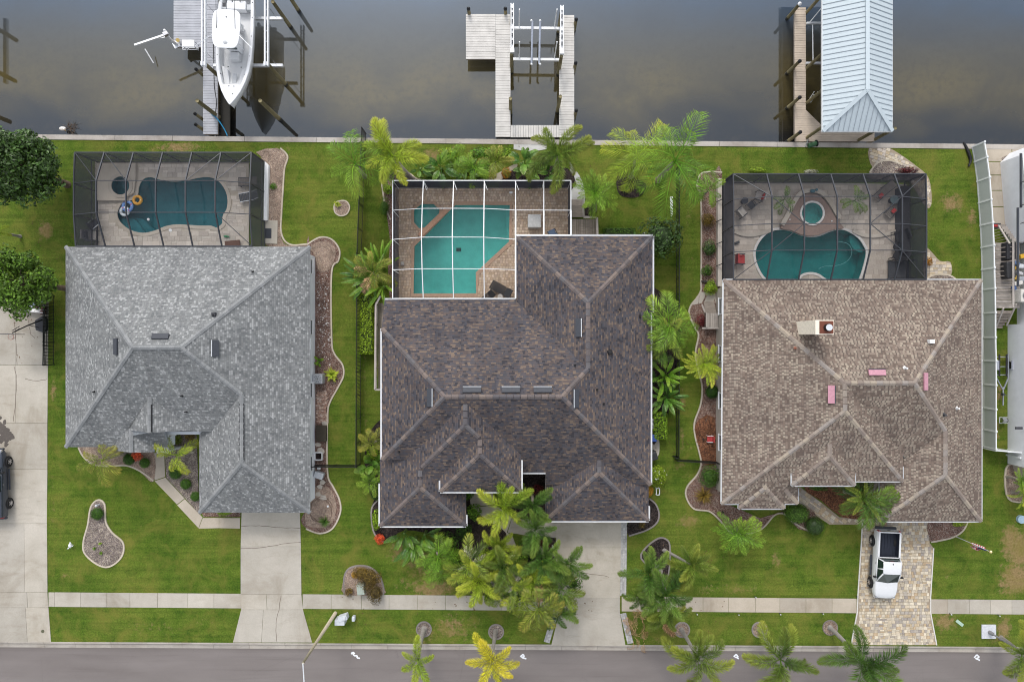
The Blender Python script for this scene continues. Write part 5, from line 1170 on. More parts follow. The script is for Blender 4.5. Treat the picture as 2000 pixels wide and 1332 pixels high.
armchair('pale armchair facing the round table on the tan house deck', 1444, 417, .16, 40, pale, bronze, 'lounge group on the tan house deck', 1.15)
armchair('grey ottoman chair between the two pale armchairs', 1464, 402, .16, 130, slingd, bronze, 'lounge group on the tan house deck', .9)
round_table('dark round table beside the pale armchairs on the tan house deck', 1450, 395, .16, .28, slate, bronze)
armchair('red cushioned chair against the west screen of the tan house cage', 1442, 508, .16, 0, redc, bronze, None, 1.25)
o = MB().box((P(1440, 474, .3).x, P(1440, 474, .3).y, .25), (.42, .2, .16), .4).build('pool_net', dark, bevel=.05); tag(o, 'dark rolled net lying by the west screen of the tan deck', 'net')
lounger('taupe lounger with red pillow, nearer the canal on the tan deck', 1722, 376, .16, 42, sling, bronze, 'loungers with red pillows on the tan deck')
lounger('taupe lounger with red pillow, nearer the house on the tan deck', 1744, 408, .16, 46, sling, bronze, 'loungers with red pillows on the tan deck')
for a, b, l in ((1724, 381, 'nearer the canal'), (1749, 411, 'nearer the house')):
    q = P(a, b, .9); o = MB().box((q.x, q.y, .66), (.42, .3, .14), R(45)).build('pillow', redc, bevel=.06); tag(o, 'red pillow on the taupe lounger %s' % l, 'pillow', 'red pillows')
round_table('grey blue round table between the red pillow loungers', 1739, 393, .16, .36, plain('table_blue', (.12, .17, .18), .4), bronze)
for k, (a, b, g) in enumerate(((1750, 463, 200), (1748, 500, 150))): armchair('black wicker chair %s the fire table in the tan house cage' % ('above', 'below')[k], a, b, .16, g, blk, blk, 'black wicker chairs', 1.4)
round_table('black round fire table at the east end of the tan house deck', 1751, 483, .16, .5, blk, blk, .5)
t = thing('outdoor_kitchen', 'dark outdoor counter along the east screen of the tan house cage', 'counter', P(1758, 440, .15))
q = P(1762, 430, .6); MB().box((q.x, q.y, .6), (.7, 5.4, .9)).build('cabinet', slate, t, bevel=.02); MB().box((q.x, q.y, 1.08), (.8, 5.5, .06)).build('worktop', blk, t)
t = thing('day_bed', 'black framed daybed at the house corner of the tan cage', 'daybed', P(1760, 525, .15))
q = P(1758, 527, .6); MB().box((q.x, q.y, .35), (1.7, 1.5, .1)).build('mattress', slingd, t)
for a in (-.85, .85):
    for b in (-.75, .75): MB().bar((q.x + a, q.y + b, .14), (q.x + a, q.y + b, 1.5), .07, .07).build('post', black, t)
for a in (-.85, 0, .85): MB().bar((q.x + a, q.y - .75, 1.5), (q.x + a, q.y + .75, 1.5), .06, .06).build('top_rail', black, t)
for b in (-.75, .75): MB().bar((q.x - .85, q.y + b, 1.52), (q.x + .85, q.y + b, 1.52), .06, .06).build('top_rail', black, t)
q = P(1586, 374, .6); o = MB().ball((q.x, q.y, .72), .2, 10, 6, (1.1, .8, .8)).ball((q.x + .32, q.y + .1, .74), .12, 8, 5).build('pool_toy', plain('toy_blue', (.06, .16, .20), .6)); tag(o, 'dark teal float toy on the seat wall above the round spa', 'toy')
for a, b in ((1543, 429), (1625, 432)):
    q = P(a, b, .5); o = MB().tube([(q.x, q.y, .43), (q.x, q.y, .5)], .05, 10).build('deck_light', white); tag(o, 'tiny white deck light %s of the round spa' % ('left' if a < 1600 else 'right'), 'light', 'deck lights by the spa')
# floats in the grey house pool
zw = ZD - .13
def float_ring(label, px, py, r_, t_, mat, mat2=None):
    p = P(px, py, .1); t = thing('pool_float', label, 'float', (p.x, p.y, zw), 'inflatable rings in the pool')
    place('ring', MB().ring((0, 0, t_ * .6), r_, t_, 30, 10).mesh('ring', mat, True), t, (0, 0, 0))
    if mat2:
        for k in range(4):
            a = k * 1.57 + .4; place('stripe', MB().ball((r_ * math.cos(a), r_ * math.sin(a), t_ * .68), t_ * 1.02, 8, 6, (.9, .9, 1)).mesh('stripe', mat2, True), t, (0, 0, 0))
    place('valve', MB().tube([(r_, 0, t_ * 1.5), (r_, 0, t_ * 1.75)], .03, 6).mesh('valve', white), t, (0, 0, 0))
float_ring('orange yellow swim ring floating in the grey house pool', 268, 391, .32, .125, plain('float_orange', (.72, .36, .045), .4))
float_ring('blue and pink swim ring beside the orange ring', 249, 403, .37, .13, plain('float_blue', (.16, .30, .62), .4), plain('float_pink', (.55, .16, .26), .4))
float_ring('white and pale blue swim ring nearest the pool steps', 243, 413, .32, .12, plain('float_white', (.66, .72, .76), .4))
o = MB().box((P(235, 400, .1).x, P(235, 400, .1).y, zw + .04), (.7, .9, .09), .5).build('pool_float', plain('float_navy', (.03, .05, .09), .4), bevel=.06); tag(o, 'dark navy float mat under the swim rings', 'float')
q = P(296, 431, -.5); o = MB().ball((q.x, q.y, zw + .03), .12, 10, 6, (1, 1, .6)).build('chlorine_float', white); tag(o, 'small white dispenser floating by the pool steps', 'dispenser')
q = P(333, 450, ZD); o = MB().tube([(q.x, q.y, ZD), (q.x, q.y, ZD + .03)], .14, 16).build('skimmer_lid', white); tag(o, 'round white skimmer lid in the grey house deck', 'lid')
q = P(441, 462, .2); o = MB().ball((q.x, q.y, ZD + .08), .12, 8, 5, (1.8, .7, .6)).ball((q.x + .25, q.y - .02, ZD + .1), .07, 6, 4).build('pool_toy', plain('toy_green', (.03, .22, .09), .5)); tag(o, 'green toy lying on the grey house pool deck', 'toy')
# ================================================================ docks, lifts, boats
def planks(root, poly, z, mat, along='x', pitch=.215, gap=.022, th=.05):
    """deck boards of one rectangle (px0,py0,px1,py1 as world x0,x1,y0,y1), boards run along the given axis; shared mesh for boards of one length"""
    x0, x1, y0, y1 = poly
    L = (x1 - x0) if along == 'x' else (y1 - y0); D = (y1 - y0) if along == 'x' else (x1 - x0)
    n = max(1, round(D / pitch)); pw = D / n
    me = MB().box((0, 0, 0), (L, pw - gap, th)).mesh('plank', mat)
    base = world_loc(root)
    for k in range(n):
        c = ((x0 + x1) / 2, y0 + (k + .5) * pw, z - th / 2) if along == 'x' else (x0 + (k + .5) * pw, (y0 + y1) / 2, z - th / 2)
        o = bpy.data.objects.new('plank', me); col.objects.link(o); o.parent = root; o.location = Vector(c) - base + Vector((0, 0, rnd.uniform(-.003, .003)))
        o.rotation_euler = (0, 0, 0 if along == 'x' else R(90))
def piling(label, x, y, zt, r_=.15, cap=None, group='timber pilings of the docks', lean=(0, 0)):
    t = thing('piling', label, 'piling', (x, y, WATER), group)
    MB().tube([(x, y, -3.1), (x + lean[0] * .3, y + lean[1] * .3, 0), (x + lean[0], y + lean[1], zt)], [r_ * 1.12, r_ * 1.05, r_ * .92], 10).build('post', piling_m, t, True)
    MB().tube([(x, y, -2.0), (x, y, WATER + .35)], [r_ * 1.16, r_ * 1.13], 10).build('wet_band', plain('wet_timber', (.035, .033, .025), .5), t)
    if cap:
        MB().tube([(x + lean[0], y + lean[1], zt - .06), (x + lean[0], y + lean[1], zt + .05), (x + lean[0], y + lean[1], zt + .2)], [r_ * 1.1, r_ * 1.12, .03], 12).build('cap', cap, t)
    return t
def frame_rect(root, x0, x1, y0, y1, z, mat=wood_old):
    for a, b in (((x0, y0), (x1, y0)), ((x1, y0), (x1, y1)), ((x1, y1), (x0, y1)), ((x0, y1), (x0, y0))):
        MB().bar((a[0], a[1], z), (b[0], b[1], z), .06, .2).build('joist', mat, root)
wx_ = lambda px, py, z: tuple(P(px, py, z).xy)
DZ = .12
# ---- west dock
x0, yA = wx_(396.5, 262, DZ); x1, yB = wx_(425, -40, DZ)
D1 = thing('dock', 'grey composite plank dock beside the white boat', 'dock', (x0, yA, DZ))
planks(D1, (x0, x1, yA - .02, yB), DZ, plank_g); frame_rect(D1, x0 + .05, x1 - .05, yA, yB, DZ - .16)
a0, b0 = wx_(339, 93, DZ); a1, b1 = wx_(396, 1.5, DZ)
planks(D1, (a0, a1 - .01, b0, b1), DZ, plank_g); frame_rect(D1, a0 + .05, a1 - .05, b0 + .05, b1 - .05, DZ - .16)
MB().prism([(P(428, 0, -.3).x, yA), (P(446, 0, -.3).x, yA), (P(446, 0, -.3).x, yA + 4.6), (P(428, 0, -.3).x, yA + 4.6)], -.75, -.6).build('lower_landing', plain('landing_dark', (.03, .028, .024), .8), D1)
for nm, px, py, zt, lb in (('a', 385, 197, 3.4, 'tall bare piling leaning over the west dock walkway'), ('b', 508, 197, 3.4, 'tall bare piling in open water right of the white boat bow')):
    x, y = wx_(px, py, zt); piling(lb, x, y, zt, .17)
for px, py, lb in ((382, 135, 'short black capped piling on the west dock nearest the winch'), (380, 222, 'short black capped piling on the west dock, second from the sea wall'), (381, 243, 'short black capped piling on the west dock nearest the sea wall')):
    x, y = wx_(px, py, 1.1); piling(lb, x, y, 1.0, .13, black)
for x, y, lb in ((-24.62, 22.2, 'boat lift piling at the dock side of the white boat'), (-19.6, 22.2, 'boat lift piling at the bow end right of the white boat'), (-19.2, 27.2, 'boat lift piling right of the white boat stern'), (-18.5, 28.6, 'outer mooring piling right of the white boat stern')):
    piling(lb, x, y, 3.2 if x < -18.6 else 2.6, .16)
L1 = thing('boat_lift', 'aluminium boat lift holding the white boat', 'boat lift', (-22, 25, 0))
for x in (-24.62, -19.6):
    for dx in (-.13, .13): MB().bar((x + dx, 21.9, 3.42), (x + dx, 29.5, 3.42), .09, .26).build('top_beam', alum, L1)
    for k in range(9): MB().bar((x - .13, 22.2 + k * .85, 3.45), (x + .13, 22.2 + k * .85, 3.45), .06, .06).build('tie', alum, L1)
    MB().tube([(x, 22.0, 3.62), (x, 29.5, 3.62)], .045, 8).build('drive_shaft', chrome, L1)
    MB().box((x, 22.1, 3.5), (.4, .3, .22)).build('drive_plate', alum, L1, bevel=.02)
for y in (27.0, 23.07):
    MB().bar((-25.0, y, .72), (-19.2, y, .72), .22, .26).build('cradle_beam', alum, L1)
    for x in (-24.5, -19.7): MB().tube([(x, y, .8), (x, y, 3.4)], .018, 5).build('cable', chrome, L1)
for x in (-23.2, -22.1): MB().bar((x, 22.0, .95), (x, 28.5, .95), .16, .14).build('bunk', plain('bunk_carpet', (.1, .11, .13), .9), L1)
# ---- centre console boat
gel = plain('gelcoat_white', (.80, .81, .83), .22, var=.03, spec=.5); gel2 = plain('deck_nonskid', (.66, .67, .68), .55, var=.04, scale=3); teak = plain('hatch_grey', (.48, .50, .52), .5)
def make_boat(label, loc, rz, s=1.0, hull=gel, top=True, name='boat'):
    t = thing(name, label, 'boat', loc, 'boats on lifts', (0, 0, rz)); t.scale = (s, s, s)
    pp = lambda nm, mb, mt, sm=False, bv=0, par=None: place(nm, mb.mesh(nm, mt, sm), par or t, (0, 0, 0), bevel=bv)
    st = [(-4.4, 1.36, 0), (-3.4, 1.42, 0), (-2, 1.46, 0), (-.6, 1.46, .02), (.6, 1.42, .05), (1.6, 1.30, .10), (2.5, 1.07, .17), (3.3, .76, .25), (3.9, .42, .32), (4.25, .17, .36), (4.42, .02, .38)]
    h = MB(); hl = []
    for x, w_, dz in st:
        kz = .05 + max(0, (x - 1.0)) ** 2 * .055; cw = w_ * .86; cz = kz + .38 + max(0, x) * .03
        hl.append([(x, w_, 1.32 + dz), (x, w_ * .985, 1.05 + dz), (x, cw, min(cz, 1.0)), (x, 0, min(kz, 1.2 + dz)), (x, -cw, min(cz, 1.0)), (x, -w_ * .985, 1.05 + dz), (x, -w_, 1.32 + dz)])
    h.loft(hl, False, True, False); hb = pp('hull', h, hull, True)
    g = MB(); inn = .24
    for sgn in (1, -1):
        g.loft([[(x, sgn * w_, 1.32 + dz), (x, sgn * (w_ + .02), 1.35 + dz), (x, sgn * max(0, w_ - .02), 1.39 + dz), (x, sgn * max(0, w_ - inn), 1.38 + dz), (x, sgn * max(0, w_ - inn - .02), 1.30 + dz)] for x, w_, dz in st])
    pp('gunwale', g, gel, True)
    d = MB(); d.loft([[(x, max(.0, w_ - inn - .02), 1.30 + dz), (x, max(0, w_ - inn - .05), .70 + (0.35 if x > 2.2 else 0)), (x, -max(0, w_ - inn - .05), .70 + (.35 if x > 2.2 else 0)), (x, -max(0, w_ - inn - .02), 1.30 + dz)] for x, w_, dz in st if x < 4.3], False, True, True)
    pp('deck', d, gel2)
    fd = MB(); fd.prism([(2.75, .95), (3.3, .70), (3.9, .38), (4.3, .1), (4.3, -.1), (3.9, -.38), (3.3, -.70), (2.75, -.95)], 1.3, 1.56); pp('foredeck', fd, gel, bv=.03)
    for sgn in (1, -1): fs_ = MB(); fs_.prism([(1.1, sgn * 1.08), (2.75, sgn * .72), (2.75, sgn * .3), (1.4, sgn * .55)], .68, 1.12); pp('bow_seat', fs_, gel2, bv=.03)
    pp('bow_hatch', MB().box((2.1, 0, 1.02), (.8, .32, .05)), teak)
    for x, y in ((1.2, .52), (1.2, -.52), (2.9, .2), (2.9, -.2), (3.5, .12)): pp('cup_holder', MB().tube([(x, y, 1.1 if x < 2 else 1.56), (x, y, 1.13 if x < 2 else 1.575)], .045, 8), black)
    for x in (-3.9, -2.7, -1.2, .4, 1.9, 3.0):
        for sgn in (1, -1):
            w_ = next(b[1] for b in st if b[0] >= x) - .12; pp('cleat', MB().tube([(x, sgn * w_, 1.38), (x, sgn * w_, 1.44 + max(0, x - 1) * .06)], .035, 6), dark)
    c = MB(); c.box((-.7, 0, 1.25), (1.5, .95, 1.1), 0, .86); co_ = pp('console', c, gel, bv=.08)
    pp('windshield', MB().box((.02, 0, 1.95), (.06, .8, .5)), glass)
    pp('console_seat', MB().box((.35, 0, 1.02), (.65, .8, .62), 0, .9), gel2, bv=.06)
    pp('leaning_post', MB().box((-1.95, 0, 1.35), (.55, 1.05, .8), 0, .9), gel2, bv=.06)
    pp('transom_seat', MB().box((-3.65, 0, 1.05), (.7, 1.5, .62)), gel, bv=.06)
    for sgn in (1, -1): pp('bait_well', MB().box((-3.55, sgn * .98, 1.05), (.45, .36, .5)), teak, bv=.03)
    pp('livewell_lid', MB().box((-3.65, -.98, 1.31), (.3, .26, .02)), dark)
    pp('swim_platform', MB().box((-4.55, 0, .55), (.5, 2.0, .14)), gel, bv=.04)
    if top:
        r_ = MB(); q = []
        for k in range(40):
            a = 2 * math.pi * k / 40; ex = .42
            cx_ = math.copysign(abs(math.cos(a)) ** ex, math.cos(a)); sx_ = math.copysign(abs(math.sin(a)) ** ex, math.sin(a))
            q.append((-1.0 + 1.5 * cx_, (1.1 - .1 * max(0, cx_)) * sx_))
        r_.prism(q, 2.92, 3.04); tt = pp('t_top', r_, gel, False, .04)
        for a, b in ((-1.9, .8), (-.15, .8)):
            for sgn in (1, -1): pp('t_top_leg', MB().tube([(a * .9 - .1, sgn * .62, 1.0), (a, sgn * b, 2.95)], .035, 8), alum)
        pp('radar_light', MB().ball((.05, 0, 3.06), .14, 10, 5, (1, 1.3, .3)), teak)
        pp('horn', MB().tube([(-1.9, 0, 3.03), (-1.9, 0, 3.1)], .04, 6), dark)
        for sgn in (1, -1):
            pp('antenna', MB().tube([(-1.0, sgn * .72, 3.06), (-3.6, sgn * .70, 3.5)], .018, 5), black)
            pp('outrigger', MB().tube([(-.55, sgn * 1.02, 3.0), (.55, sgn * 2.2, 3.3)], .022, 5), alum)
        pp('helm_cushion', MB().box((-.9, -.98, 2.2), (1.5, .34, .06), .06), slate, bv=.03)
    for sgn in (1, -1):
        m_ = pp('outboard_motor', MB().box((-4.75, sgn * .42, 1.45), (.75, .46, .62), 0, .8), gel, bv=.1)
        place('lower_unit', MB().box((-4.75, sgn * .42, .55), (.3, .16, 1.3)).mesh('lower_unit', gel), m_, (0, 0, 0)); place('cowl_trim', MB().box((-4.7, sgn * .42, 1.77), (.36, .3, .04)).mesh('cowl_trim', teak), m_, (0, 0, 0))
        pp('rigging_hose', MB().tube([(-3.9, sgn * .3, 1.35), (-4.2, sgn * .42, 1.75), (-4.5, sgn * .42, 1.6)], .035, 6), black)
    return t
make_boat('white centre console fishing boat with hardtop raised on the west lift', (-22.62, 23.6, 1.02), R(-92.6), 1.02)
# davit crane + table on the west dock
cr = thing('davit_crane', 'white davit crane reaching over the water from the west dock corner', 'crane', (*wx_(343, 88, DZ), DZ))
b_ = P(345, 88, DZ); e_ = P(325, 68, 2.3); f_ = P(263, 89, 2.5)
MB().tube([b_, (b_.x - .05, b_.y + .02, 1.0), e_], [.14, .12, .10], 10).build('mast', alum, cr); MB().bar(e_, f_, .14, .17).build('boom', alum, cr)
MB().box((e_.x, e_.y, e_.z + .1), (.4, .34, .3), .5).build('winch', chrome, cr, bevel=.04); MB().ball((e_.x - .05, e_.y + .25, e_.z + .2), .11, 8, 6).build('winch_motor', white, cr); MB().box((b_.x, b_.y, DZ + .03), (.55, .55, .06), .5).build('base_plate', alum, cr)
MB().bar(e_ - Vector((0, 0, .35)), (e_ + f_) / 2 - Vector((0, 0, .05)), .06, .06).build('strut', alum, cr)
o = MB().tube([P(283, 96, -.4), P(300, 124, -.9)], .05, 8).build('floating_pole', white); tag(o, 'thin white pole hanging in the water below the crane', 'pole')
t = thing('fish_table', 'white fish cleaning table on the west dock edge', 'table', P(368, 85, DZ))
q = P(367.5, 85, 1.0); MB().box((q.x, q.y, .98), (1.05, .6, .06)).build('table_top', white, t, bevel=.02)
for a in (-.45, .45):
    for b in (-.22, .22): MB().bar((q.x + a, q.y + b, DZ), (q.x + a, q.y + b, .96), .06, .06).build('leg', alum, t)
o = MB().tube([P(347, 79, .3), P(347, 79, .55)], .16, 14).build('bucket', plain('bucket_yellow', (.68, .50, .18), .5)); tag(o, 'yellow bucket beside the crane foot', 'bucket')
t = thing('dock_ladder', 'white dock ladder at the lower edge of the west platform', 'ladder', P(375, 95, DZ)); q = P(372, 95, .2)
for dy in (0, -.14): MB().bar((q.x - .6, q.y + dy, .3), (q.x + .7, q.y + dy, .3), .05, .05).build('rail', alum, t)
for dx in (-.6, -.1, .7): MB().bar((q.x + dx, q.y + .12, .3), (q.x + dx, q.y - .16, .3), .05, .05).build('rung', alum, t)
pts = smooth([tuple(P(a, b).xy) for a, b in ((418, 72), (419, 130), (420, 170), (424, 200), (422, 222))], 5, False)
o = MB().tube([(p.x, p.y, DZ + .03) for p in pts], .03, 6).build('power_cable', black); tag(o, 'black cable lying along the west dock walkway', 'cable')
pts = smooth([tuple(P(a, b).xy) for a, b in ((415, 225), (424, 232), (433, 243), (441, 256), (446, 267))], 5, False)
o = MB().tube([(p.x, p.y, .2) for p in pts], .045, 6).build('blue_hose', plain('hose_blue', (.01, .22, .42), .5)); tag(o, 'blue hose from the tall piling to the sea wall', 'hose')
t = thing('wading_bird', 'white wading bird standing in the shallows by the sea wall', 'bird', P(122, 252, WATER)); q = P(123, 252, -.8)
bm_ = MB(); bm_.ball((q.x, q.y, -.75), .22, 10, 7, (1.35, .75, .7)); bm_.tube([(q.x + .22, q.y + .02, -.68), (q.x + .36, q.y - .05, -.45), (q.x + .38, q.y - .14, -.3), (q.x + .45, q.y - .22, -.3)], [.1, .06, .05, .03], 7); bm_.build('body', plain('plumage', (.80, .76, .72), .9), t, True)
MB().tube([(q.x + .45, q.y - .22, -.3), (q.x + .52, q.y - .32, -.36)], [.025, .008], 5).build('beak', plain('beak', (.5, .3, .06), .5), t)
for s in (-.05, .05): MB().tube([(q.x + s, q.y + s, -.85), (q.x + s, q.y + s, WATER - .1)], .014, 5).build('leg', black, t)
br = MB(); rb = random.Random(3)
for k in range(60):
    a = rb.uniform(0, 6.28); l = rb.uniform(.3, 1.0); c = P(138 + rb.uniform(-9, 9), 250 + rb.uniform(-6, 6), WATER); br.tube([(c.x, c.y, WATER - .02), (c.x + l * math.cos(a) * .6, c.y + l * math.sin(a) * .6, WATER + rb.uniform(.02, .25))], [.018, .006], 4)
o = br.build('mangrove_twigs', bark); tag(o, 'dark tangle of twigs in the water beside the white bird', 'twigs', kind='stuff')
# off to the west: the next lift, seen here mostly by its reflection
for x, y, lb in ((-46.2, 28.0, 'piling of the next dock at the left edge of the canal, farther out'), (-46.3, 24.2, 'piling of the next dock at the left edge of the canal, middle'), (-46.8, 20.4, 'piling of the next dock at the left edge of the canal, near the wall')):
    piling(lb, x, y, 3.2, .2)
t = thing('boat_lift', 'beam of the next boat lift at the left edge of the canal', 'boat lift', (-47, 26, 0)); MB().bar((-47.2, 24.0, 3.2), (-47.2, 30, 3.2), .3, .3).build('top_beam', alum, t); MB().bar((-46.9, 20, .2), (-46.9, 22.5, .2), .4, .2).build('catwalk', plank_g, t)

# ---- middle dock
D2 = thing('dock', 'pale plank horseshoe dock with an empty boat lift', 'dock', (*wx_(1000, 262, DZ), DZ))
X = lambda px: P(px, 0, DZ).x
Y = lambda py: P(0, py, DZ).y
planks(D2, (X(910), X(967.5), Y(116), Y(28)), DZ, plank_w); planks(D2, (X(967.5) + .012, X(997), Y(268), Y(28.5)), DZ, plank_w); planks(D2, (X(997) + .012, X(1092) - .012, Y(268.5), Y(245)), DZ, plank_w, 'y'); planks(D2, (X(1092), X(1121.5), Y(269), Y(30)), DZ, plank_w)
for r_ in ((X(911), X(996), Y(115), Y(29)), (X(969), X(995), Y(262), Y(117)), (X(1093), X(1120), Y(262), Y(31)), (X(998), X(1091), Y(264), Y(247))): frame_rect(D2, *r_, DZ - .16)
for px, py, lb in ((915, 15, 'black capped piling at the outer corner of the pale platform'), (987, 15, 'black capped piling behind the pale platform beside the lift'), (1124, 36, 'black capped piling at the outer right of the pale dock'), (1123, 121, 'black capped piling halfway along the right walkway'), (1124, 214, 'black capped piling on the right walkway near the shore')):
    x, y = wx_(px, py, .95); piling(lb, x + (0 if px < 1000 else .06), y - .1, .9, .14, black)
for px, py, lb in ((997, 190, 'bare timber post inside the left arm of the pale dock'), (1095, 186, 'bare timber post inside the right arm of the pale dock')):
    x, y = wx_(px, py, 2.9); piling(lb, x, y, 2.6, .15)
for x, y in ((P(999, 104, 2.9).x, P(999, 103, 2.9).y), (P(1097, 105, 2.9).x, P(1097, 107, 2.9).y), (P(999, 15, 2.9).x, P(999, 15, 2.9).y), (P(1097, 20, 2.9).x, P(1097, 20, 2.9).y)):
    piling('lift piling under the %s beam of the empty lift, %s end' % ('left' if x < 1.5 else 'right', 'canal' if y > 25 else 'shore'), x, y, 2.6, .15)
L2 = thing('boat_lift', 'empty white aluminium boat lift in the middle dock', 'boat lift', (2, 24, 0))
for px, ya_, yb_ in ((1000.5, 8, 103), (1097.5, 12, 106)):
    x = P(px, 0, 2.8).x; y0 = P(0, yb_, 2.8).y; y1 = P(0, ya_, 2.8).y
    for dx in (-.1, .1): MB().bar((x + dx, y0, 2.8), (x + dx, y1, 2.8), .08, .26).build('top_beam', white, L2)
    MB().bar((x, y0, 2.74), (x, y1, 2.74), .1, .05).build('track', alum, L2)
    for k in range(7): MB().box((x, y0 + (y1 - y0) * (k + .5) / 7, 2.9), (.1, .22, .07)).build('gear_cover', slate if k % 3 else alum, L2)
    MB().box((x, y0 + .1, 2.82), (.34, .3, .3)).build('drive_plate', alum, L2, bevel=.02)
xa, xb = P(1002, 0, .5).x, P(1093, 0, .5).x
for py in (55, 116):
    y = P(0, py, .5).y; MB().bar((xa, y, .45), (xb, y - .05, .45), .2, .24).build('cradle_beam', white, L2)
    for px in (1014, 1083): 
        q = P(px, py - 3, .55); MB().tube([(q.x, q.y, .5), (q.x + (.05 if px > 1050 else 0), q.y + .25, 3.0)], .05, 8).build('guide_post', white, L2)
for px in (1040, 1055): MB().tube([P(px - 2, 126, .8), P(px, 42, .8)], .085, 10).build('bunk', plain('bunk_grey', (.30, .33, .40), .6), L2)
for px in (1038, 1055):
    for py in (41, 126): q = P(px, py, .85); MB().ball(q, .1, 8, 6).build('bunk_cap', white, L2)

# ---- east dock, boathouse
D3 = thing('dock', 'beige plank dock beside the metal roofed boathouse', 'dock', (*wx_(1563, 270, DZ), DZ))
planks(D3, (X(1552), X(1574), Y(215), Y(15)), DZ, plank_b, pitch=.2)
n_ = 13
for k in range(14):      # splayed boards where the walk widens
    y0 = Y(277) + (Y(215) - Y(277)) * k / 14; y1 = Y(277) + (Y(215) - Y(277)) * (k + 1) / 14
    pxr = lambda y: min(X(1708), X(1574) + max(0, (Y(215) - y)) * 1.02) if y > Y(247) else X(1708)
    MB().prism([(X(1552.5), y0 + .007), (pxr(y0), y0 + .007), (pxr(y1) if y1 <= Y(247) or y0 > Y(247) else pxr(y1), y1 - .007), (X(1552.5), y1 - .007)], DZ - .05, DZ).build('plank', plank_b, D3)
frame_rect(D3, X(1553), X(1573), Y(262), Y(17), DZ - .16)
for px, py, lb, cp in ((1563, 7, 'white capped piling at the outer end of the beige dock', white), (1563, 119, 'black capped piling on the beige dock, farthest of three from shore', black), (1563, 190, 'black capped piling on the beige dock, middle of three', black), (1564, 258, 'black capped piling on the beige dock nearest the sea wall', black)):
    x, y = wx_(px, py, 1.5); piling(lb, x, y, 1.4, .14, cp)
BH = thing('boathouse', 'boathouse with pale blue standing seam metal hip roof', 'boathouse', (27.7, 24, 0))
e0, e1, yf, ez_, rz_ = 24.88, 30.47, 16.78, 3.3, 4.8
xm = (e0 + e1) / 2; ap = 19.55; yn = 31.0
metal = plain('metal_roof', (.50, .57, .61), .45, 0, .04); seam = plain('seam_shadow', (.34, .39, .43), .5)
def roof_panel(q):
    MB().add(q, [tuple(range(len(q)))])
    m = MB(); n = len(q); m.add([Vector(a) for a in q] + [Vector(a) - Vector((0, 0, .05)) for a in q], [tuple(range(n)), tuple(range(2 * n - 1, n - 1, -1))] + [(i, n + i, n + (i + 1) % n, (i + 1) % n) for i in range(n)]); m.build('roof_panel', metal, BH)
pw = .405; sl = (rz_ - ez_) / (xm - e0)
for sgn, xe in ((1, e0), (-1, e1)):
    y = yf; k = 0
    while y < yn:
        y2 = min(yn, y + pw)
        def top(yy):
            t_ = min(1, (yy - yf) / (ap - yf)); return (xe + (xm - xe) * t_, yy, ez_ + (rz_ - ez_) * t_)
        q = [(xe, y + .012, ez_), (xe, y2 - .012, ez_), top(y2 - .012), top(y + .012)]
        roof_panel(q if sgn < 0 else q[::-1])
        a, b = Vector((xe, y, ez_ + .02)), Vector(top(y)) + Vector((0, 0, .02))
        if (b - a).length > .25: MB().bar(a, b, .035, .06).build('seam', seam, BH)
        y = y2; k += 1
x = e0
while x < e1 - .01:
    x2 = min(e1, x + pw)
    def topx(xx):
        t_ = 1 - abs(xx - xm) / (xm - e0); return (xx, yf + (ap - yf) * t_, ez_ + (rz_ - ez_) * t_)
    q = [(x + .012, yf, ez_), (x2 - .012, yf, ez_), topx(x2 - .012)] + ([topx(xm)] if x < xm < x2 else []) + [topx(x + .012)]
    roof_panel(q)
    a, b = Vector((x, yf, ez_ + .02)), Vector(topx(x)) + Vector((0, 0, .02))
    if (b - a).length > .25: MB().bar(a, b, .035, .06).build('seam', seam, BH)
    x = x2
for a, b in (((e0, yf, ez_), (xm, ap, rz_)), ((e1, yf, ez_), (xm, ap, rz_)), ((xm, ap, rz_), (xm, yn, rz_))): MB().bar(Vector(a) + Vector((0, 0, .06)), Vector(b) + Vector((0, 0, .06)), .30, .05).build('ridge_flashing', metal, BH)
for a, b in (((e0, yf), (e1, yf)), ((e0, yf), (e0, yn)), ((e1, yf), (e1, yn))): MB().bar((a[0], a[1], ez_ - .13), (b[0], b[1], ez_ - .13), .07, .2).build('fascia', white, BH)
MB().prism([(e0 + .1, yf + .1), (e1 - .1, yf + .1), (e1 - .1, yn), (e0 + .1, yn)], ez_ - .3, ez_ - .24).build('soffit', white, BH)
for px, py in ((1575, 24), (1575, 133), (1575, 201), (1575, 269), (1676, 274), (1709, 272)):
    q = P(px, py, DZ); MB().tube([(q.x + .05, q.y, -3.0), (q.x + .05, q.y, ez_ - .2)], .13, 10).build('post', piling_m, BH, True)
for y in (19, 23, 27): MB().tube([(e1 - .3, y, -3.0), (e1 - .3, y, ez_ - .2)], .14, 10).build('post', piling_m, BH, True)
L3 = thing('boat_lift', 'aluminium lift frame under the boathouse roof', 'boat lift', (26, 24, 0))
q0, q1 = P(1575, 46, .4), P(1574, 124, .4)
for q in (q0, q1): MB().bar((q.x, q.y, .4), (30.2, q.y, .4), .16, .2).build('cradle_beam', alum, L3)
MB().bar(P(1587, 49, .5), P(1588, 124, .5), .06, .06).build('guide_rail', white, L3); MB().tube([P(1582, 44, .6), P(1609, 11, 2.0)], .04, 6).build('guide_post', white, L3)
navy = plain('hull_navy', (.03, .05, .11), .25, var=.1)
make_boat('navy and white boat sheltering under the boathouse roof', (27.0, 23.6, .72), R(-91), .95, navy, False)
t = thing('hose_reel', 'green garden hose cart on the lawn edge by the beige dock', 'hose cart', P(1583, 284)); q = P(1586, 283, .4)
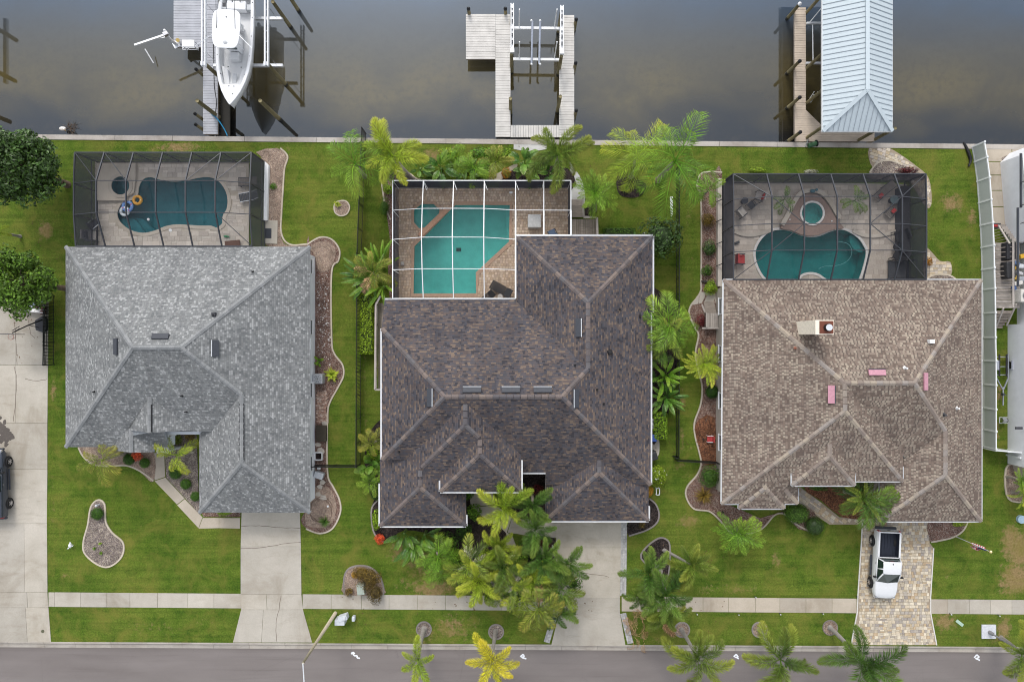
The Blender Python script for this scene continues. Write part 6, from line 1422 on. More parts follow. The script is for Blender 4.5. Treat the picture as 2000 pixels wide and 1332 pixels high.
MB().tube([(q.x - .3, q.y - .1, .4), (q.x + .35, q.y + .12, .4)], .2, 14).build('drum', plain('hose_green', (.05, .13, .06), .5), t); MB().tube([(q.x + .35, q.y + .12, .4), (q.x + .42, q.y + .14, .4)], .27, 14).build('flange', black, t)
for s in (0, .3): MB().bar((q.x - .45 + s * .3, q.y - .1 + s * .3, .1), (q.x - .55, q.y + .3, .9), .04, .04).build('handle', alum, t)
t = thing('ladder', 'small aluminium ladder on the boathouse post by the beige dock', 'ladder', P(1580, 190, .1))
for s in (0, .3): MB().tube([P(1577, 200, .2) + Vector((s, 0, 0)), P(1577, 200, .2) + Vector((s, .4, 1.3))], .03, 6).build('rail', alum, t)
for k in range(4): MB().bar(P(1577, 200, .2) + Vector((0, .1 * k, .3 * k)), P(1577, 200, .2) + Vector((.3, .1 * k, .3 * k)), .04, .04).build('rung', alum, t)
# ================================================================ vegetation
def frond_mesh(name, mat, rng, n=34, per=2, leaf=.26, lw=.03, a0=38, a1=-48, plum=False, sweep=55, droop=.25, start=.14, taper=.5, rach=.012):
    """one feather leaf of length 1 along +x: a bowed rachis with leaflets; uv.x runs from the base to the tips"""
    m = MB(); m.uv = []; N = 14; pts = [Vector((0, 0, 0))]; dirs = []
    tw = rng.uniform(-.75, .75); a1 += rng.uniform(-16, 14); a0 += rng.uniform(-8, 8)
    for i in range(N):
        a = R(a0 + (a1 - a0) * ((i + .5) / N) ** 1.15); h = tw * (i / N) ** 2
        d = Vector((math.cos(a) * math.cos(h), math.cos(a) * math.sin(h), math.sin(a))); dirs.append(d); pts.append(pts[-1] + d / N)
    def at(t):
        f = min(N - 1e-6, t * N); i = int(f); return pts[i] + dirs[i] * ((f - i) / N), dirs[i]
    rs = [rach * (1 - .8 * i / N) for i in range(N + 1)]
    o = len(m.v); m.tube(pts, rs, 4, False); m.uv += [(i // 4 / N * .5, .75) for i in range(len(m.v) - o)]
    for k in range(n):
        t = start + (1 - start) * (k + .5) / n; p, d = at(t)
        side = Vector((0, 0, 1)).cross(d).normalized(); up = d.cross(side)
        prof = (math.sin(math.pi * min(1, (t - start) / (1 - start) * .80 + .18)) ** .6)
        cnt = per
        for s in range(cnt):
            sg = 1 if s % 2 == 0 else -1
            if plum: e = rng.uniform(-62, 82)
            else: e = rng.uniform(2, 20)
            sw = R(sweep - 26 * t + rng.uniform(-8, 8))
            ld = d * math.cos(sw) + (side * sg * math.cos(R(e)) + up * math.sin(R(e))) * math.sin(sw)
            L = leaf * prof * rng.uniform(.82, 1.12); wv = ld.cross(up if abs(ld.dot(up)) < .9 else side).normalized() * lw * rng.uniform(.8, 1.15)
            if plum: wv = (wv * .6 + up * rng.uniform(-.4, .4) * lw)
            mid = p + ld * L * .5 + Vector((0, 0, -droop * L * .08)); tip = p + ld * L * .94 + Vector((0, 0, -droop * L))
            m.add([p, mid + wv * .5, tip, mid - wv * .5], [(0, 1, 2, 3)])
            u = t * .75; b_ = rng.random(); m.uv += [(u, b_), (u + .1, b_), (min(1, u + .28), b_), (u + .1, b_)]
    return m.mesh(name, mat)
FR = {}
def fronds(kind, mat):
    key = (kind, mat.name)
    if key not in FR:
        g = random.Random(hash(kind) % 97 if False else sum(map(ord, kind + mat.name)))
        par = {'fox': dict(n=46, per=10, leaf=.25, lw=.0155, plum=True, a0=44, a1=-40, sweep=62, droop=.18, start=.13),
               'queen': dict(n=54, per=2, leaf=.31, lw=.0095, a0=44, a1=-72, sweep=64, droop=.55, start=.16),
               'areca': dict(n=36, per=2, leaf=.30, lw=.019, a0=52, a1=-48, sweep=58, droop=.30, start=.20),
               'robel': dict(n=34, per=2, leaf=.24, lw=.018, a0=34, a1=-38, sweep=58, droop=.2, start=.10),
               'sago': dict(n=40, per=2, leaf=.17, lw=.02, a0=34, a1=-28, sweep=66, droop=.08, start=.08),
               'fern': dict(n=20, per=2, leaf=.22, lw=.05, a0=45, a1=-40, sweep=60, droop=.2, start=.1)}[kind]
        FR[key] = [frond_mesh('frond', mat, g, **par) for _ in range(4)]
    return FR[key]
def palm(label, px, py, z, rpx, kind, mat, n=9, base=None, seed=0, tr=.13, tmat=None, name='palm_tree', group=None, dry=0, shaft=True, tilt=0, low=False, spread=None, flower=0, cat='palm tree'):
    g = random.Random(seed * 131 + int(px) * 7 + int(py))
    c = P(px, py, z); b = P(base[0], base[1], 0) if base else Vector((c.x + g.uniform(-.1, .1), c.y + g.uniform(-.1, .1), 0))
    t = thing(name, label, cat, (b.x, b.y, 0), group)
    mid = b.lerp(c, .5) + Vector((g.uniform(-.12, .12), g.uniform(-.12, .12), 0))
    pts = []; rr_ = []
    NS = max(6, int(z * 3))
    for i in range(NS + 1):
        u = i / NS; q = b * (1 - u) ** 2 + mid * 2 * u * (1 - u) + c * u * u; pts.append(q); rr_.append(tr * (1.25 - .5 * u) * (1.07 if i % 2 else .97) * (1.35 if i == 0 else 1))
    MB().tube(pts, rr_, 9).build('trunk', tmat or trunk_m, t, True)
    if shaft and z > 2: MB().tube([c - Vector((0, 0, .75)), c - Vector((0, 0, .3)), c + Vector((0, 0, .12))], [tr * .75, tr * .95, tr * .4], 9).build('crownshaft', shaft_m, t, True)
    ms = fronds(kind, mat); off = g.uniform(0, 360)
    for k in range(n):
        tier = k / n
        L = rpx * m_per_px(z) * 1.34 * g.uniform(.72, 1.1)
        el = spread if spread is not None else (56 - 116 * ((k * .618 + g.random() * .15) % 1))
        me = g.choice(ms)
        if dry and k >= n - dry: me = g.choice(fronds(kind, lf_dry)); el = -40
        az = off + k * 137.5 if n > 12 else off + k * 360 / n + g.uniform(-24, 24)
        place('frond', me, t, c - b + Vector((0, 0, .05)), Matrix.Rotation(R(az), 3, 'Z').to_euler() if False else (R(g.uniform(-14, 14)), R(-el * .55 + g.uniform(-9, 9)), R(az)), (L, L * g.uniform(.9, 1.1), L))
    for k in range(flower):
        az = g.uniform(0, 360); fs_ = fronds('robel', lf_silver); L = rpx * m_per_px(z) * g.uniform(.5, .8)
        place('flower_stalk', g.choice(fs_), t, c - b - Vector((0, 0, .15)), (g.uniform(-.3, .3), R(g.uniform(5, 30)), R(az)), L)
    return t

def leaf_cloud(rng, n, fn, size, out=.6, core=None):
    """n leaf faces; fn() gives (point, outward normal)"""
    m = MB(); m.uv = []
    for _ in range(n):
        b_ = rng.random(); m.uv += [(0, b_)] * 4; p, nn = fn(); d = Vector((rng.gauss(0, 1), rng.gauss(0, 1), rng.gauss(0, 1))).normalized()
        nn = (nn * out + d * (1 - out)).normalized(); a = nn.cross(d); a = a.normalized() if a.length > 1e-3 else Vector((1, 0, 0)); b = nn.cross(a)
        s = size * rng.uniform(.6, 1.3); p = Vector(p)
        m.add([p - a * s * .5, p + b * s * .28 + nn * s * .06, p + a * s * .5, p - b * s * .28 + nn * s * .06], [(0, 1, 2, 3)])
    return m
SHR = {}
def shrub_mesh(kind, mat):
    key = (kind, mat.name)
    if key in SHR: return SHR[key]
    g = random.Random(sum(map(ord, kind + mat.name))); out = []
    for v in range(2):
        lob = [(Vector((g.gauss(0, 1), g.gauss(0, 1), abs(g.gauss(0, .8)))).normalized(), g.uniform(.12, .30)) for _ in range(9)]
        def ball():
            d = Vector((g.gauss(0, 1), g.gauss(0, 1), g.gauss(0, 1) * .9)).normalized()
            if d.z < -.35: d.z *= -1
            amp = 0 if kind == 'clip' else sum(w_ * max(0, d.dot(l) - .72) / .28 for l, w_ in lob) - .10
            r_ = (1 + amp) * (g.uniform(.93, 1.02) if kind == 'clip' else g.uniform(.70, 1.04))
            return Vector((d.x * r_, d.y * r_, d.z * r_ * .9)), d
        n, s = {'clip': (1500, .115), 'loose': (620, .24), 'fine': (1200, .15)}[kind]
        m = leaf_cloud(g, n, ball, s, .62 if kind != 'clip' else .72)
        k_ = len(m.v)
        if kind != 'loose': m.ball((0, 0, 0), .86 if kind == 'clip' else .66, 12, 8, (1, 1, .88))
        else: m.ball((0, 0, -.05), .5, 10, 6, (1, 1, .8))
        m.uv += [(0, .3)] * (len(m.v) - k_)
        out.append(m.mesh('foliage', mat))
    SHR[key] = out; return out
def shrub(label, px, py, rpx, mat, kind='loose', hgt=None, name='shrub', group=None, sx=1.0, sy=1.0, cat='shrub', lift=.0, flowers=None):
    g = random.Random(int(px) * 3 + int(py)); rr_ = rpx / SC; h = hgt or rr_ * .95; zc = h * .55 + lift
    p = P(px, py, zc); t = thing(name, label, cat, (p.x, p.y, 0), group)
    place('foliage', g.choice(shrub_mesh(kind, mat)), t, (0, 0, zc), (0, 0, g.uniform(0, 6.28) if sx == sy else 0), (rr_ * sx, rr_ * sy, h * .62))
    place('stem', MB().tube([(0, 0, -.05), (0, 0, zc)], [.07, .04], 6).mesh('stem', bark), t, (0, 0, 0))
    if flowers:
        m = MB()
        for k in range(flowers[1]):
            a = g.uniform(0, 6.28); q = g.uniform(.2, .95); m.ball((rr_ * sx * q * math.cos(a), rr_ * sy * q * math.sin(a), zc + h * .62 * math.sqrt(1 - q * q) * .95), .045, 5, 3)
        o = place('blossom', m.mesh('blossom', flowers[0]), t, (0, 0, 0)); o['kind'] = 'stuff'
    return t
def hedge(label, px0, py0, px1, py1, h, mat, leaf=.13, dens=260):
    g = random.Random(int(px0)); a = P(px0, py1, h * .8); b = P(px1, py0, h * .8); cx_, cy_ = (a.x + b.x) / 2, (a.y + b.y) / 2; sx, sy = (b.x - a.x) / 2, (b.y - a.y) / 2
    t = thing('hedge', label, 'hedge', (cx_, cy_, 0)); area = 4 * sx * sy + 4 * h * (sx + sy)
    def fn():
        f = g.random() * area; e = .86
        if f < 4 * sx * sy:
            x, y = g.uniform(-1, 1), g.uniform(-1, 1); q = max(abs(x), abs(y)) ** 6 * .18
            return Vector((x * sx, y * sy, h * (1 - q) + g.uniform(-.10, .04) + .06 * math.sin(y * sy * 2.1 + x * 2))), Vector((0, 0, 1))
        s = g.choice((-1, 1))
        if g.random() < sx / (sx + sy): return Vector((g.uniform(-1, 1) * sx, s * sy * g.uniform(.93, 1.02), g.uniform(.05, .9) * h)), Vector((0, s, .2))
        return Vector((s * sx * g.uniform(.92, 1.04), g.uniform(-1, 1) * sy, g.uniform(.05, .9) * h)), Vector((s, 0, .2))
    m = leaf_cloud(g, int(area * dens), fn, leaf, .6); place('foliage', m.mesh('foliage', mat), t, (0, 0, 0))
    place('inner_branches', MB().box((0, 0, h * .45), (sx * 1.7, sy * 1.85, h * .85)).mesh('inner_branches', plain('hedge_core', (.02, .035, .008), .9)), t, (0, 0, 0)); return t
def tree(label, px, py, z, rpx, mat, seed, hz=.75, leaf=.26, n=5200, tr=.2, clumps=46, name='broadleaf_tree'):
    g = random.Random(seed); c = P(px, py, z); rr_ = rpx * m_per_px(z)
    t = thing(name, label, 'tree', (c.x * .97, c.y * .97, 0)); b = Vector((c.x * .97, c.y * .97, 0))
    MB().tube([b, b + Vector((0, 0, z * .3)), c - Vector((0, 0, rr_ * hz * .6))], [tr * 1.3, tr, tr * .7], 9).build('trunk', bark, t, True)
    cl = []
    for k in range(clumps):
        d = Vector((g.gauss(0, 1), g.gauss(0, 1), g.gauss(.15, .8))).normalized(); q = g.uniform(.45, 1.0) ** .7
        cl.append((Vector((d.x * rr_ * q, d.y * rr_ * q, d.z * rr_ * hz * q)), g.uniform(.20, .34) * rr_))
    for k in range(9):
        q = cl[k * 4][0]; MB().tube([c - Vector((0, 0, rr_ * hz * .6)), c + q * .5, c + q * .92], [tr * .45, tr * .25, .02], 6).build('limb', bark, t, True)
    def fn():
        q, r2 = g.choice(cl); d = Vector((g.gauss(0, 1), g.gauss(0, 1), g.gauss(.25, .9))).normalized(); return q + d * r2 * g.uniform(.55, 1.05), (d + Vector((0, 0, .5))).normalized()
    m = leaf_cloud(g, n, fn, leaf, .55); place('crown', m.mesh('crown', mat), t, c - b); return t
# paddle leaves (bird of paradise, banana, philodendron)
def paddle_mesh(mat, rng, W=.17, split=False, bend=40, pet=.38):
    m = MB(); m.uv = []; N = 12; p = Vector((0, 0, 0)); a0 = 62; pts = []; ds = []
    for i in range(N + 1):
        u = i / N; a = R(a0 - bend * 2.2 * max(0, u - pet * .6) ** 1.1); d = Vector((math.cos(a), 0, math.sin(a))); pts.append(p.copy()); ds.append(d); p = p + d / N
    k0 = int(N * pet); o = len(m.v); m.tube(pts, [.014 * (1 - .7 * i / N) for i in range(N + 1)], 4, False); m.uv += [(0, .8)] * (len(m.v) - o)
    nb = N - k0
    for s in (1, -1):
        row = []
        for i in range(k0, N + 1):
            u = (i - k0) / nb; wd = W * (math.sin(math.pi * min(1, u * .86 + .10)) ** .75) * rng.uniform(.9, 1.06); nz = ds[i].cross(Vector((0, 1, 0))) * -1
            row.append((pts[i], pts[i] + Vector((0, s * wd * .55, 0)) + nz * wd * .22, pts[i] + Vector((0, s * wd, 0)) + nz * wd * (.18 + rng.uniform(-.12, .12)), u))
        for i in range(nb):
            A_, B_ = row[i], row[i + 1]
            sh = .18 if split and i % 2 else 0
            B2 = tuple(B_[j].lerp(A_[j], sh) for j in range(3))
            m.add([A_[0], A_[1], A_[2], B_[0], B2[1], B2[2]], [(0, 1, 4, 3), (1, 2, 5, 4)] if s > 0 else [(3, 4, 1, 0), (4, 5, 2, 1)])
            b_ = .42 + .3 * rng.random() + .12 * s; m.uv += [(A_[3] * .6, b_), (A_[3] * .7, b_), (A_[3], b_), (B_[3] * .6, b_), (B_[3] * .7, b_), (B_[3], b_)]
    return m.mesh('leaf', mat, True)
PAD = {}
def paddles(mat, W, split, bend=40, pet=.38):
    k = (mat.name, W, split, bend)
    if k not in PAD: g = random.Random(int(W * 1000) + split); PAD[k] = [paddle_mesh(mat, g, W, split, bend, pet) for _ in range(3)]
    return PAD[k]
def big_leaf(label, px, py, rpx, n, mat=None, W=.17, split=True, h=.0, seed=0, name='bird_of_paradise_plant', group=None, bend=40, cat='plant', elev=(-35, 20), fan=None):
    g = random.Random(seed + int(px)); p = P(px, py, h); t = thing(name, label, cat, (p.x, p.y, 0), group)
    place('stem', MB().tube([(0, 0, 0), (0, 0, h + .25)], [.14, .08], 7).mesh('stem', shaft_m), t, (0, 0, 0)); ms = paddles(mat or lf_band, W, split, bend)
    for k in range(n):
        az = k * 137.5 if fan is None else fan[0] + (fan[1] - fan[0]) * (k + .5) / n + g.uniform(-9, 9)
        L = rpx / SC * g.uniform(.8, 1.25) * 1.35
        place('leaf', g.choice(ms), t, (g.uniform(-.12, .12), g.uniform(-.12, .12), h + .1), (R(g.uniform(-20, 20)), R(-g.uniform(*elev)), R(az)), L)
    return t
def rosette(label, px, py, rpx, mat, n=26, W=.07, name='agave', cat='plant', h=.15, group=None):
    g = random.Random(int(px) + n); p = P(px, py, .2); t = thing(name, label, cat, (p.x, p.y, 0), group); m = MB(); m.uv = []
    for k in range(n):
        b_ = g.random(); m.uv += [(.2, b_), (.2, b_), (.6, b_), (1, b_), (.6, b_)]; az = k * 2.4; e = R(g.uniform(12, 66)); L = rpx / SC * g.uniform(.75, 1.2); dx = Vector((math.cos(az), math.sin(az), 0)); s = Vector((-dx.y, dx.x, 0)); w_ = W * L * 1.6
        a = Vector((0, 0, h)); b = a + dx * L * .55 * math.cos(e) + Vector((0, 0, L * .55 * math.sin(e))); c = a + dx * L * (math.cos(e) * .9 + .2) + Vector((0, 0, L * .62 * math.sin(e)))
        m.add([a - s * w_ * .5, a + s * w_ * .5, b + s * w_ * .5, c, b - s * w_ * .5], [(0, 1, 2, 4), (4, 2, 3)])
    place('foliage', m.mesh('foliage', mat), t, (0, 0, 0)); place('stem', MB().tube([(0, 0, 0), (0, 0, h)], .06, 6).mesh('stem', bark), t, (0, 0, 0)); return t

# ---- street palms
GS = 'palms along the street'
palm('yellow green street palm with bent grey trunk, leftmost of the row', 816, 1288, 4.6, 40, 'fox', lf_lime, 6, (828, 1228), 1, .17, trunk_g, group=GS)
palm('bright yellow street palm over the road', 961, 1287, 4.4, 52, 'fox', lf_yel, 8, (968, 1232), 2, .14, trunk_g, group=GS)
palm('dark green street palm beside the fallen frond ring', 1362, 1284, 4.9, 62, 'fox', lf_fox, 9, (1331, 1229), 3, .14, trunk_g, group=GS)
palm('green street palm with olive fronds, middle of three at lower right', 1523, 1286, 4.9, 64, 'fox', lf_fox, 9, (1483, 1229), 4, .15, trunk_g, group=GS)
palm('large dark street palm overhanging the paver drive entrance', 1682, 1288, 5.0, 72, 'fox', lf_dark, 9, (1621, 1225), 5, .15, trunk_g, group=GS)
palm('green palm cut by the right edge of the picture by the street', 1994, 1275, 4.2, 50, 'fox', lf_fox, 8, (1955, 1245), 6, .14, trunk_g, group=GS)
# ---- canal side palms
GC = 'palms along the canal'
palm('yellow tipped bottlebrush palm leaning over the sea wall, left of the dock', 768, 306, 6.4, 62, 'fox', lf_lime, 8, (806, 352), 7, .19, trunk_m, group=GC)
palm('wispy bright green palm over the black fence near the canal', 694, 321, 5.6, 66, 'queen', lf_queen, 9, (712, 345), 8, .15, trunk_m, group=GC)
palm('green bottlebrush palm at the shore end of the pale dock', 1090, 304, 4.2, 58, 'fox', lf_fox, 9, (1084, 332), 9, .15, trunk_m, group=GC)
palm('large feathery palm with long drooping fronds over the sea wall', 1318, 316, 6.2, 92, 'queen', lf_queen, 12, (1285, 352), 10, .18, trunk_m, group=GC)
palm('yellow green feathery palm left of the large one above the mulch ring', 1243, 306, 5.2, 72, 'queen', lf_lime, 9, (1232, 345), 11, .16, trunk_m, group=GC)
palm('small fine leaved palm by the wooden deck stairs', 1163, 381, 2.6, 40, 'robel', lf_queen, 22, (1162, 412), 12, .09, trunk_m, shaft=False, group=GC)
palm('drooping green palm frond clump at the corner of the tan pool cage', 1384, 372, 2.2, 28, 'areca', lf_queen, 8, None, 13, .1, shaft=False, group=GC)
# ---- grey house
palm('yellow and green palm by the grey house front left corner', 203, 897, 3.0, 46, 'areca', lf_olive, 8, None, 14, .12, shaft=True)
palm('small yellow tipped palm in the grey house path bed', 347, 888, 2.6, 38, 'areca', lf_lime, 8, None, 15, .1, shaft=True)
rosette('dark spiky yucca in the grey garage corner bed', 635, 1018, 13, lf_dark, 40, .06, 'yucca')
big_leaf('leafy green plant against the grey house wall above the air conditioner', 622, 706, 9, 8, lf_queen, .2, False, .1, 3, 'leafy_plant', bend=25)
rosette('bright lime fern clump beside the air conditioner', 648, 732, 15, lf_lime, 46, .12, 'fern_clump')
rosette('lime leafy plant in the small gravel ring', 659, 399, 8, lf_lime, 26, .16, 'leafy_plant')
shrub('small green bush in the gravel by the grey pool cage wall', 533, 364, 6, lf_queen, 'loose')
GB = 'clipped ball shrubs by the grey house path'
for a, b, r_, l in ((252, 897, 11.5, 'clipped green ball under the grey house entry gable'), (283, 904, 10.5, 'clipped green ball just left of the grey house path'), (343, 923, 13, 'largest clipped ball right of the grey house path'), (363, 945, 11, 'middle clipped ball along the grey house garage wall'), (382, 969, 10, 'clipped ball nearest the drive along the grey garage wall')):
    shrub(l, a, b, r_, lf_lawnball, 'clip', r_ / SC * 1.2, 'clipped_shrub', GB)
shrub('round green bush at the top of the teardrop gravel bed', 190, 1003, 12.5, lf_lawnball, 'clip', .6, 'clipped_shrub')
shrub('red flowering bush under the grey house entry gable', 268, 889, 9.5, lf_ixora, 'fine', .5, 'flowering_shrub')
shrub('orange tinged leafy plants in the recess of the grey house porch', 345, 858, 11, lf_olive, 'loose', .6)
shrub('yellowish croton in the corner of the grey porch recess', 372, 850, 10, lf_croton, 'loose', .6)
shrub('low green shrub peeking from under the grey garage eave', 437, 1001, 12, lf_limeh, 'fine', .5, sx=1.2, sy=.45)
rosette('white twiggy ornament plant in the grey house path bed', 373, 881, 8, lf_silver, 24, .05, 'twiggy_plant')
for a, b, l in ((195, 1061, 'upper'), (184, 1071, 'leftmost'), (197, 1080, 'lower')): rosette(l + ' of three tiny green weeds in the teardrop bed', a, b, 4, lf_queen, 14, .2, 'weed', group='weeds in the teardrop bed')
# ---- between grey and brown house
for sgn, (a, b, f0, f1, n_, r_, l) in enumerate(((730, 545, 60, 260, 18, 42, 'large splayed traveller palm clump beside the white pool cage'), (745, 520, 20, 170, 8, 36, 'upper traveller palm leaves beside the white pool cage'), (750, 560, 180, 330, 7, 34, 'lower traveller palm leaves by the cage corner'))):
    big_leaf(l, a, b, r_, n_, lf_band if sgn == 0 else lf_queen, .06, True, 1.0, 5 + sgn, 'traveller_palm', elev=(-30, 15), fan=(f0, f1))
palm('shaggy olive fronds in the middle of the traveller palm clump', 728, 532, 2.4, 40, 'areca', lf_olive, 9, None, 31, .1, dry=2, shaft=False, name='areca_palm')
shrub('loose green shrub at the upper left corner of the white pool cage', 752, 405, 14, lf_shrub, 'fine', .8, sx=.6, sy=1.2)
shrub('yellow green croton by the corner of the white pool cage', 757, 370, 10, lf_lime, 'loose', .8)
hedge('long clipped lime hedge along the wooden ramp', 703, 574, 729, 691, 1.2, lf_limeh)
GP = 'tropical plants at the brown house west wall'
big_leaf('big glossy green paddle leaved plant by the brown house wall', 728, 905, 24, 9, lf_band, .26, False, .5, 11, 'philodendron_plant', GP, 30)
palm('silvery variegated fan of leaves by the brown house wall', 728, 866, 1.6, 28, 'areca', lf_olive, 12, None, 41, .08, shaft=False, name='ginger_plant', cat='plant', group=GP)
palm('green ginger clump below the paddle leaves by the brown house wall', 726, 940, 1.2, 24, 'areca', lf_queen, 11, None, 42, .08, shaft=False, name='ginger_plant', cat='plant', group=GP)
shrub('lime leaves around the paddle plant at the brown house wall', 730, 885, 15, lf_limeh, 'loose', .9)
shrub('green shrub at the brown house west wall below the ginger', 735, 965, 11, lf_shrub, 'loose', .7)
# ---- brown house front garden
shrub('yellow green leafy shrub at the brown house front left corner', 737, 1015, 15, lf_limeh, 'loose', .9, sx=.7, sy=1.3)
shrub('bright orange red ixora bush at the bed corner', 742, 1051, 10, lf_ixora, 'fine', .5, 'flowering_shrub')
GBP = 'bird of paradise clump under the brown house eave'
for a, b, f0, f1, n_, r_, l in ((790, 1040, 190, 350, 9, 30, 'bird of paradise clump leaning left under the brown house front eave'), (810, 1055, 210, 330, 11, 38, 'tall bird of paradise clump drooping over the patchy lawn'), (830, 1042, 230, 380, 8, 30, 'bird of paradise clump nearest the entry under the front eave')):
    big_leaf(l, a, b, r_, n_, lf_band, .10, True, .9, int(a), group=GBP, fan=(f0, f1), elev=(-35, 10))
o = MB().ball((*P(806, 1085, .5).xy, .35), .26, 14, 9).build('gazing_ball', plain('ball_blue', (.05, .07, .14), .15)); tag(o, 'dark blue gazing ball among the drooping leaves', 'ornament')
GT = 'palm thicket in front of the brown house'
palm('pale green feathery palm left of the palm thicket', 856, 1085, 3.4, 44, 'queen', lf_queen, 10, (850, 1070), 43, .09, group=GT)
palm('thin pale palm at the left fringe of the thicket near the sidewalk', 862, 1120, 3.0, 32, 'queen', lf_queen, 8, (858, 1105), 44, .08, group=GT)
palm('lime bottlebrush palm standing before the entry roof', 985, 988, 4.6, 50, 'fox', lf_lime, 8, (986, 965), 45, .12, group=GT)
palm('dark green palm at the entry recess edge', 1040, 985, 4.2, 42, 'fox', lf_dark, 9, (1040, 965), 46, .12, group=GT)
palm('dark green palm overhanging the brown garage corner', 1046, 1032, 4.0, 44, 'fox', lf_dark, 9, (1042, 1010), 47, .12, group=GT)
palm('yellow green palm at the top of the thicket', 972, 1066, 3.2, 36, 'fox', lf_lime, 9, (970, 1055), 48, .12, group=GT)
palm('grey flowered palm at the left of the thicket', 918, 1098, 3.4, 44, 'areca', lf_fox, 10, (918, 1085), 49, .12, group=GT, flower=8)
palm('bright green bottlebrush palm at the lower left of the thicket', 935, 1132, 3.6, 44, 'fox', lf_lime, 10, (932, 1112), 50, .12, group=GT, flower=2)
palm('green palm in the centre of the thicket', 985, 1105, 3.9, 42, 'fox', lf_fox, 9, (985, 1085), 51, .12, group=GT, flower=3)
palm('silver flowered palm right of the thicket centre', 1003, 1142, 4.1, 40, 'areca', lf_fox, 9, (1000, 1115), 52, .12, group=GT, flower=8)
palm('dark green palm at the top right of the thicket', 1062, 1090, 4.4, 46, 'fox', lf_dark, 9, (1056, 1070), 53, .12, group=GT)
palm('dark palm reaching over the brown house drive', 1108, 1098, 4.5, 42, 'fox', lf_dark, 9, (1072, 1080), 54, .12, group=GT)
palm('yellow green palm right of centre in the thicket', 1034, 1128, 4.4, 40, 'fox', lf_lime, 8, (1028, 1105), 55, .12, group=GT)
palm('olive palm at the right edge of the thicket over the drive', 1098, 1150, 4.4, 46, 'areca', lf_fox, 10, (1070, 1110), 56, .12, group=GT)
palm('olive palm hanging over the sidewalk at the bottom of the thicket', 1052, 1185, 4.6, 48, 'areca', lf_olive, 10, (1040, 1130), 57, .12, group=GT, dry=1)
palm('dark low palm under the thicket by the sidewalk', 1085, 1190, 3.6, 40, 'fox', lf_dark, 9, (1068, 1150), 58, .12, group=GT)
palm('green low palm between the thicket and sidewalk', 970, 1150, 3.0, 34, 'areca', lf_fox, 9, (968, 1135), 59, .12, group=GT, flower=3)
palm('yellowed low palm at the lower right of the thicket', 1020, 1165, 3.2, 36, 'areca', lf_lime, 9, (1015, 1145), 60, .1, group=GT)
shrub('dark leafy undergrowth at the centre of the thicket', 1000, 1120, 40, lf_shrub, 'loose', 1.4)
shrub('dark leafy undergrowth at the drive side of the thicket', 1065, 1125, 34, lf_shrub, 'loose', 1.5)
for a, b, r_, mt, k, l in ((893, 1092, 15, lf_queen, 'loose', 'pale green filler shrub at the left end of the thicket'), (950, 1088, 16, lf_limeh, 'loose', 'lime filler shrub near the top of the thicket'), (1012, 1092, 18, lf_queen, 'loose', 'bright green filler shrub in the upper middle of the thicket'), (1098, 1122, 17, lf_shrub, 'fine', 'dense green filler shrub at the drive side of the thicket'), (1040, 1152, 20, lf_limeh, 'loose', 'lime filler shrub in the lower middle of the thicket'), (1080, 1168, 18, lf_queen, 'loose', 'bright filler shrub at the lower right of the thicket'), (905, 1130, 16, lf_fox, 'loose', 'green filler shrub at the lower left of the thicket'), (958, 1165, 14, lf_limeh, 'fine', 'lime filler shrub beside the sidewalk under the thicket'), (1030, 1070, 16, lf_shrub, 'loose', 'dark filler shrub at the path end of the thicket'), (925, 1112, 13, lf_silver, 'loose', 'silvery flowering shrub at the left of the thicket'), (995, 1130, 14, lf_silver, 'loose', 'silvery flowering shrub in the heart of the thicket'), (872, 1062, 20, lf_shrub, 'loose', 'dark green shrub between the hanging leaves and the thicket'), (845, 1100, 17, lf_queen, 'loose', 'fresh green shrub below the hanging leaves'), (1120, 1140, 15, lf_shrub, 'loose', 'dark shrub spilling onto the brown house drive'), (1110, 1175, 15, lf_olive, 'loose', 'olive shrub spilling onto the sidewalk corner of the drive'), (1005, 1175, 15, lf_shrub, 'loose', 'dark shrub over the sidewalk under the thicket')):
    shrub(l, a, b, r_, mt, k, 1.9 if mt is lf_silver else 1.5, lift=1.6 if mt is lf_silver else .6, group=GT)
shrub('green leafy shrub at the left of the brown house path', 925, 1000, 14, lf_queen, 'loose', .8)
shrub('green leafy shrub beside the brown entry wall', 915, 965, 11, lf_queen, 'loose', .8)
shrub('dark leafy shrub in the black mulch left of the path', 905, 1040, 15, lf_shrub, 'loose', .8)
shrub('burgundy leafed bush in the entry recess', 1052, 955, 10, lf_red, 'loose', .7)
shrub('burgundy bush near the brown drive edge', 1066, 1060, 10, lf_red, 'loose', .6)
shrub('bronze green croton hedge curving along the horseshoe bed', 722, 1128, 20, lf_croton, 'fine', 1.0, sx=1.0, sy=1.0)
shrub('bronze croton with yellow tips over the sidewalk edge', 733, 1158, 17, lf_croton, 'fine', 1.1, sx=.9, sy=1.0)
shrub('dark bronze croton at the top of the horseshoe bed', 706, 1117, 13, lf_croton, 'fine', .9, sx=1.2, sy=.8)
shrub('small orange croton in the horseshoe bed', 692, 1123, 6, lf_orange, 'loose', .4); shrub('small red croton at the sidewalk corner of the horseshoe bed', 682, 1155, 8, lf_croton, 'loose', .5)
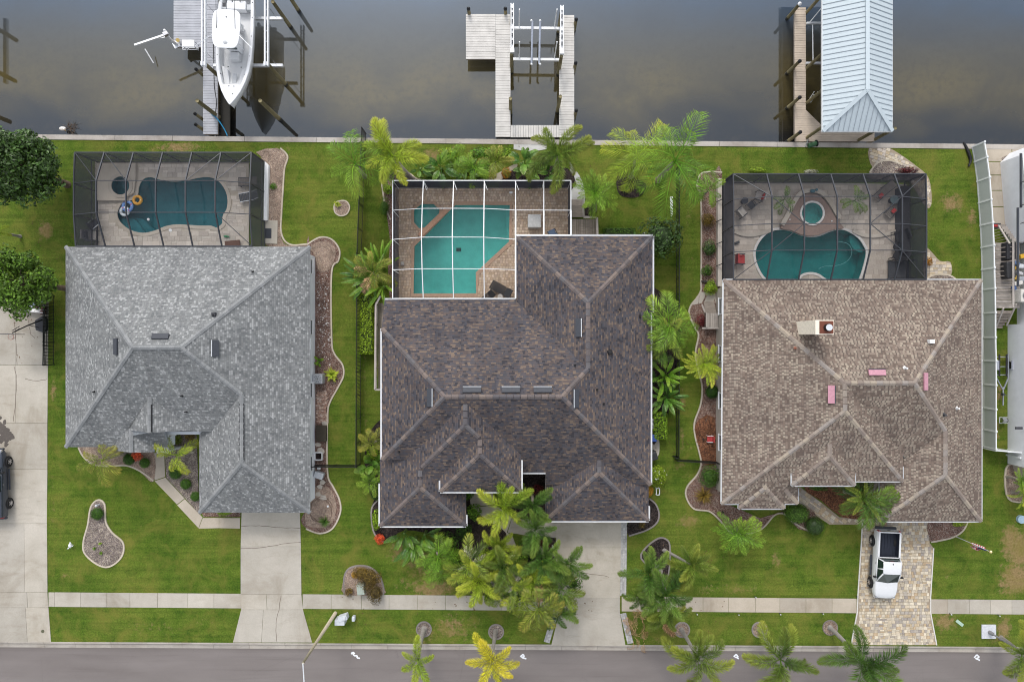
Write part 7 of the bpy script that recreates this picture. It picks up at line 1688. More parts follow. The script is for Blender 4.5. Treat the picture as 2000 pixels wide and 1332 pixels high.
# ---- right of the brown drive
GR = 'palms right of the brown house drive'
palm('dark palm over the granite edge of the drive', 1266, 1118, 4.6, 46, 'fox', lf_dark, 10, (1282, 1105), 61, .13, trunk_g, group=GR, dry=1)
palm('large dark palm covering the sidewalk right of the drive', 1302, 1160, 4.8, 54, 'fox', lf_dark, 11, (1290, 1115), 62, .13, trunk_g, group=GR)
palm('palm with slanting pale trunk leaning over the tan house lawn', 1350, 1103, 4.2, 44, 'fox', lf_fox, 10, (1297, 1074), 63, .11, trunk_g, group=GR)
palm('low dark palm at the left of the sidewalk group', 1252, 1162, 3.8, 34, 'fox', lf_dark, 9, (1262, 1145), 64, .12, trunk_g, group=GR)
palm('low green palm under the sidewalk group', 1300, 1195, 4.2, 40, 'fox', lf_fox, 9, (1292, 1160), 65, .12, trunk_g, group=GR)
rosette('brown bromeliad in the dark mulch wedge at the garage corner', 1253, 1025, 10, lf_croton, 22, .1, 'bromeliad')
shrub('orange croton at the brown house garage wall', 1268, 960, 9, lf_orange, 'loose', .6)
# ---- between brown and tan house
palm('big areca palm with arching fronds between the brown and tan houses', 1306, 634, 3.2, 54, 'areca', lf_queen, 13, (1302, 636), 66, .12, shaft=False)
palm('second areca palm below the big one beside the brown gutter', 1300, 662, 2.8, 44, 'areca', lf_fox, 10, None, 67, .1, shaft=False)
palm('dark areca palm against the brown house gutter', 1280, 690, 2.4, 34, 'areca', lf_dark, 9, None, 68, .1, shaft=False)
GG = 'bird of paradise plants by the brown gutter'
big_leaf('bird of paradise with upright paddles below the areca palms', 1296, 735, 34, 16, lf_queen, .085, True, .9, 71, group=GG, elev=(-30, 25))
big_leaf('bird of paradise spreading paddles beside the lime hedge', 1298, 775, 32, 16, lf_band, .09, True, .7, 72, group=GG, elev=(-30, 25))
big_leaf('low dark paddle plant against the brown gutter', 1280, 745, 22, 10, lf_band, .11, True, .4, 73, group=GG)
hedge('short clipped lime hedge by the brown house air conditioner', 1277, 806, 1303, 858, 1.3, lf_limeh)
shrub('round lime green bush dotted with white blossoms at the brown wall', 1282, 927, 20, lf_limeh, 'fine', 1.2, flowers=(white, 16))
shrub('compact dark round tree at the upper right corner of the brown house', 1289, 465, 40, lf_tree, 'fine', 3.0, 'round_tree', cat='tree')
hedge('low green hedge strip behind the brown house wing', 1180, 446, 1240, 459, .8, lf_shrub)
rosette('spiky grasses in the black mulch ring', 1222, 368, 13, lf_dark, 40, .05, 'grass_clump'); rosette('grey green spiky grass at the ring edge', 1250, 372, 11, lf_shrub, 36, .05, 'grass_clump')
# ---- tan house beds
palm('yellow green sago palm in the tan house side bed', 1378, 712, 1.6, 36, 'sago', lf_lime, 22, None, 82, .16, shaft=False, name='sago_palm')
palm('fluffy green palm in the tan house front bed', 1440, 1042, 2.2, 40, 'robel', lf_queen, 26, (1437, 1032), 83, .1, shaft=False)
palm('large dark sago palm before the tan house entry', 1684, 972, 2.6, 52, 'areca', lf_dark, 16, None, 84, .18, shaft=False, name='sago_palm')
palm('lime fronds of the sago palm before the tan entry', 1684, 972, 2.9, 38, 'sago', lf_fox, 12, None, 85, .14, shaft=False, name='sago_palm')
GU = 'round shrubs in the tan house side bed'
for a, b, r_, mt, k, l in ((1383, 430, 13, lf_croton, 'fine', 'bronze red bush nearest the canal in the tan side bed'), (1386, 485, 13, lf_tree, 'loose', 'dark spiky green bush in the tan side bed'), (1381, 529, 10, lf_shrub, 'loose', 'small light green bush in the tan side bed'), (1388, 562, 13, lf_limeh, 'fine', 'rounded lime bush by the concrete pad of the tan house'), (1391, 765, 14, lf_shrub, 'clip', 'dark clipped ball shrub halfway along the tan wall'), (1387, 930, 20, lf_shrub, 'fine', 'large round green bush at the tan house front corner')):
    shrub(l, a, b, r_, mt, k, r_ / SC * 1.3, group=GU)
shrub('burgundy bush beside the wooden steps of the tan house', 1372, 627, 11, lf_red, 'loose', .6)
rosette('bronze green bromeliad in the tan front corner bed', 1374, 968, 20, lf_croton, 60, .06, 'bromeliad')
shrub('rounded green hedge mound beside the tan house stone path', 1555, 1002, 25, lf_shrub, 'clip', 1.2, 'clipped_shrub', sx=1.0, sy=.8)
shrub('dark clipped ball shrub beyond the end of the tan bed edging', 1590, 1026, 18, lf_tree, 'clip', 1.2, 'clipped_shrub')
shrub('small green shrub under the tan entry gutter', 1598, 952, 12, lf_shrub, 'loose', .5, sx=1.3, sy=.6)
shrub('yellow croton at the tan garage corner bed', 1872, 1022, 9, lf_lime, 'loose', .5, sx=1.5, sy=.7)
shrub('burgundy ti plants along the canal side of the tan cage', 1772, 334, 13, lf_red, 'loose', .6, sx=1.5, sy=.5)
shrub('orange croton by the stone landing of the tan house', 1812, 511, 8, lf_orange, 'loose', .6)
shrub('white flowered shrub behind the tan pool cage', 1582, 336, 10, lf_silver, 'loose', .4, sx=1.4, sy=.45)
shrub('low green weeds behind the tan pool cage', 1480, 333, 9, lf_lime, 'loose', .3, sx=2.0, sy=.5)
palm('potted palm inside the tan cage left of the spa', 1531, 390, 1.8, 24, 'areca', lf_dark, 8, None, 91, .06, shaft=False, name='potted_palm', group='potted palms inside the tan cage')
palm('potted palm inside the tan cage right of the spa', 1668, 393, 1.8, 26, 'areca', lf_dark, 8, None, 92, .06, shaft=False, name='potted_palm', group='potted palms inside the tan cage')
palm('low palm at the white house corner by the right edge', 1992, 938, 1.6, 26, 'sago', lf_queen, 14, None, 93, .1, shaft=False)
palm('second low palm at the white house corner bed', 1998, 965, 1.4, 24, 'sago', lf_lime, 12, None, 94, .1, shaft=False)
# ---- canal side bed of the brown house
GK = 'tropical plants above the white pool cage'
for a, b, r_, n_, mt, W_, l in ((822, 330, 20, 7, lf_dark, .15, 'low banana plant by the thick palm trunk above the white cage'), (862, 330, 28, 10, lf_band, .16, 'banana plant with broad leaves above the white cage, left group'), (880, 318, 22, 7, lf_queen, .14, 'pale banana leaves rising above the left group'), (912, 335, 24, 9, lf_band, .15, 'banana plant in the middle above the white cage'), (1022, 318, 26, 12, lf_band, .17, 'split leaf philodendron at the dock path'), (1035, 336, 24, 10, lf_dark, .17, 'dark philodendron above the white cage'), (1075, 340, 20, 8, lf_dark, .17, 'dark philodendron beside the dock palm')):
    big_leaf(l, a, b, r_, n_, mt, W_, True, .5, int(a), 'banana_plant' if a < 1000 else 'philodendron_plant', GK, elev=(-40, 5))
palm('spreading green palm clump above the white cage', 925, 330, 1.8, 34, 'areca', lf_queen, 11, None, 95, .08, shaft=False, group=GK)
palm('ragged palm with brown tips above the white cage', 968, 316, 2.0, 34, 'areca', lf_olive, 8, (950, 345), 96, .06, shaft=False, group=GK)
palm('bright fan of leaves above the white cage left', 893, 308, 1.6, 28, 'queen', lf_queen, 9, None, 97, .06, shaft=False, group=GK)
shrub('yellow flowering shrub by the curved path above the cage', 988, 338, 10, lf_orange, 'loose', .5); shrub('green shrub beneath the banana leaves', 845, 345, 16, lf_shrub, 'loose', .5, sx=1.5, sy=.6)
for a, b, r_, mt, l in ((900, 345, 16, lf_limeh, 'lime ground cover in the bed above the cage, under the banana leaves'), (942, 336, 18, lf_queen, 'fresh green ground cover in the bed above the cage'), (875, 302, 14, lf_limeh, 'lime clump at the canal side of the banana bed'), (940, 300, 16, lf_queen, 'green clump on the canal lawn above the banana bed'), (982, 302, 13, lf_limeh, 'lime clump by the dock landing')): shrub(l, a, b, r_, mt, 'loose', .5, sx=1.3, sy=.7, group=GK)
shrub('pale variegated ground cover above the cage', 852, 343, 12, lf_silver, 'loose', .35, sx=1.3, sy=.5)
# ---- trees at the left edge
tree('large dark leafy tree at the left edge by the canal', 30, 325, 4.5, 72, lf_tree, 101, .8, .30, 12000, .25, 70)
tree('light green feathery tree over the neighbour drive at the left edge', 32, 552, 4.2, 64, lf_tree2, 102, .7, .26, 10000, .2, 64)
palm('pale trunked palm at the left edge lawn', -4, 455, 3.2, 22, 'fox', lf_lime, 6, (40, 462), 103, .09, trunk_g, group='palms at the left edge')
# ---- fallen fronds
g_ = random.Random(9); pp_ = P(1247, 1230)
t = thing('frond_pile', 'pile of dry brown palm fronds on the verge by the brown drive', 'debris', (pp_.x, pp_.y, 0))
for k in range(15): place('dead_frond', g_.choice(fronds('queen', lf_dry)), t, (g_.uniform(-.5, .5), g_.uniform(-1.0, .9), .1 + .02 * k), (R(g_.uniform(-60, 60)), R(20 + g_.uniform(-6, 6)), R(g_.uniform(60, 300))), g_.uniform(1.0, 1.7))
pp_ = P(1289, 1213); t = thing('fallen_frond', 'single brown palm frond lying on the verge beside the ring', 'frond', (pp_.x, pp_.y, 0))
place('dead_frond', fronds('fox', lf_dry)[1], t, (0, 0, .12), (0, R(18), R(-42)), 2.3)
# ================================================================ vehicles
def make_truck(label, loc, rz, paint, liner, name='pickup_truck'):
    t = thing(name, label, 'pickup truck', loc, 'parked pickups', (0, 0, rz))
    pp = lambda nm, mb, mt, sm=False, bv=0, par=None: place(nm, mb.mesh(nm, mt, sm), par or t, (0, 0, 0), bevel=bv)
    # body: x forward. (x, half width, sill z, shoulder z)
    stn = [(-2.86, .90, .62, 1.22), (-2.78, .97, .52, 1.30), (-2.0, .985, .48, 1.31), (-.62, .985, .46, 1.31), (-.55, .985, .46, 1.24), (.5, .985, .46, 1.17), (1.15, .985, .46, 1.15), (1.9, .975, .46, 1.12), (2.45, .93, .48, 1.05), (2.72, .80, .52, .96), (2.84, .60, .56, .86)]
    m = MB()
    for sg in (1, -1): m.loft([[(x, sg * (w_ - .06), z0), (x, sg * w_, z0 + .16), (x, sg * w_, zt - .22), (x, sg * (w_ - .025), zt - .06), (x, sg * (w_ - .09), zt)] for x, w_, z0, zt in stn])
    m.loft([[(x, (w_ - .09), zt), (x, (w_ - .3), zt + .045), (x, 0, zt + .06), (x, -(w_ - .3), zt + .045), (x, -(w_ - .09), zt)] for x, w_, z0, zt in stn if x >= .5])
    for i in (0, -1):
        x, w_, z0, zt = stn[i]; m.add([(x, w_ - .06, z0), (x, w_, z0 + .16), (x, w_ - .09, zt), (x, -(w_ - .09), zt), (x, -w_, z0 + .16), (x, -(w_ - .06), z0)], [tuple(range(6)) if i else tuple(range(5, -1, -1))])
    pp('body', m, paint, True)
    r_ = MB()                                                     # bed rails and tailgate
    for sg in (1, -1): r_.bar((-2.72, sg * .87, 1.29), (-.62, sg * .87, 1.29), .15, .06)
    r_.bar((-2.74, -.9, 1.27), (-2.74, .9, 1.27), .1, .08); r_.bar((-.66, -.9, 1.28), (-.66, .9, 1.28), .08, .08); pp('bed_rail', r_, paint, False, .015)
    b = MB(); x0, x1, w_, zb, zt = -2.68, -.70, .79, .78, 1.28
    b.add([(x0, -w_, zt), (x1, -w_, zt), (x1, w_, zt), (x0, w_, zt), (x0, -w_, zb), (x1, -w_, zb), (x1, w_, zb), (x0, w_, zb)], [(7, 6, 5, 4)[::-1], (0, 1, 5, 4), (1, 2, 6, 5), (2, 3, 7, 6), (3, 0, 4, 7)]); pp('bed_liner', b, liner)
    for k in range(6): pp('liner_rib', MB().bar((x0 + .05, -.6 + k * .24, zb + .015), (x1 - .05, -.6 + k * .24, zb + .015), .07, .03), liner)
    # cab
    sec = lambda x, w_, z: [(x, w_, z), (x, w_ * .5, z + .04), (x, 0, z + .05), (x, -w_ * .5, z + .04), (x, -w_, z)]
    c = MB(); c.loft([sec(-.50, .70, 1.84), sec(-.3, .735, 1.88), sec(.25, .735, 1.88), sec(.54, .70, 1.83)])
    for sg in (1, -1):
        for (a, za), (d, zd) in (((-.58, 1.24), (-.50, 1.84)), ((1.36, 1.15), (.52, 1.83)), ((.30, 1.2), (.14, 1.87))): c.bar((a, sg * .90, za), (d, sg * .715, zd), .09, .07)
        c.bar((-.58, sg * .93, 1.24), (1.2, sg * .93, 1.19), .1, .1); c.bar((-.5, sg * .715, 1.85), (.62, sg * .705, 1.83), .06, .06)
    pp('cab', c, paint, True)
    pp('windshield', _glass([(1.38, -.88, 1.17), (1.47, 0, 1.215), (1.38, .88, 1.17), (.53, .69, 1.835), (.55, 0, 1.88), (.53, -.69, 1.835)]), glass)
    pp('rear_window', _glass([(-.57, .84, 1.27), (-.57, -.84, 1.27), (-.51, -.66, 1.80), (-.51, .66, 1.80)]), glass)
    for sg in (1, -1):
        pp('side_window', _glass([(-.53, sg * .92, 1.27), (1.24, sg * .92, 1.20), (.52, sg * .722, 1.81), (-.48, sg * .722, 1.82)]), glass)
        pp('mirror', MB().box((.95, sg * 1.12, 1.30), (.14, .24, .2)), black if paint is not white else chrome, False, .03)
        pp('tail_light', MB().box((-2.80, sg * .86, 1.08), (.12, .17, .34)), plain('tail_red', (.35, .01, .015), .3), False, .03)
        pp('headlight', MB().box((2.70, sg * .70, .90), (.2, .26, .16)), chrome, False, .04)
        pp('running_board', MB().box((.25, sg * 1.02, .42), (1.75, .16, .06)), slate, False, .02)
        pp('door_handle', MB().box((-.1, sg * .99, 1.05), (.16, .03, .03)), chrome)
        pp('fender_vent', MB().box((1.55, sg * .985, .98), (.22, .02, .06)), black)
        for x in (-1.78, 1.72):
            pp('wheel_arch', MB().tube([(x, sg * .60, .42), (x, sg * .991, .42)], .47, 20), rubber)
            wh = pp('wheel', MB().tube([(x, sg * .80, .38), (x, sg * .84, .38), (x, sg * 1.03, .38), (x, sg * 1.06, .38)], [.34, .385, .385, .34], 24), rubber, True)
            rm_ = MB(); rm_.tube([(x, sg * 1.055, .38), (x, sg * 1.065, .38)], [.24, .22], 16); sp_ = place('rim', rm_.mesh('rim', dark), wh, (0, 0, 0))
            for k in range(6):
                a = k * math.pi / 3; place('spoke', MB().bar((x + .04 * math.cos(a), sg * 1.075, .38 + .04 * math.sin(a)), (x + .235 * math.cos(a), sg * 1.072, .38 + .235 * math.sin(a)), .05, .06).mesh('spoke', chrome), wh, (0, 0, 0))
            place('hub', MB().tube([(x, sg * 1.06, .38), (x, sg * 1.085, .38)], .06, 10).mesh('hub', chrome), wh, (0, 0, 0))
    pp('rear_bumper', MB().box((-2.95, 0, .60), (.22, 1.75, .2)), slate, False, .04); pp('front_bumper', MB().box((2.82, 0, .56), (.16, 1.5, .26)), paint, False, .06); pp('grille', MB().box((2.83, 0, .78), (.06, .9, .2)), black)
    pp('tailgate_handle', MB().box((-2.87, 0, 1.1), (.03, .25, .08)), black); pp('roof_antenna', MB().box((-.32, 0, 1.94), (.12, .05, .05)), black); pp('brake_light', MB().box((-.50, 0, 1.86), (.03, .3, .04)), MATS['tail_red'])
    for k in (-.35, .35): pp('wiper', MB().bar((1.27, k, 1.2), (1.02, k + .3, 1.5), .025, .02), black)
    return t
def _glass(q):
    m = MB(); m.add(q, [tuple(range(len(q)))]); return m
car_white = plain('car_white', (.72, .73, .75), .18, var=.02, spec=.6); car_grey = plain('car_grey', (.045, .055, .075), .18, .3, .05, spec=.6)
make_truck('white pickup truck parked on the paver drive', (31.25, -18.62, .045), R(-90 - 2.6), car_white, plain('liner_navy', (.02, .025, .04), .6))
make_truck('dark grey pickup cut by the left edge on the neighbour drive', (-43.35, -11.9, .045), R(91.5), car_grey, rubber)

# ================================================================ fences
def iron_fence(label, pts, h, spacing=1.9, group=None, pick=.115, name='metal_fence'):
    t = thing(name, label, 'fence', (pts[0][0], pts[0][1], 0), group)
    for a, b in zip(pts[:-1], pts[1:]):
        a, b = Vector((a[0], a[1], 0)), Vector((b[0], b[1], 0)); L = (b - a).length; n = max(1, round(L / spacing)); d = (b - a) / n
        for k in range(n):
            p, q = a + d * k, a + d * (k + 1)
            MB().bar(p, p + Vector((0, 0, h + .05)), .07, .07).build('post', black, t)
            for z in (.12, h * .86, h): MB().bar(p + Vector((0, 0, z)), q + Vector((0, 0, z)), .035, .04).build('rail', black, t)
            m = MB(); c = int(d.length / pick)
            for i in range(1, c): u = p + d * (i / c); m.bar(u + Vector((0, 0, .05)), u + Vector((0, 0, h - .02)), .036, .036)
            o = m.build('picket_panel', black, t); o['kind'] = 'stuff'
        MB().bar(b, b + Vector((0, 0, h + .05)), .07, .07).build('post', black, t)
    return t
iron_fence('long black picket fence between the grey and brown houses', [P(715, 262).xy, P(706, 500).xy, P(704, 905).xy], 1.8)
iron_fence('black picket gate run from the grey house wall to the long fence', [P(612, 907).xy, P(703, 907).xy], 1.3)
iron_fence('black picket fence between the brown and tan houses', [P(1321, 330).xy, P(1320, 890).xy, P(1314, 890).xy], 1.15)
iron_fence('black picket run joining the tan house wall to the fence', [P(1318, 896).xy, P(1398, 901).xy], 1.15)
iron_fence('black picket gate beside the neighbour drive at the left', [P(106, 578).xy, P(106, 712).xy], 1.4)
iron_fence('thin inner black gate leaf along the neighbour drive edge', [P(94, 600).xy, P(91, 712).xy], .5, 1.9, None, .2)
o = MB().prism(PL([(1309, 384), (1315, 384), (1315, 420), (1311, 424)], .3), .15, .2).build('paddle_board', white, bevel=.02); tag(o, 'narrow white board leaning by the fence in the canal lawn', 'board')
# white vinyl fence
vin = plain('vinyl_white', (.74, .76, .77), .45, var=.03); vinp = plain('vinyl_panel', (.47, .50, .49), .55, var=.03)
VF = thing('vinyl_fence', 'tall white vinyl privacy fence between the tan and white houses', 'fence', P(1898, 290))
vpts = [(1898, 288), (1903, 317), (1908, 355), (1911, 397), (1914, 441), (1916, 484), (1917, 527), (1918, 566), (1919, 612), (1919, 659), (1920, 704), (1920, 750), (1920, 796), (1920, 838), (1920, 872)]
hv = 1.55
for a, b in zip(vpts[:-1], vpts[1:]):
    A_, B_ = P(*a), P(*b); u = (B_ - A_).normalized()
    MB().bar(A_ + u * .06 + Vector((0, 0, .85)), B_ - u * .06 + Vector((0, 0, .85)), .05, 1.36).build('panel', vinp, VF)
    MB().bar(A_ + Vector((0, 0, hv - .02)), B_ + Vector((0, 0, hv - .02)), .09, .12).build('top_rail', vin, VF); MB().bar(A_ + Vector((0, 0, .1)), B_ + Vector((0, 0, .1)), .08, .14).build('bottom_rail', vin, VF)
for a in vpts:
    A_ = P(*a); MB().box((A_.x, A_.y, hv / 2 + .03), (.13, .13, hv + .1)).build('post', vin, VF); MB().box((A_.x, A_.y, hv + .1), (.17, .17, .05), 0, .5).build('post_cap', vin, VF)
A_, B_ = P(1898, 288), P(1880, 286.5)
t = thing('vinyl_gate', 'white vinyl gate at the street end of the privacy fence', 'gate', P(1920, 874)); C_ = P(1920, 874); E_ = P(1968, 878)
MB().bar(C_ + Vector((0, 0, 1.5)), E_ + Vector((0, 0, 1.5)), .09, .14).build('top_rail', vin, t); MB().bar(C_ + Vector((0, 0, .85)), E_ + Vector((0, 0, .85)), .05, 1.3).build('panel', vinp, t)
for q in (C_, C_.lerp(E_, .5), E_): MB().box((q.x, q.y, .8), (.13, .13, 1.6)).build('post', vin, t)
t = thing('vinyl_fence', 'short white fence stub by the white house corner', 'fence', P(1966, 886)); MB().bar(P(1966, 888) + Vector((0, 0, .8)), P(2020, 892) + Vector((0, 0, .8)), .06, 1.5).build('panel', vin, t); MB().box((*P(1966, 888).xy, .8), (.14, .14, 1.6)).build('post', vin, t)
pts = smooth(PL([(1880, 279), (1886, 290), (1892, 305), (1894, 315), (1890, 326)]), 5, False)
o = MB().tube([(p.x, p.y, .12) for p in pts], [.07 + .06 * math.sin(math.pi * i / (len(pts) - 1)) for i in range(len(pts))], 8).build('drain_pipe', black); tag(o, 'curved black drain pipe on the lawn by the vinyl fence', 'pipe')

# ================================================================ white house at the right edge
HW = thing('house', 'tall white house cut by the right edge of the picture', 'house', (46, 0, 0))
wx0 = P(1960, 400).x
xg = P(1953, 400).x
MB().prism([(xg, P(0, 318).y), (xg + .8, P(0, 300).y), (64, P(0, 300).y), (64, P(0, 478).y), (P(1966, 478).x, P(0, 478).y)], -.1, 2.55).build('wall', stucco_w, HW)
MB().prism([(P(1986, 480).x, P(0, 479).y), (64, P(0, 479).y), (64, P(0, 668).y), (P(1986, 480).x, P(0, 668).y)], -.1, 2.5).build('wall', stucco_w, HW)
MB().prism([(P(1968, 670).x, P(0, 634).y), (64, P(0, 634).y), (64, P(0, 905).y), (P(1968, 905).x, P(0, 905).y)], -.1, 2.53).build('wall', stucco_w, HW)
MB().prism([(P(1975, 905).x, P(0, 905.2).y), (64, P(0, 905.2).y), (64, P(0, 960).y), (P(1990, 945).x, P(0, 945).y)], -.1, 2.4).build('wall', travert, HW)
MB().prism([(P(2010, 300).x, P(0, 298).y), (66, P(0, 298).y), (66, P(0, 960).y), (P(2010, 300).x, P(0, 960).y)], 2.56, 5.8).build('upper_storey', stucco_w, HW)
MB().bar(P(1994, 300, 2.6), P(1994, 406, 2.6), .14, .12).build('downspout', slate, HW); MB().bar(P(1988, 406, 2.6), P(1988, 560, 2.6), .14, .12).build('downspout', slate, HW)
for yy in (355, 400, 435, 475): MB().bar(P(1993, yy + 2, 2.75), P(2008, yy - 3, 2.8), .06, .06).build('light_arm', black, HW)
MB().box((P(1990, 824, 2.6).x, P(1990, 836, 2.6).y, 2.6), (.55, .2, .12)).build('wall_light', dark, HW)
MB().bar(P(1963, 822, .9) - Vector((0, 0, .2)), P(1963, 818, .9), .35, .35).build('hose_bracket', chrome, HW)
# wooden landing with stairs and its clutter
LD = thing('deck_landing', 'raised grey wooden landing with stairs beside the white house', 'deck', P(1955, 540))
xl, xr_ = P(1940, 0, 1.2).x, P(1992, 0, 1.2).x; yt, yb_ = P(0, 474, 1.2).y, P(0, 602, 1.2).y
n_ = 24
for k in range(n_): MB().box(((xl + xr_) / 2, yt + (yb_ - yt) * (k + .5) / n_, 1.17), (xr_ - xl, abs(yb_ - yt) / n_ - .02, .05)).build('plank', wood_rail, LD)
MB().bar((xl + 1.0, yt, 2.1), (xl + 1.0, yb_, 2.1), .16, .06).build('rail_cap', wood_rail, LD)
for k in range(14): MB().bar((xl, yt + (yb_ - yt) * (k + .2) / 14, 1.2), (xl + 1.0, yt + (yb_ - yt) * (k + .2) / 14, 2.06), .05, .05).build('baluster', wood_old, LD)
MB().bar((xl, yt, 1.25), (xl, yb_, 1.25), .08, .1).build('rim_board', wood_old, LD)
for k in range(7): 
    q = P(1962 + k * 1.2, 442 + k * 5, .1); MB().box((q.x + .1, q.y, .12 + .16 * k), (1.0, .27, .06)).build('stair_tread', wood_rail, LD)
for k in range(6): q = P(1958, 610 + k * 5.5, .9); MB().box((q.x, q.y, 1.05 - .17 * k), (1.5 - .1 * k, .27, .06)).build('stair_tread', wood_old, LD)
MB().bar(P(1950, 440, 1.0), P(1972, 476, 2.1), .12, .08).build('stair_rail', wood_rail, LD); MB().bar(P(1945, 640, .6), P(1960, 602, 2.1), .12, .08).build('stair_rail', wood_rail, LD); MB().bar(P(1966, 636, .8), P(1985, 594, 2.1), .12, .08).build('stair_rail', wood_rail, LD)
for k in range(6): a = P(1952 + k * 3.2, 447 + k * 5, 1.2); MB().bar(a - Vector((.7, .2, .5)), a, .04, .04).build('baluster', wood_old, LD)
def boxthing(name, label, cat, px, py, z, size, mat, rz=0, bv=.04, group=None):
    q = P(px, py, z); o = MB().box((q.x, q.y, z), size, rz).build(name, mat, bevel=bv); return tag(o, label, cat, group)
boxthing('storage_chest', 'black storage chest at the top of the white house landing', 'chest', 1970, 491, 1.6, (.75, 1.4, .7), blk)
boxthing('grill_cover', 'black covered barbecue grill on the white house landing', 'grill', 1969, 528, 1.65, (.75, 1.4, .8), plain('cover_black', (.025, .025, .028), .5), .05, .12)
for k, (a, b, s, c, l) in enumerate(((1995, 501, (.4, .36, .4), (.62, .36, .03), 'yellow drum at the far end of the white house clutter'), (1985, 515, (.5, .3, .3), (.10, .16, .30), 'blue tool case in the clutter on the landing'), (1992, 520, (.5, .35, .3), (.55, .57, .6), 'pale metal case in the clutter on the landing'), (1980, 524, (.25, .3, .3), (.60, .35, .02), 'small yellow tool in the clutter on the landing'), (1990, 533, (.6, .25, .25), (.5, .5, .52), 'white pipe bundle in the clutter on the landing'), (1985, 543, (.35, .3, .25), (.62, .40, .05), 'yellow tin by the white house landing rail'), (1995, 545, (.5, .4, .3), (.30, .32, .35), 'grey bag in the clutter on the landing'), (1988, 553, (.7, .35, .3), (.62, .60, .57), 'white roll lying above the air conditioner'), (1980, 563, (.3, .35, .3), (.05, .10, .25), 'dark blue crate above the air conditioner'))):
    boxthing('tool_box', l, 'tool box', a, b, 1.5, s, plain('clutter_%s' % 'abcdefghi'[k], c, .5), rnd.uniform(-.5, .5), .06, 'clutter on the white house landing')
def ac_unit(label, px, py, w_, h=.85, mat=None, fanmat=None, base_z=.02):
    p = P(px, py, h); t = thing('air_conditioner', label, 'air conditioner', (p.x, p.y, base_z), 'air conditioning units')
    MB().box((p.x, p.y, base_z + h / 2), (w_, w_, h)).build('cabinet', mat or plain('ac_grey', (.42, .43, .45), .5, .2), t, bevel=.06); MB().tube([(p.x, p.y, base_z + h + .003), (p.x, p.y, base_z + h + .02)], w_ * .40, 26).build('fan_opening', fanmat or dark, t)
    for r_ in (.14, .24, .34): MB().ring((p.x, p.y, base_z + h + .03), w_ * r_ * 1.15, .012, 26, 5).build('grille_ring', alum, t)
    for k in range(4): a = k * math.pi / 4; MB().bar((p.x - w_ * .4 * math.cos(a), p.y - w_ * .4 * math.sin(a), base_z + h + .035), (p.x + w_ * .4 * math.cos(a), p.y + w_ * .4 * math.sin(a), base_z + h + .035), .02, .015).build('grille_bar', alum, t)
    MB().tube([(p.x, p.y, base_z + h + .02), (p.x, p.y, base_z + h + .05)], w_ * .09, 12).build('fan_hub', chrome, t); return t
ac_unit('grey air conditioner beside the grey house wall', 620, 740, .84, .9, None, plain('fan_grey', (.25, .26, .28), .5))
ac_unit('air conditioner partly under the brown house gutter by the lime hedge', 1275, 828, .85, .9, plain('ac_pale', (.5, .5, .5), .5))
ac_unit('large air conditioner with white rim on the white house landing', 1986, 579, 1.05, 1.1, plain('ac_white', (.62, .60, .55), .5), black, 1.2)
o = MB().tube([P(1941, 541, 1.2), P(1946, 560, 1.1), P(1946, 578, 1.1)], .06, 7).build('coiled_hose', plain('hose_yellow', (.55, .33, .02), .5)); tag(o, 'yellow coiled hose between the vinyl fence and landing', 'hose')
boxthing('door_mat', 'dark doormat with red centre at the foot of the landing stairs', 'doormat', 1945, 441, .06, (.85, .42, .03), dark, 0, .01); boxthing('red_shoes', 'red object on the dark doormat', 'shoes', 1945, 441, .1, (.35, .22, .06), redc)
# boat trailer
TR = thing('boat_trailer', 'galvanised boat trailer parked in the grass beside the vinyl fence', 'trailer', P(1956, 730))
galv = plain('galvanised', (.42, .44, .50), .4, .5)
for a, b in (((1945, 692), (1946, 738)), ((1969, 690), (1969, 738)), ((1946, 738), (1958, 760)), ((1969, 738), (1960, 760)), ((1959, 756), (1959, 792))): MB().bar(P(*a, .45), P(*b, .45), .07, .1).build('frame_rail', galv, TR)
for y in (697, 716, 732): MB().bar(P(1945, y, .45), P(1969, y, .45), .06, .08).build('cross_member', galv, TR)
for x in (1952, 1966): MB().bar(P(x, 692, .6), P(x, 735, .6), .1, .08).build('bunk', blk, TR)
for x in (1943, 1973): q = P(x, 713, .3); MB().tube([(q.x - .09, q.y, .3), (q.x + .09, q.y, .3)], .3, 18).build('wheel', rubber, TR); MB().box((q.x, q.y, .62), (.26, .8, .05)).build('fender', galv, TR)
q = P(1963, 772, .5); MB().tube([(q.x, q.y, .1), (q.x, q.y, .8)], .04, 8).build('jack', chrome, TR); MB().box((P(1959, 770, .6).x, P(1959, 770, .6).y, .6), (.15, .2, .25)).build('winch', slate, TR)
t = thing('hose_reel', 'metal hose reel on the white house wall', 'hose reel', P(1964, 820)); q = P(1962, 821, .5)
for s in (-.25, .25): MB().bar((q.x - .35, q.y + s, .4), (q.x + .35, q.y + s, .4), .05, .05).build('frame', alum, t)
MB().tube([(q.x - .12, q.y, .45), (q.x + .25, q.y, .45)], .16, 12).build('drum', blk, t); MB().bar((q.x - .35, q.y - .25, .4), (q.x - .35, q.y + .25, .4), .05, .05).build('frame', alum, t)

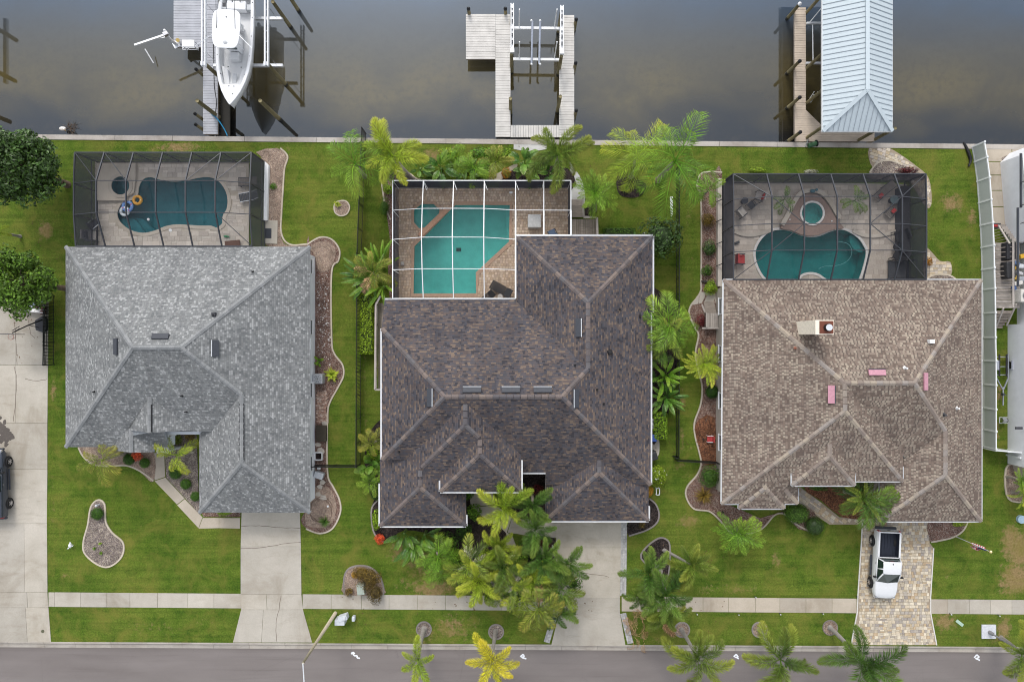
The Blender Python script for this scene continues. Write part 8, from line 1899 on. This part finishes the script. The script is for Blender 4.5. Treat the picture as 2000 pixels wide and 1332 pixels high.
# ================================================================ neighbour drive at the left
BB = thing('basketball_hoop', 'portable basketball hoop with dark base on the neighbour drive', 'basketball hoop', P(80, 632))
MB().prism([p for p in PL([(69, 626), (85, 617), (92, 622), (92, 645), (86, 650), (71, 645)], .2)], .02, .35).build('base', plain('hoop_base', (.03, .032, .04), .5), BB, bevel=.08)
a, b = P(84, 624, .3), P(24, 650, 2.8); MB().tube([a, a.lerp(b, .5) + Vector((0, 0, .15)), b], [.06, .05, .045], 8).build('pole', black, BB); MB().tube([P(76, 640, .3), a.lerp(b, .45)], .03, 6).build('brace', black, BB)
for s in (0, .18): MB().tube([b + Vector((0, s, 0)), b + Vector((.45, .35 + s, -.2))], .03, 6).build('bracket', black, BB)
MB().bar(P(-6, 652, 3.0), P(40, 653, 3.0), .05, 1.0).build('backboard', plain('backboard', (.05, .05, .06), .3), BB)
q = P(22, 658, 2.7); MB().ring((q.x, q.y, 2.75), .23, .015, 20, 6).build('rim', plain('rim_red', (.55, .10, .06), .4), BB)
nt = MB()
for k in range(10): aa = k * .628; nt.tube([(q.x + .23 * math.cos(aa), q.y + .23 * math.sin(aa), 2.74), (q.x + .12 * math.cos(aa + .3), q.y + .12 * math.sin(aa + .3), 2.35)], .008, 4)
nt.build('net', plain('net_pink', (.7, .4, .38), .8), BB)
t = thing('skiff', 'small white skiff with gear parked under the feathery tree', 'boat', P(60, 597))
MB().loft([[(P(x, 0, .5).x, P(0, y0, .5).y, .25 + .3), (P(x, 0, .5).x, P(0, (y0 + y1) / 2, .5).y, .15), (P(x, 0, .5).x, P(0, y1, .5).y, .25 + .3)] for x, y0, y1 in ((24, 590, 598), (32, 582, 604), (50, 578, 608), (84, 578, 612))], False, True, True).build('hull', gel, t, True)
for x, y in ((60, 588), (78, 584)): q = P(x, y, .6); MB().box((q.x, q.y, .55), (.6, .8, .2), .2).build('seat', plain('skiff_blue', (.40, .47, .56), .5), t, bevel=.03)
for k in range(6): q = P(66 + k * 3, 594 + rnd.uniform(-6, 6), .5); MB().box((q.x, q.y, .45), (.2, .35, .2), rnd.uniform(0, 2)).build('gear', plain('gear_brown', (.10, .05, .045), .7), t)
for k in range(4): q = P(84, 583 + k * 9, .4); boxthing('garden_crate', 'dark red crate by the black gate, %s from the tree' % ('first', 'second', 'third', 'fourth')[k], 'crate', 84, 583 + k * 9, .3, (.3, .3, .4), plain('crate_red', (.12, .04, .035), .7), .2, .02, 'crates along the gate')
st = MB(); rs = random.Random(5)
for k in range(40):
    q = P(8 + rs.gauss(0, 7), 845 + rs.gauss(0, 14)); st.prism([(q.x + rs.uniform(.1, .28) * math.cos(a_), q.y + rs.uniform(.1, .3) * math.sin(a_)) for a_ in [i * 1.05 for i in range(6)]], .030, .0372 + k * .00003)
tag(st.build('oil_stain', plain('oil_stain', (.10, .085, .075), .8), d1), kind='stuff')

# ================================================================ side decks and ramps
RM = thing('wooden_ramp', 'weathered wooden side ramp with railing along the brown house', 'ramp', P(735, 680))
yt, yb_ = P(0, 592, 1.0).y, P(0, 760, 1.0).y; xl, xr_ = P(735, 0, 1.65).x, P(750, 0, .9).x
for k in range(5): MB().box((xl + (xr_ - xl) * (k + .5) / 5, (yt + yb_) / 2, .82), ((xr_ - xl) / 5 - .02, yt - yb_, .05)).build('plank', wood_old, RM)
MB().bar((xl - .05, yt - .2, 1.65), (xl - .12, yb_, 1.65), .15, .05).build('rail_cap', wood_rail, RM); MB().bar((xl - .05, yt - .2, .95), (xl - .12, yb_, .95), .06, .08).build('lower_rail', wood_rail, RM)
MB().bar((xl - .05, yt - .2, 1.65), (xl + .35, yt + .55, 1.65), .15, .05).build('rail_cap', wood_rail, RM); MB().bar((xl - .12, yb_, 1.65), (xr_, yb_, 1.65), .15, .05).build('rail_cap', wood_rail, RM)
for k in range(44): y = yb_ + (yt - .2 - yb_) * (k + .5) / 44; MB().bar((xl - .09, y, .8), (xl - .09, y, 1.62), .04, .05).build('baluster', wood_old, RM)
for k in range(5): y = yb_ + (yt - yb_) * k / 4; MB().bar((xl - .05, y, 0), (xl - .05, y, 1.62), .1, .1).build('post', wood_old, RM)
SD = thing('wooden_deck', 'weathered wooden deck and steps beside the white pool cage', 'deck', P(1142, 440))
xl, xr_ = P(1117, 0, .5).x, P(1166, 0, .5).x; yt, yb_ = P(0, 428, .5).y, P(0, 466, .5).y
for k in range(11): MB().box((xl + (xr_ - xl) * (k + .5) / 11, (yt + yb_) / 2, .42), ((xr_ - xl) / 11 - .02, yt - yb_, .05)).build('plank', wood_old, SD)
x2 = P(1138, 0, .4).x
for k in range(6): y = P(0, 392 + 6 * k, .3).y; MB().box(((xl + x2) / 2, y, .08 + .06 * k), (x2 - xl, .25, .06)).build('stair_tread', wood_old, SD)
for a, b in (((1138, 388), (1140, 424)), ((1140, 424), (1166, 425)), ((1166, 425), (1167, 462))): MB().bar(P(*a, 1.2), P(*b, 1.2), .17, .06).build('rail_cap', wood_rail, SD)
for k in range(13): q = P(1166, 427 + k * 2.7, 1.1); MB().bar((q.x, q.y, .4), (q.x, q.y, 1.15), .05, .05).build('baluster', wood_rail, SD)
for k in range(8): q = P(1142 + k * 3.2, 424, 1.1); MB().bar((q.x, q.y, .4), (q.x, q.y, 1.15), .05, .05).build('baluster', wood_rail, SD)
TS = thing('wooden_steps', 'weathered wooden side steps at the tan house wall', 'steps', P(1388, 620))
xl, xr_ = P(1381, 0, .8).x, P(1402, 0, .8).x
for k in range(6): MB().box((xl + (xr_ - xl) * (k + .5) / 6, P(0, 626, .8).y, .78), ((xr_ - xl) / 6 - .015, 1.25, .05)).build('plank', wood_rail, TS)
for k in range(4): MB().box(((xl + xr_) / 2 - .1, P(0, 592 + 6 * k, .5).y, .16 + .17 * k), (xr_ - xl, .27, .06)).build('stair_tread', wood_old, TS)
for a, b in (((1371, 595), (1377, 610)), ((1380, 611), (1380, 641)), ((1371, 641), (1404, 641))): MB().bar(P(*a, 1.5), P(*b, 1.5), .13, .06).build('rail_cap', wood_rail, TS)
for k in range(9): q = P(1380, 612 + k * 3.4, 1.1); MB().bar((q.x, q.y, .2), (q.x, q.y, 1.45), .05, .05).build('baluster', wood_old, TS)
o = MB().prism(PL([(1368, 570), (1397, 574), (1398, 590), (1376, 591), (1352, 596), (1360, 580)]), -.05, .06).build('concrete_pad', conc_old); tag(o, 'small concrete pad above the tan house wooden steps', 'pad')
o = MB().bar(P(1370, 549, .15), P(1396, 552, .15), .12, .25).build('landscape_timber', plain('timber_dark', (.05, .045, .04), .8)); tag(o, 'dark timber across the tan side bed', 'timber')

# ================================================================ street furniture and small things
SL = thing('street_lamp', 'tall concrete street lamp with arm over the road, left of the mailbox box', 'street lamp', P(655, 1197))
a = P(655, 1197); b = Vector((a.x + .0, a.y, 9.0)); MB().tube([a, a.lerp(b, .5), b], [.16, .13, .09], 10).build('pole', plain('pole_concrete', (.46, .40, .30), .8), SL, True)
MB().tube([b, b + Vector((.25, -2.6, .25))], .045, 8).build('arm', alum, SL); MB().box((b.x + .28, b.y - 3.0, 9.2), (.28, .7, .14)).build('lamp_head', chrome, SL, bevel=.04)
SL = thing('street_lamp', 'grey lamp post standing on the white pad at the lower right', 'street lamp', P(1931, 1233))
a = P(1931, 1233); MB().tube([a, a + Vector((0, 0, .5)), a + Vector((0, 0, .6)), a + Vector((0, 0, 3.6))], [.17, .15, .07, .055], 10).build('pole', plain('pole_grey', (.20, .20, .21), .5), SL, True); MB().ball(a + Vector((0, 0, 3.75)), .2, 10, 7).build('lamp_head', dark, SL)
boxthing('utility_pad', 'square white concrete pad under the grey lamp post', 'pad', 1931, 1233, .06, (1.2, 1.18, .12), plain('pad_white', (.58, .60, .64), .7), 0, .02)
MBX = thing('utility_box', 'white utility cabinet on the verge by the concrete lamp', 'utility box', P(664, 1213))
q = P(663, 1216, .9); MB().box((q.x, q.y, .45), (.82, .46, .9)).build('cabinet', plain('box_white', (.54, .57, .61), .4), MBX, bevel=.02); q2 = P(668, 1210, .9); MB().box((q2.x + .05, q2.y + .1, .6), (.75, .4, .7), .3).build('cabinet_lid', MATS['box_white'], MBX, bevel=.02); MB().box((q2.x + .22, q2.y + .2, 1.0), (.18, .2, .15)).build('meter', alum, MBX)
boxthing('junction_box', 'small white rounded box beside the utility cabinet', 'utility box', 691, 1207, .3, (.27, .42, .5), MATS['box_white'], 0, .08)
boxthing('transformer', 'pale green transformer box in the horseshoe bed', 'transformer', 706, 1149, .4, (.62, .85, .75), plain('box_green', (.33, .38, .33), .5), .1, .03)
q = P(1874, 1216); o = MB().box((q.x, q.y, .03), (.72, .26, .06), R(-38)).build('handhole_cover', plain('cover_green', (.38, .52, .42), .6), bevel=.1); tag(o, 'pale green oblong utility cover in the verge', 'utility cover')
q = P(1992, 1013); o = MB().tube([(q.x, q.y, 0), (q.x, q.y, .25)], .34, 20).build('water_bowl', plain('bowl_blue', (.32, .45, .55), .3)); tag(o, 'pale blue round tub on the lawn at the right edge', 'tub')
q = P(84, 1232); o = MB().tube([(q.x, q.y, .03), (q.x, q.y, .042)], .14, 16).build('drain_cover', plain('cover_olive', (.10, .10, .06), .7)); tag(o, 'small round olive cover in the neighbour drive', 'cover')
paint = plain('road_paint', (.74, .76, .80), .7, var=.15, scale=20)
for k, (a, b, l, ss) in enumerate(((695, 1279, 'white zigzag arrow painted on the road by the lamp', ((-8, -6, -3, 1), (-6, -6, -9, -2), (-6, -6, -2, -3), (-3, 1, 3, 1), (3, 1, 2, 5), (2, 5, 8, 6))), (1022, 1281, 'white survey mark painted on the road before the middle drive', ((-6, 1, 0, -4), (0, -4, 2, 1), (2, 1, -4, 2), (-2, 3, 6, 5))), (1438, 1281, 'white survey mark painted on the road between the big palms', ((-5, 1, 0, -4), (0, -4, 4, 2), (4, 2, -3, 2), (0, 2, 5, 5))), (1909, 1283, 'white survey mark painted on the road near the right edge', ((-6, 1, -1, -5), (-1, -5, 4, 0), (4, 0, -3, 3), (-4, 2, 5, 6))))):
    m = MB()
    for i, (x0, y0, x1, y1) in enumerate(ss): m.strip([P(a + x0, b + y0, -.1).xy, P(a + x1, b + y1, -.1).xy], .12, -.115, -.1095 + i * .0006)
    tag(m.build('road_mark', paint), l, 'road marking', 'survey marks on the road')
# lawn ornaments and path lights
t = thing('lawn_ornament', 'white bird ornament on the grey house front lawn', 'ornament', P(137, 1065)); q = P(137, 1065, .3)
m = MB(); m.ball((q.x, q.y, .3), .17, 9, 6, (.8, 1.3, .8)); m.tube([(q.x + .05, q.y + .15, .35), (q.x + .12, q.y + .3, .5), (q.x + .22, q.y + .26, .52)], [.07, .05, .02], 6); m.add([(q.x - .05, q.y - .1, .32), (q.x - .3, q.y - .3, .3), (q.x - .12, q.y - .28, .3)], [(0, 1, 2)]); m.add([(q.x + .05, q.y, .34), (q.x + .3, q.y + .02, .3), (q.x + .2, q.y - .1, .3)], [(0, 1, 2)]); m.build('body', plain('bird_white', (.75, .76, .78), .6), t, True)
for s in (-.05, .05): MB().tube([(q.x + s, q.y, 0), (q.x + s, q.y, .25)], .015, 5).build('leg', alum, t)
q = P(194, 985); o = MB().tube([(q.x, q.y, 0), (q.x, q.y, .35)], [.09, .07], 8).ball((q.x, q.y, .42), .12, 8, 6).build('garden_light', plain('globe_white', (.6, .6, .66), .4)); tag(o, 'small white globe light in the teardrop bed', 'light')
for k, (a, b) in enumerate(((1360, 1197), (1441, 1198), (1522, 1197), (1605, 1196), (1474, 1164), (1672, 1163), (1854, 1197), (1948, 1200))):
    q = P(a, b); t = thing('path_light', 'small white path light at the sidewalk edge, %s from the brown drive' % ('first', 'third', 'fifth', 'sixth', 'fourth', 'seventh', 'eighth', 'last')[k], 'light', q, 'path lights along the sidewalk')
    MB().tube([q, q + Vector((0, 0, .3))], .03, 6).build('stake', dark, t); MB().tube([q + Vector((0, 0, .3)), q + Vector((0, 0, .36))], [.06, .04], 10).build('cap', plain('light_cap', (.5, .5, .5), .5), t)
for k, (a, b) in enumerate(((1412, 1000), (1374, 858))): q = P(a, b, .2); o = MB().tube([(q.x, q.y, 0), (q.x, q.y, .3)], .07, 8).build('garden_light', black); tag(o, ('black spotlight in the tan front bed', 'black spotlight in the rust mulch below the lawn chair')[k], 'light')
for a, b, s, l in ((1384, 856, .62, 'small white framed red chair ornament in the rust mulch'),):
    armchair(l, a, b, .05, 180, redc, white, None, .8)
t = thing('planter_stand', 'small white stand on the lawn by the brown garage wall', 'stand', P(1285, 960)); q = P(1285, 960, .4)
for s in (-.13, .13): MB().bar((q.x + s, q.y - .3, .4), (q.x + s * 1.1, q.y + .3, .4), .06, .06).build('rail', white, t)
for s in (-.28, .28): MB().bar((q.x - .16, q.y + s, .4), (q.x + .16, q.y + s, .4), .06, .06).build('rail', white, t)
for sx in (-.13, .13):
    for sy in (-.28, .28): MB().bar((q.x + sx, q.y + sy, 0), (q.x + sx, q.y + sy, .38), .04, .04).build('leg', white, t)
boxthing('recycling_bin', 'blue recycling bin at the brown house wall', 'bin', 1274, 854, .6, (.55, .6, 1.1), plain('bin_blue', (.03, .08, .32), .5), 0, .06)
boxthing('trash_bin', 'dark rubbish bin at the brown house wall below the blue one', 'bin', 1275, 889, .55, (.6, .7, 1.0), plain('bin_black', (.03, .032, .036), .5), .3, .08)
o = MB().prism(smooth(PL([(1262, 858), (1284, 856), (1288, 872), (1284, 892), (1262, 896)]), 3), -.05, .05).build('concrete_pad', conc_old); tag(o, 'curved concrete pad under the bins of the brown house', 'pad')
boxthing('white_bucket', 'white bucket by the grey house gate', 'bucket', 623, 914, .2, (.3, .3, .35), white, 0, .1)
t = thing('storage_bin', 'grey plastic storage bin tilted by the grey house wall', 'bin', P(624, 928)); q = P(623, 928, .5); MB().box((q.x, q.y, .3), (.72, .5, .6), R(-18)).build('body', plain('bin_grey', (.38, .40, .43), .6), t, bevel=.05); MB().box((q.x, q.y, .62), (.76, .54, .06), R(-18)).build('lid', plain('bin_lid', (.50, .52, .55), .6), t, bevel=.02)
t = thing('planter_box', 'white square planter box by the grey house wall', 'planter', P(622, 891)); q = P(622, 891, .3)
for dx, dy, sx, sy in ((-.3, 0, .07, .68), (.3, 0, .07, .68), (0, -.31, .54, .07), (0, .31, .54, .07)): MB().box((q.x + dx, q.y + dy, .17), (sx, sy, .34)).build('side_board', white, t)
MB().box((q.x, q.y, .12), (.5, .54, .1)).build('soil', mulch_black, t)
boxthing('compost_bin', 'dark open compost frame beside the grey house wall', 'compost bin', 628, 846, .2, (.85, 1.35, .4), plain('compost', (.05, .042, .03), .9), 0, .02)
pts = [(P(627, 995).x + (1.0 + .12 * math.sin(k * .9)) * .95 * math.cos(k * .35), P(627, 995).y + (1.0 + .1 * math.sin(k * .5)) * math.sin(k * .35), .09) for k in range(34)]
o = MB().tube(pts, .018, 5).build('garden_hose', plain('hose_brown', (.10, .06, .045), .7)); tag(o, 'thin brown hose coiled in the grey garage corner bed', 'hose')
o = MB().ball((*P(641, 988).xy, .1), .1, 8, 5).build('white_stone', white); tag(o, 'white stone in the middle of the coiled hose', 'stone')
# flag
FL = thing('flag_pole', 'limp flag on a thin pole at the tan house garage bed', 'flag', P(1866, 1047))
a = P(1866, 1047); b = a + Vector((0, 0, 4.2)); MB().tube([a, b], [.035, .022], 8).build('pole', alum, FL); MB().ball(b + Vector((0, 0, .08)), .12, 10, 8).build('finial', plain('gold', (.75, .62, .30), .25, .6), FL)
t_ = NT('flag_cloth'); sx = t_.new('SeparateXYZ'); t_.link(t_.uv(), sx.inputs[0]); stp = t_.math('GREATER_THAN', t_.math('FRACT', t_.math('MULTIPLY', sx.outputs[1], 6.5)), .5)
cc = t_.mix(stp, (.50, .03, .05), (.72, .70, .70)); cant = t_.math('MULTIPLY', t_.math('LESS_THAN', sx.outputs[0], .42), t_.math('GREATER_THAN', sx.outputs[1], .46)); fm = t_.done(t_.mix(cant, cc, (.03, .04, .16)), .8)
m = MB(); m.uv = []; NU, NV = 14, 10; dn = (a - b).normalized()
for i in range(NU + 1):
    for j in range(NV + 1):
        u, v = i / NU, j / NV; p = b + dn * (.15 + (1 - v) * 1.2); p = p + Vector((.30 * math.sin(u * 9 + v * 3) * u + .25 * u, .26 * math.cos(u * 10 + v) * u - .2 * u, -u * 1.5)); m.v.append(tuple(p)); m.uv.append((u, v))
for i in range(NU):
    for j in range(NV): k = i * (NV + 1) + j; m.f.append((k, k + 1, k + NV + 2, k + NV + 1))
m.build('cloth', fm, FL, True)
# leaf litter on lawns and drives
lit = MB(); rl_ = random.Random(17)
for k in range(420):
    zone = rl_.choice(((600, 1000, 1080, 1250), (1230, 1420, 1060, 1250), (20, 160, 400, 720), (700, 1180, 275, 350), (1280, 1345, 560, 900), (880, 1160, 1155, 1200)))
    q = P(rl_.uniform(zone[0], zone[1]), rl_.uniform(zone[2], zone[3])); a_ = rl_.uniform(0, 6.28); s = rl_.uniform(.04, .10); d = Vector((math.cos(a_), math.sin(a_), 0)); e = Vector((-d.y, d.x, 0)); z = Vector((0, 0, .055))
    lit.add([q + z - d * s, q + z + e * s * .4, q + z + d * s, q + z - e * s * .4], [(0, 1, 2, 3)])
tag(lit.build('leaf_litter', lf_dry), 'scattered dry leaves on lawns and drives', 'leaves', kind='stuff')
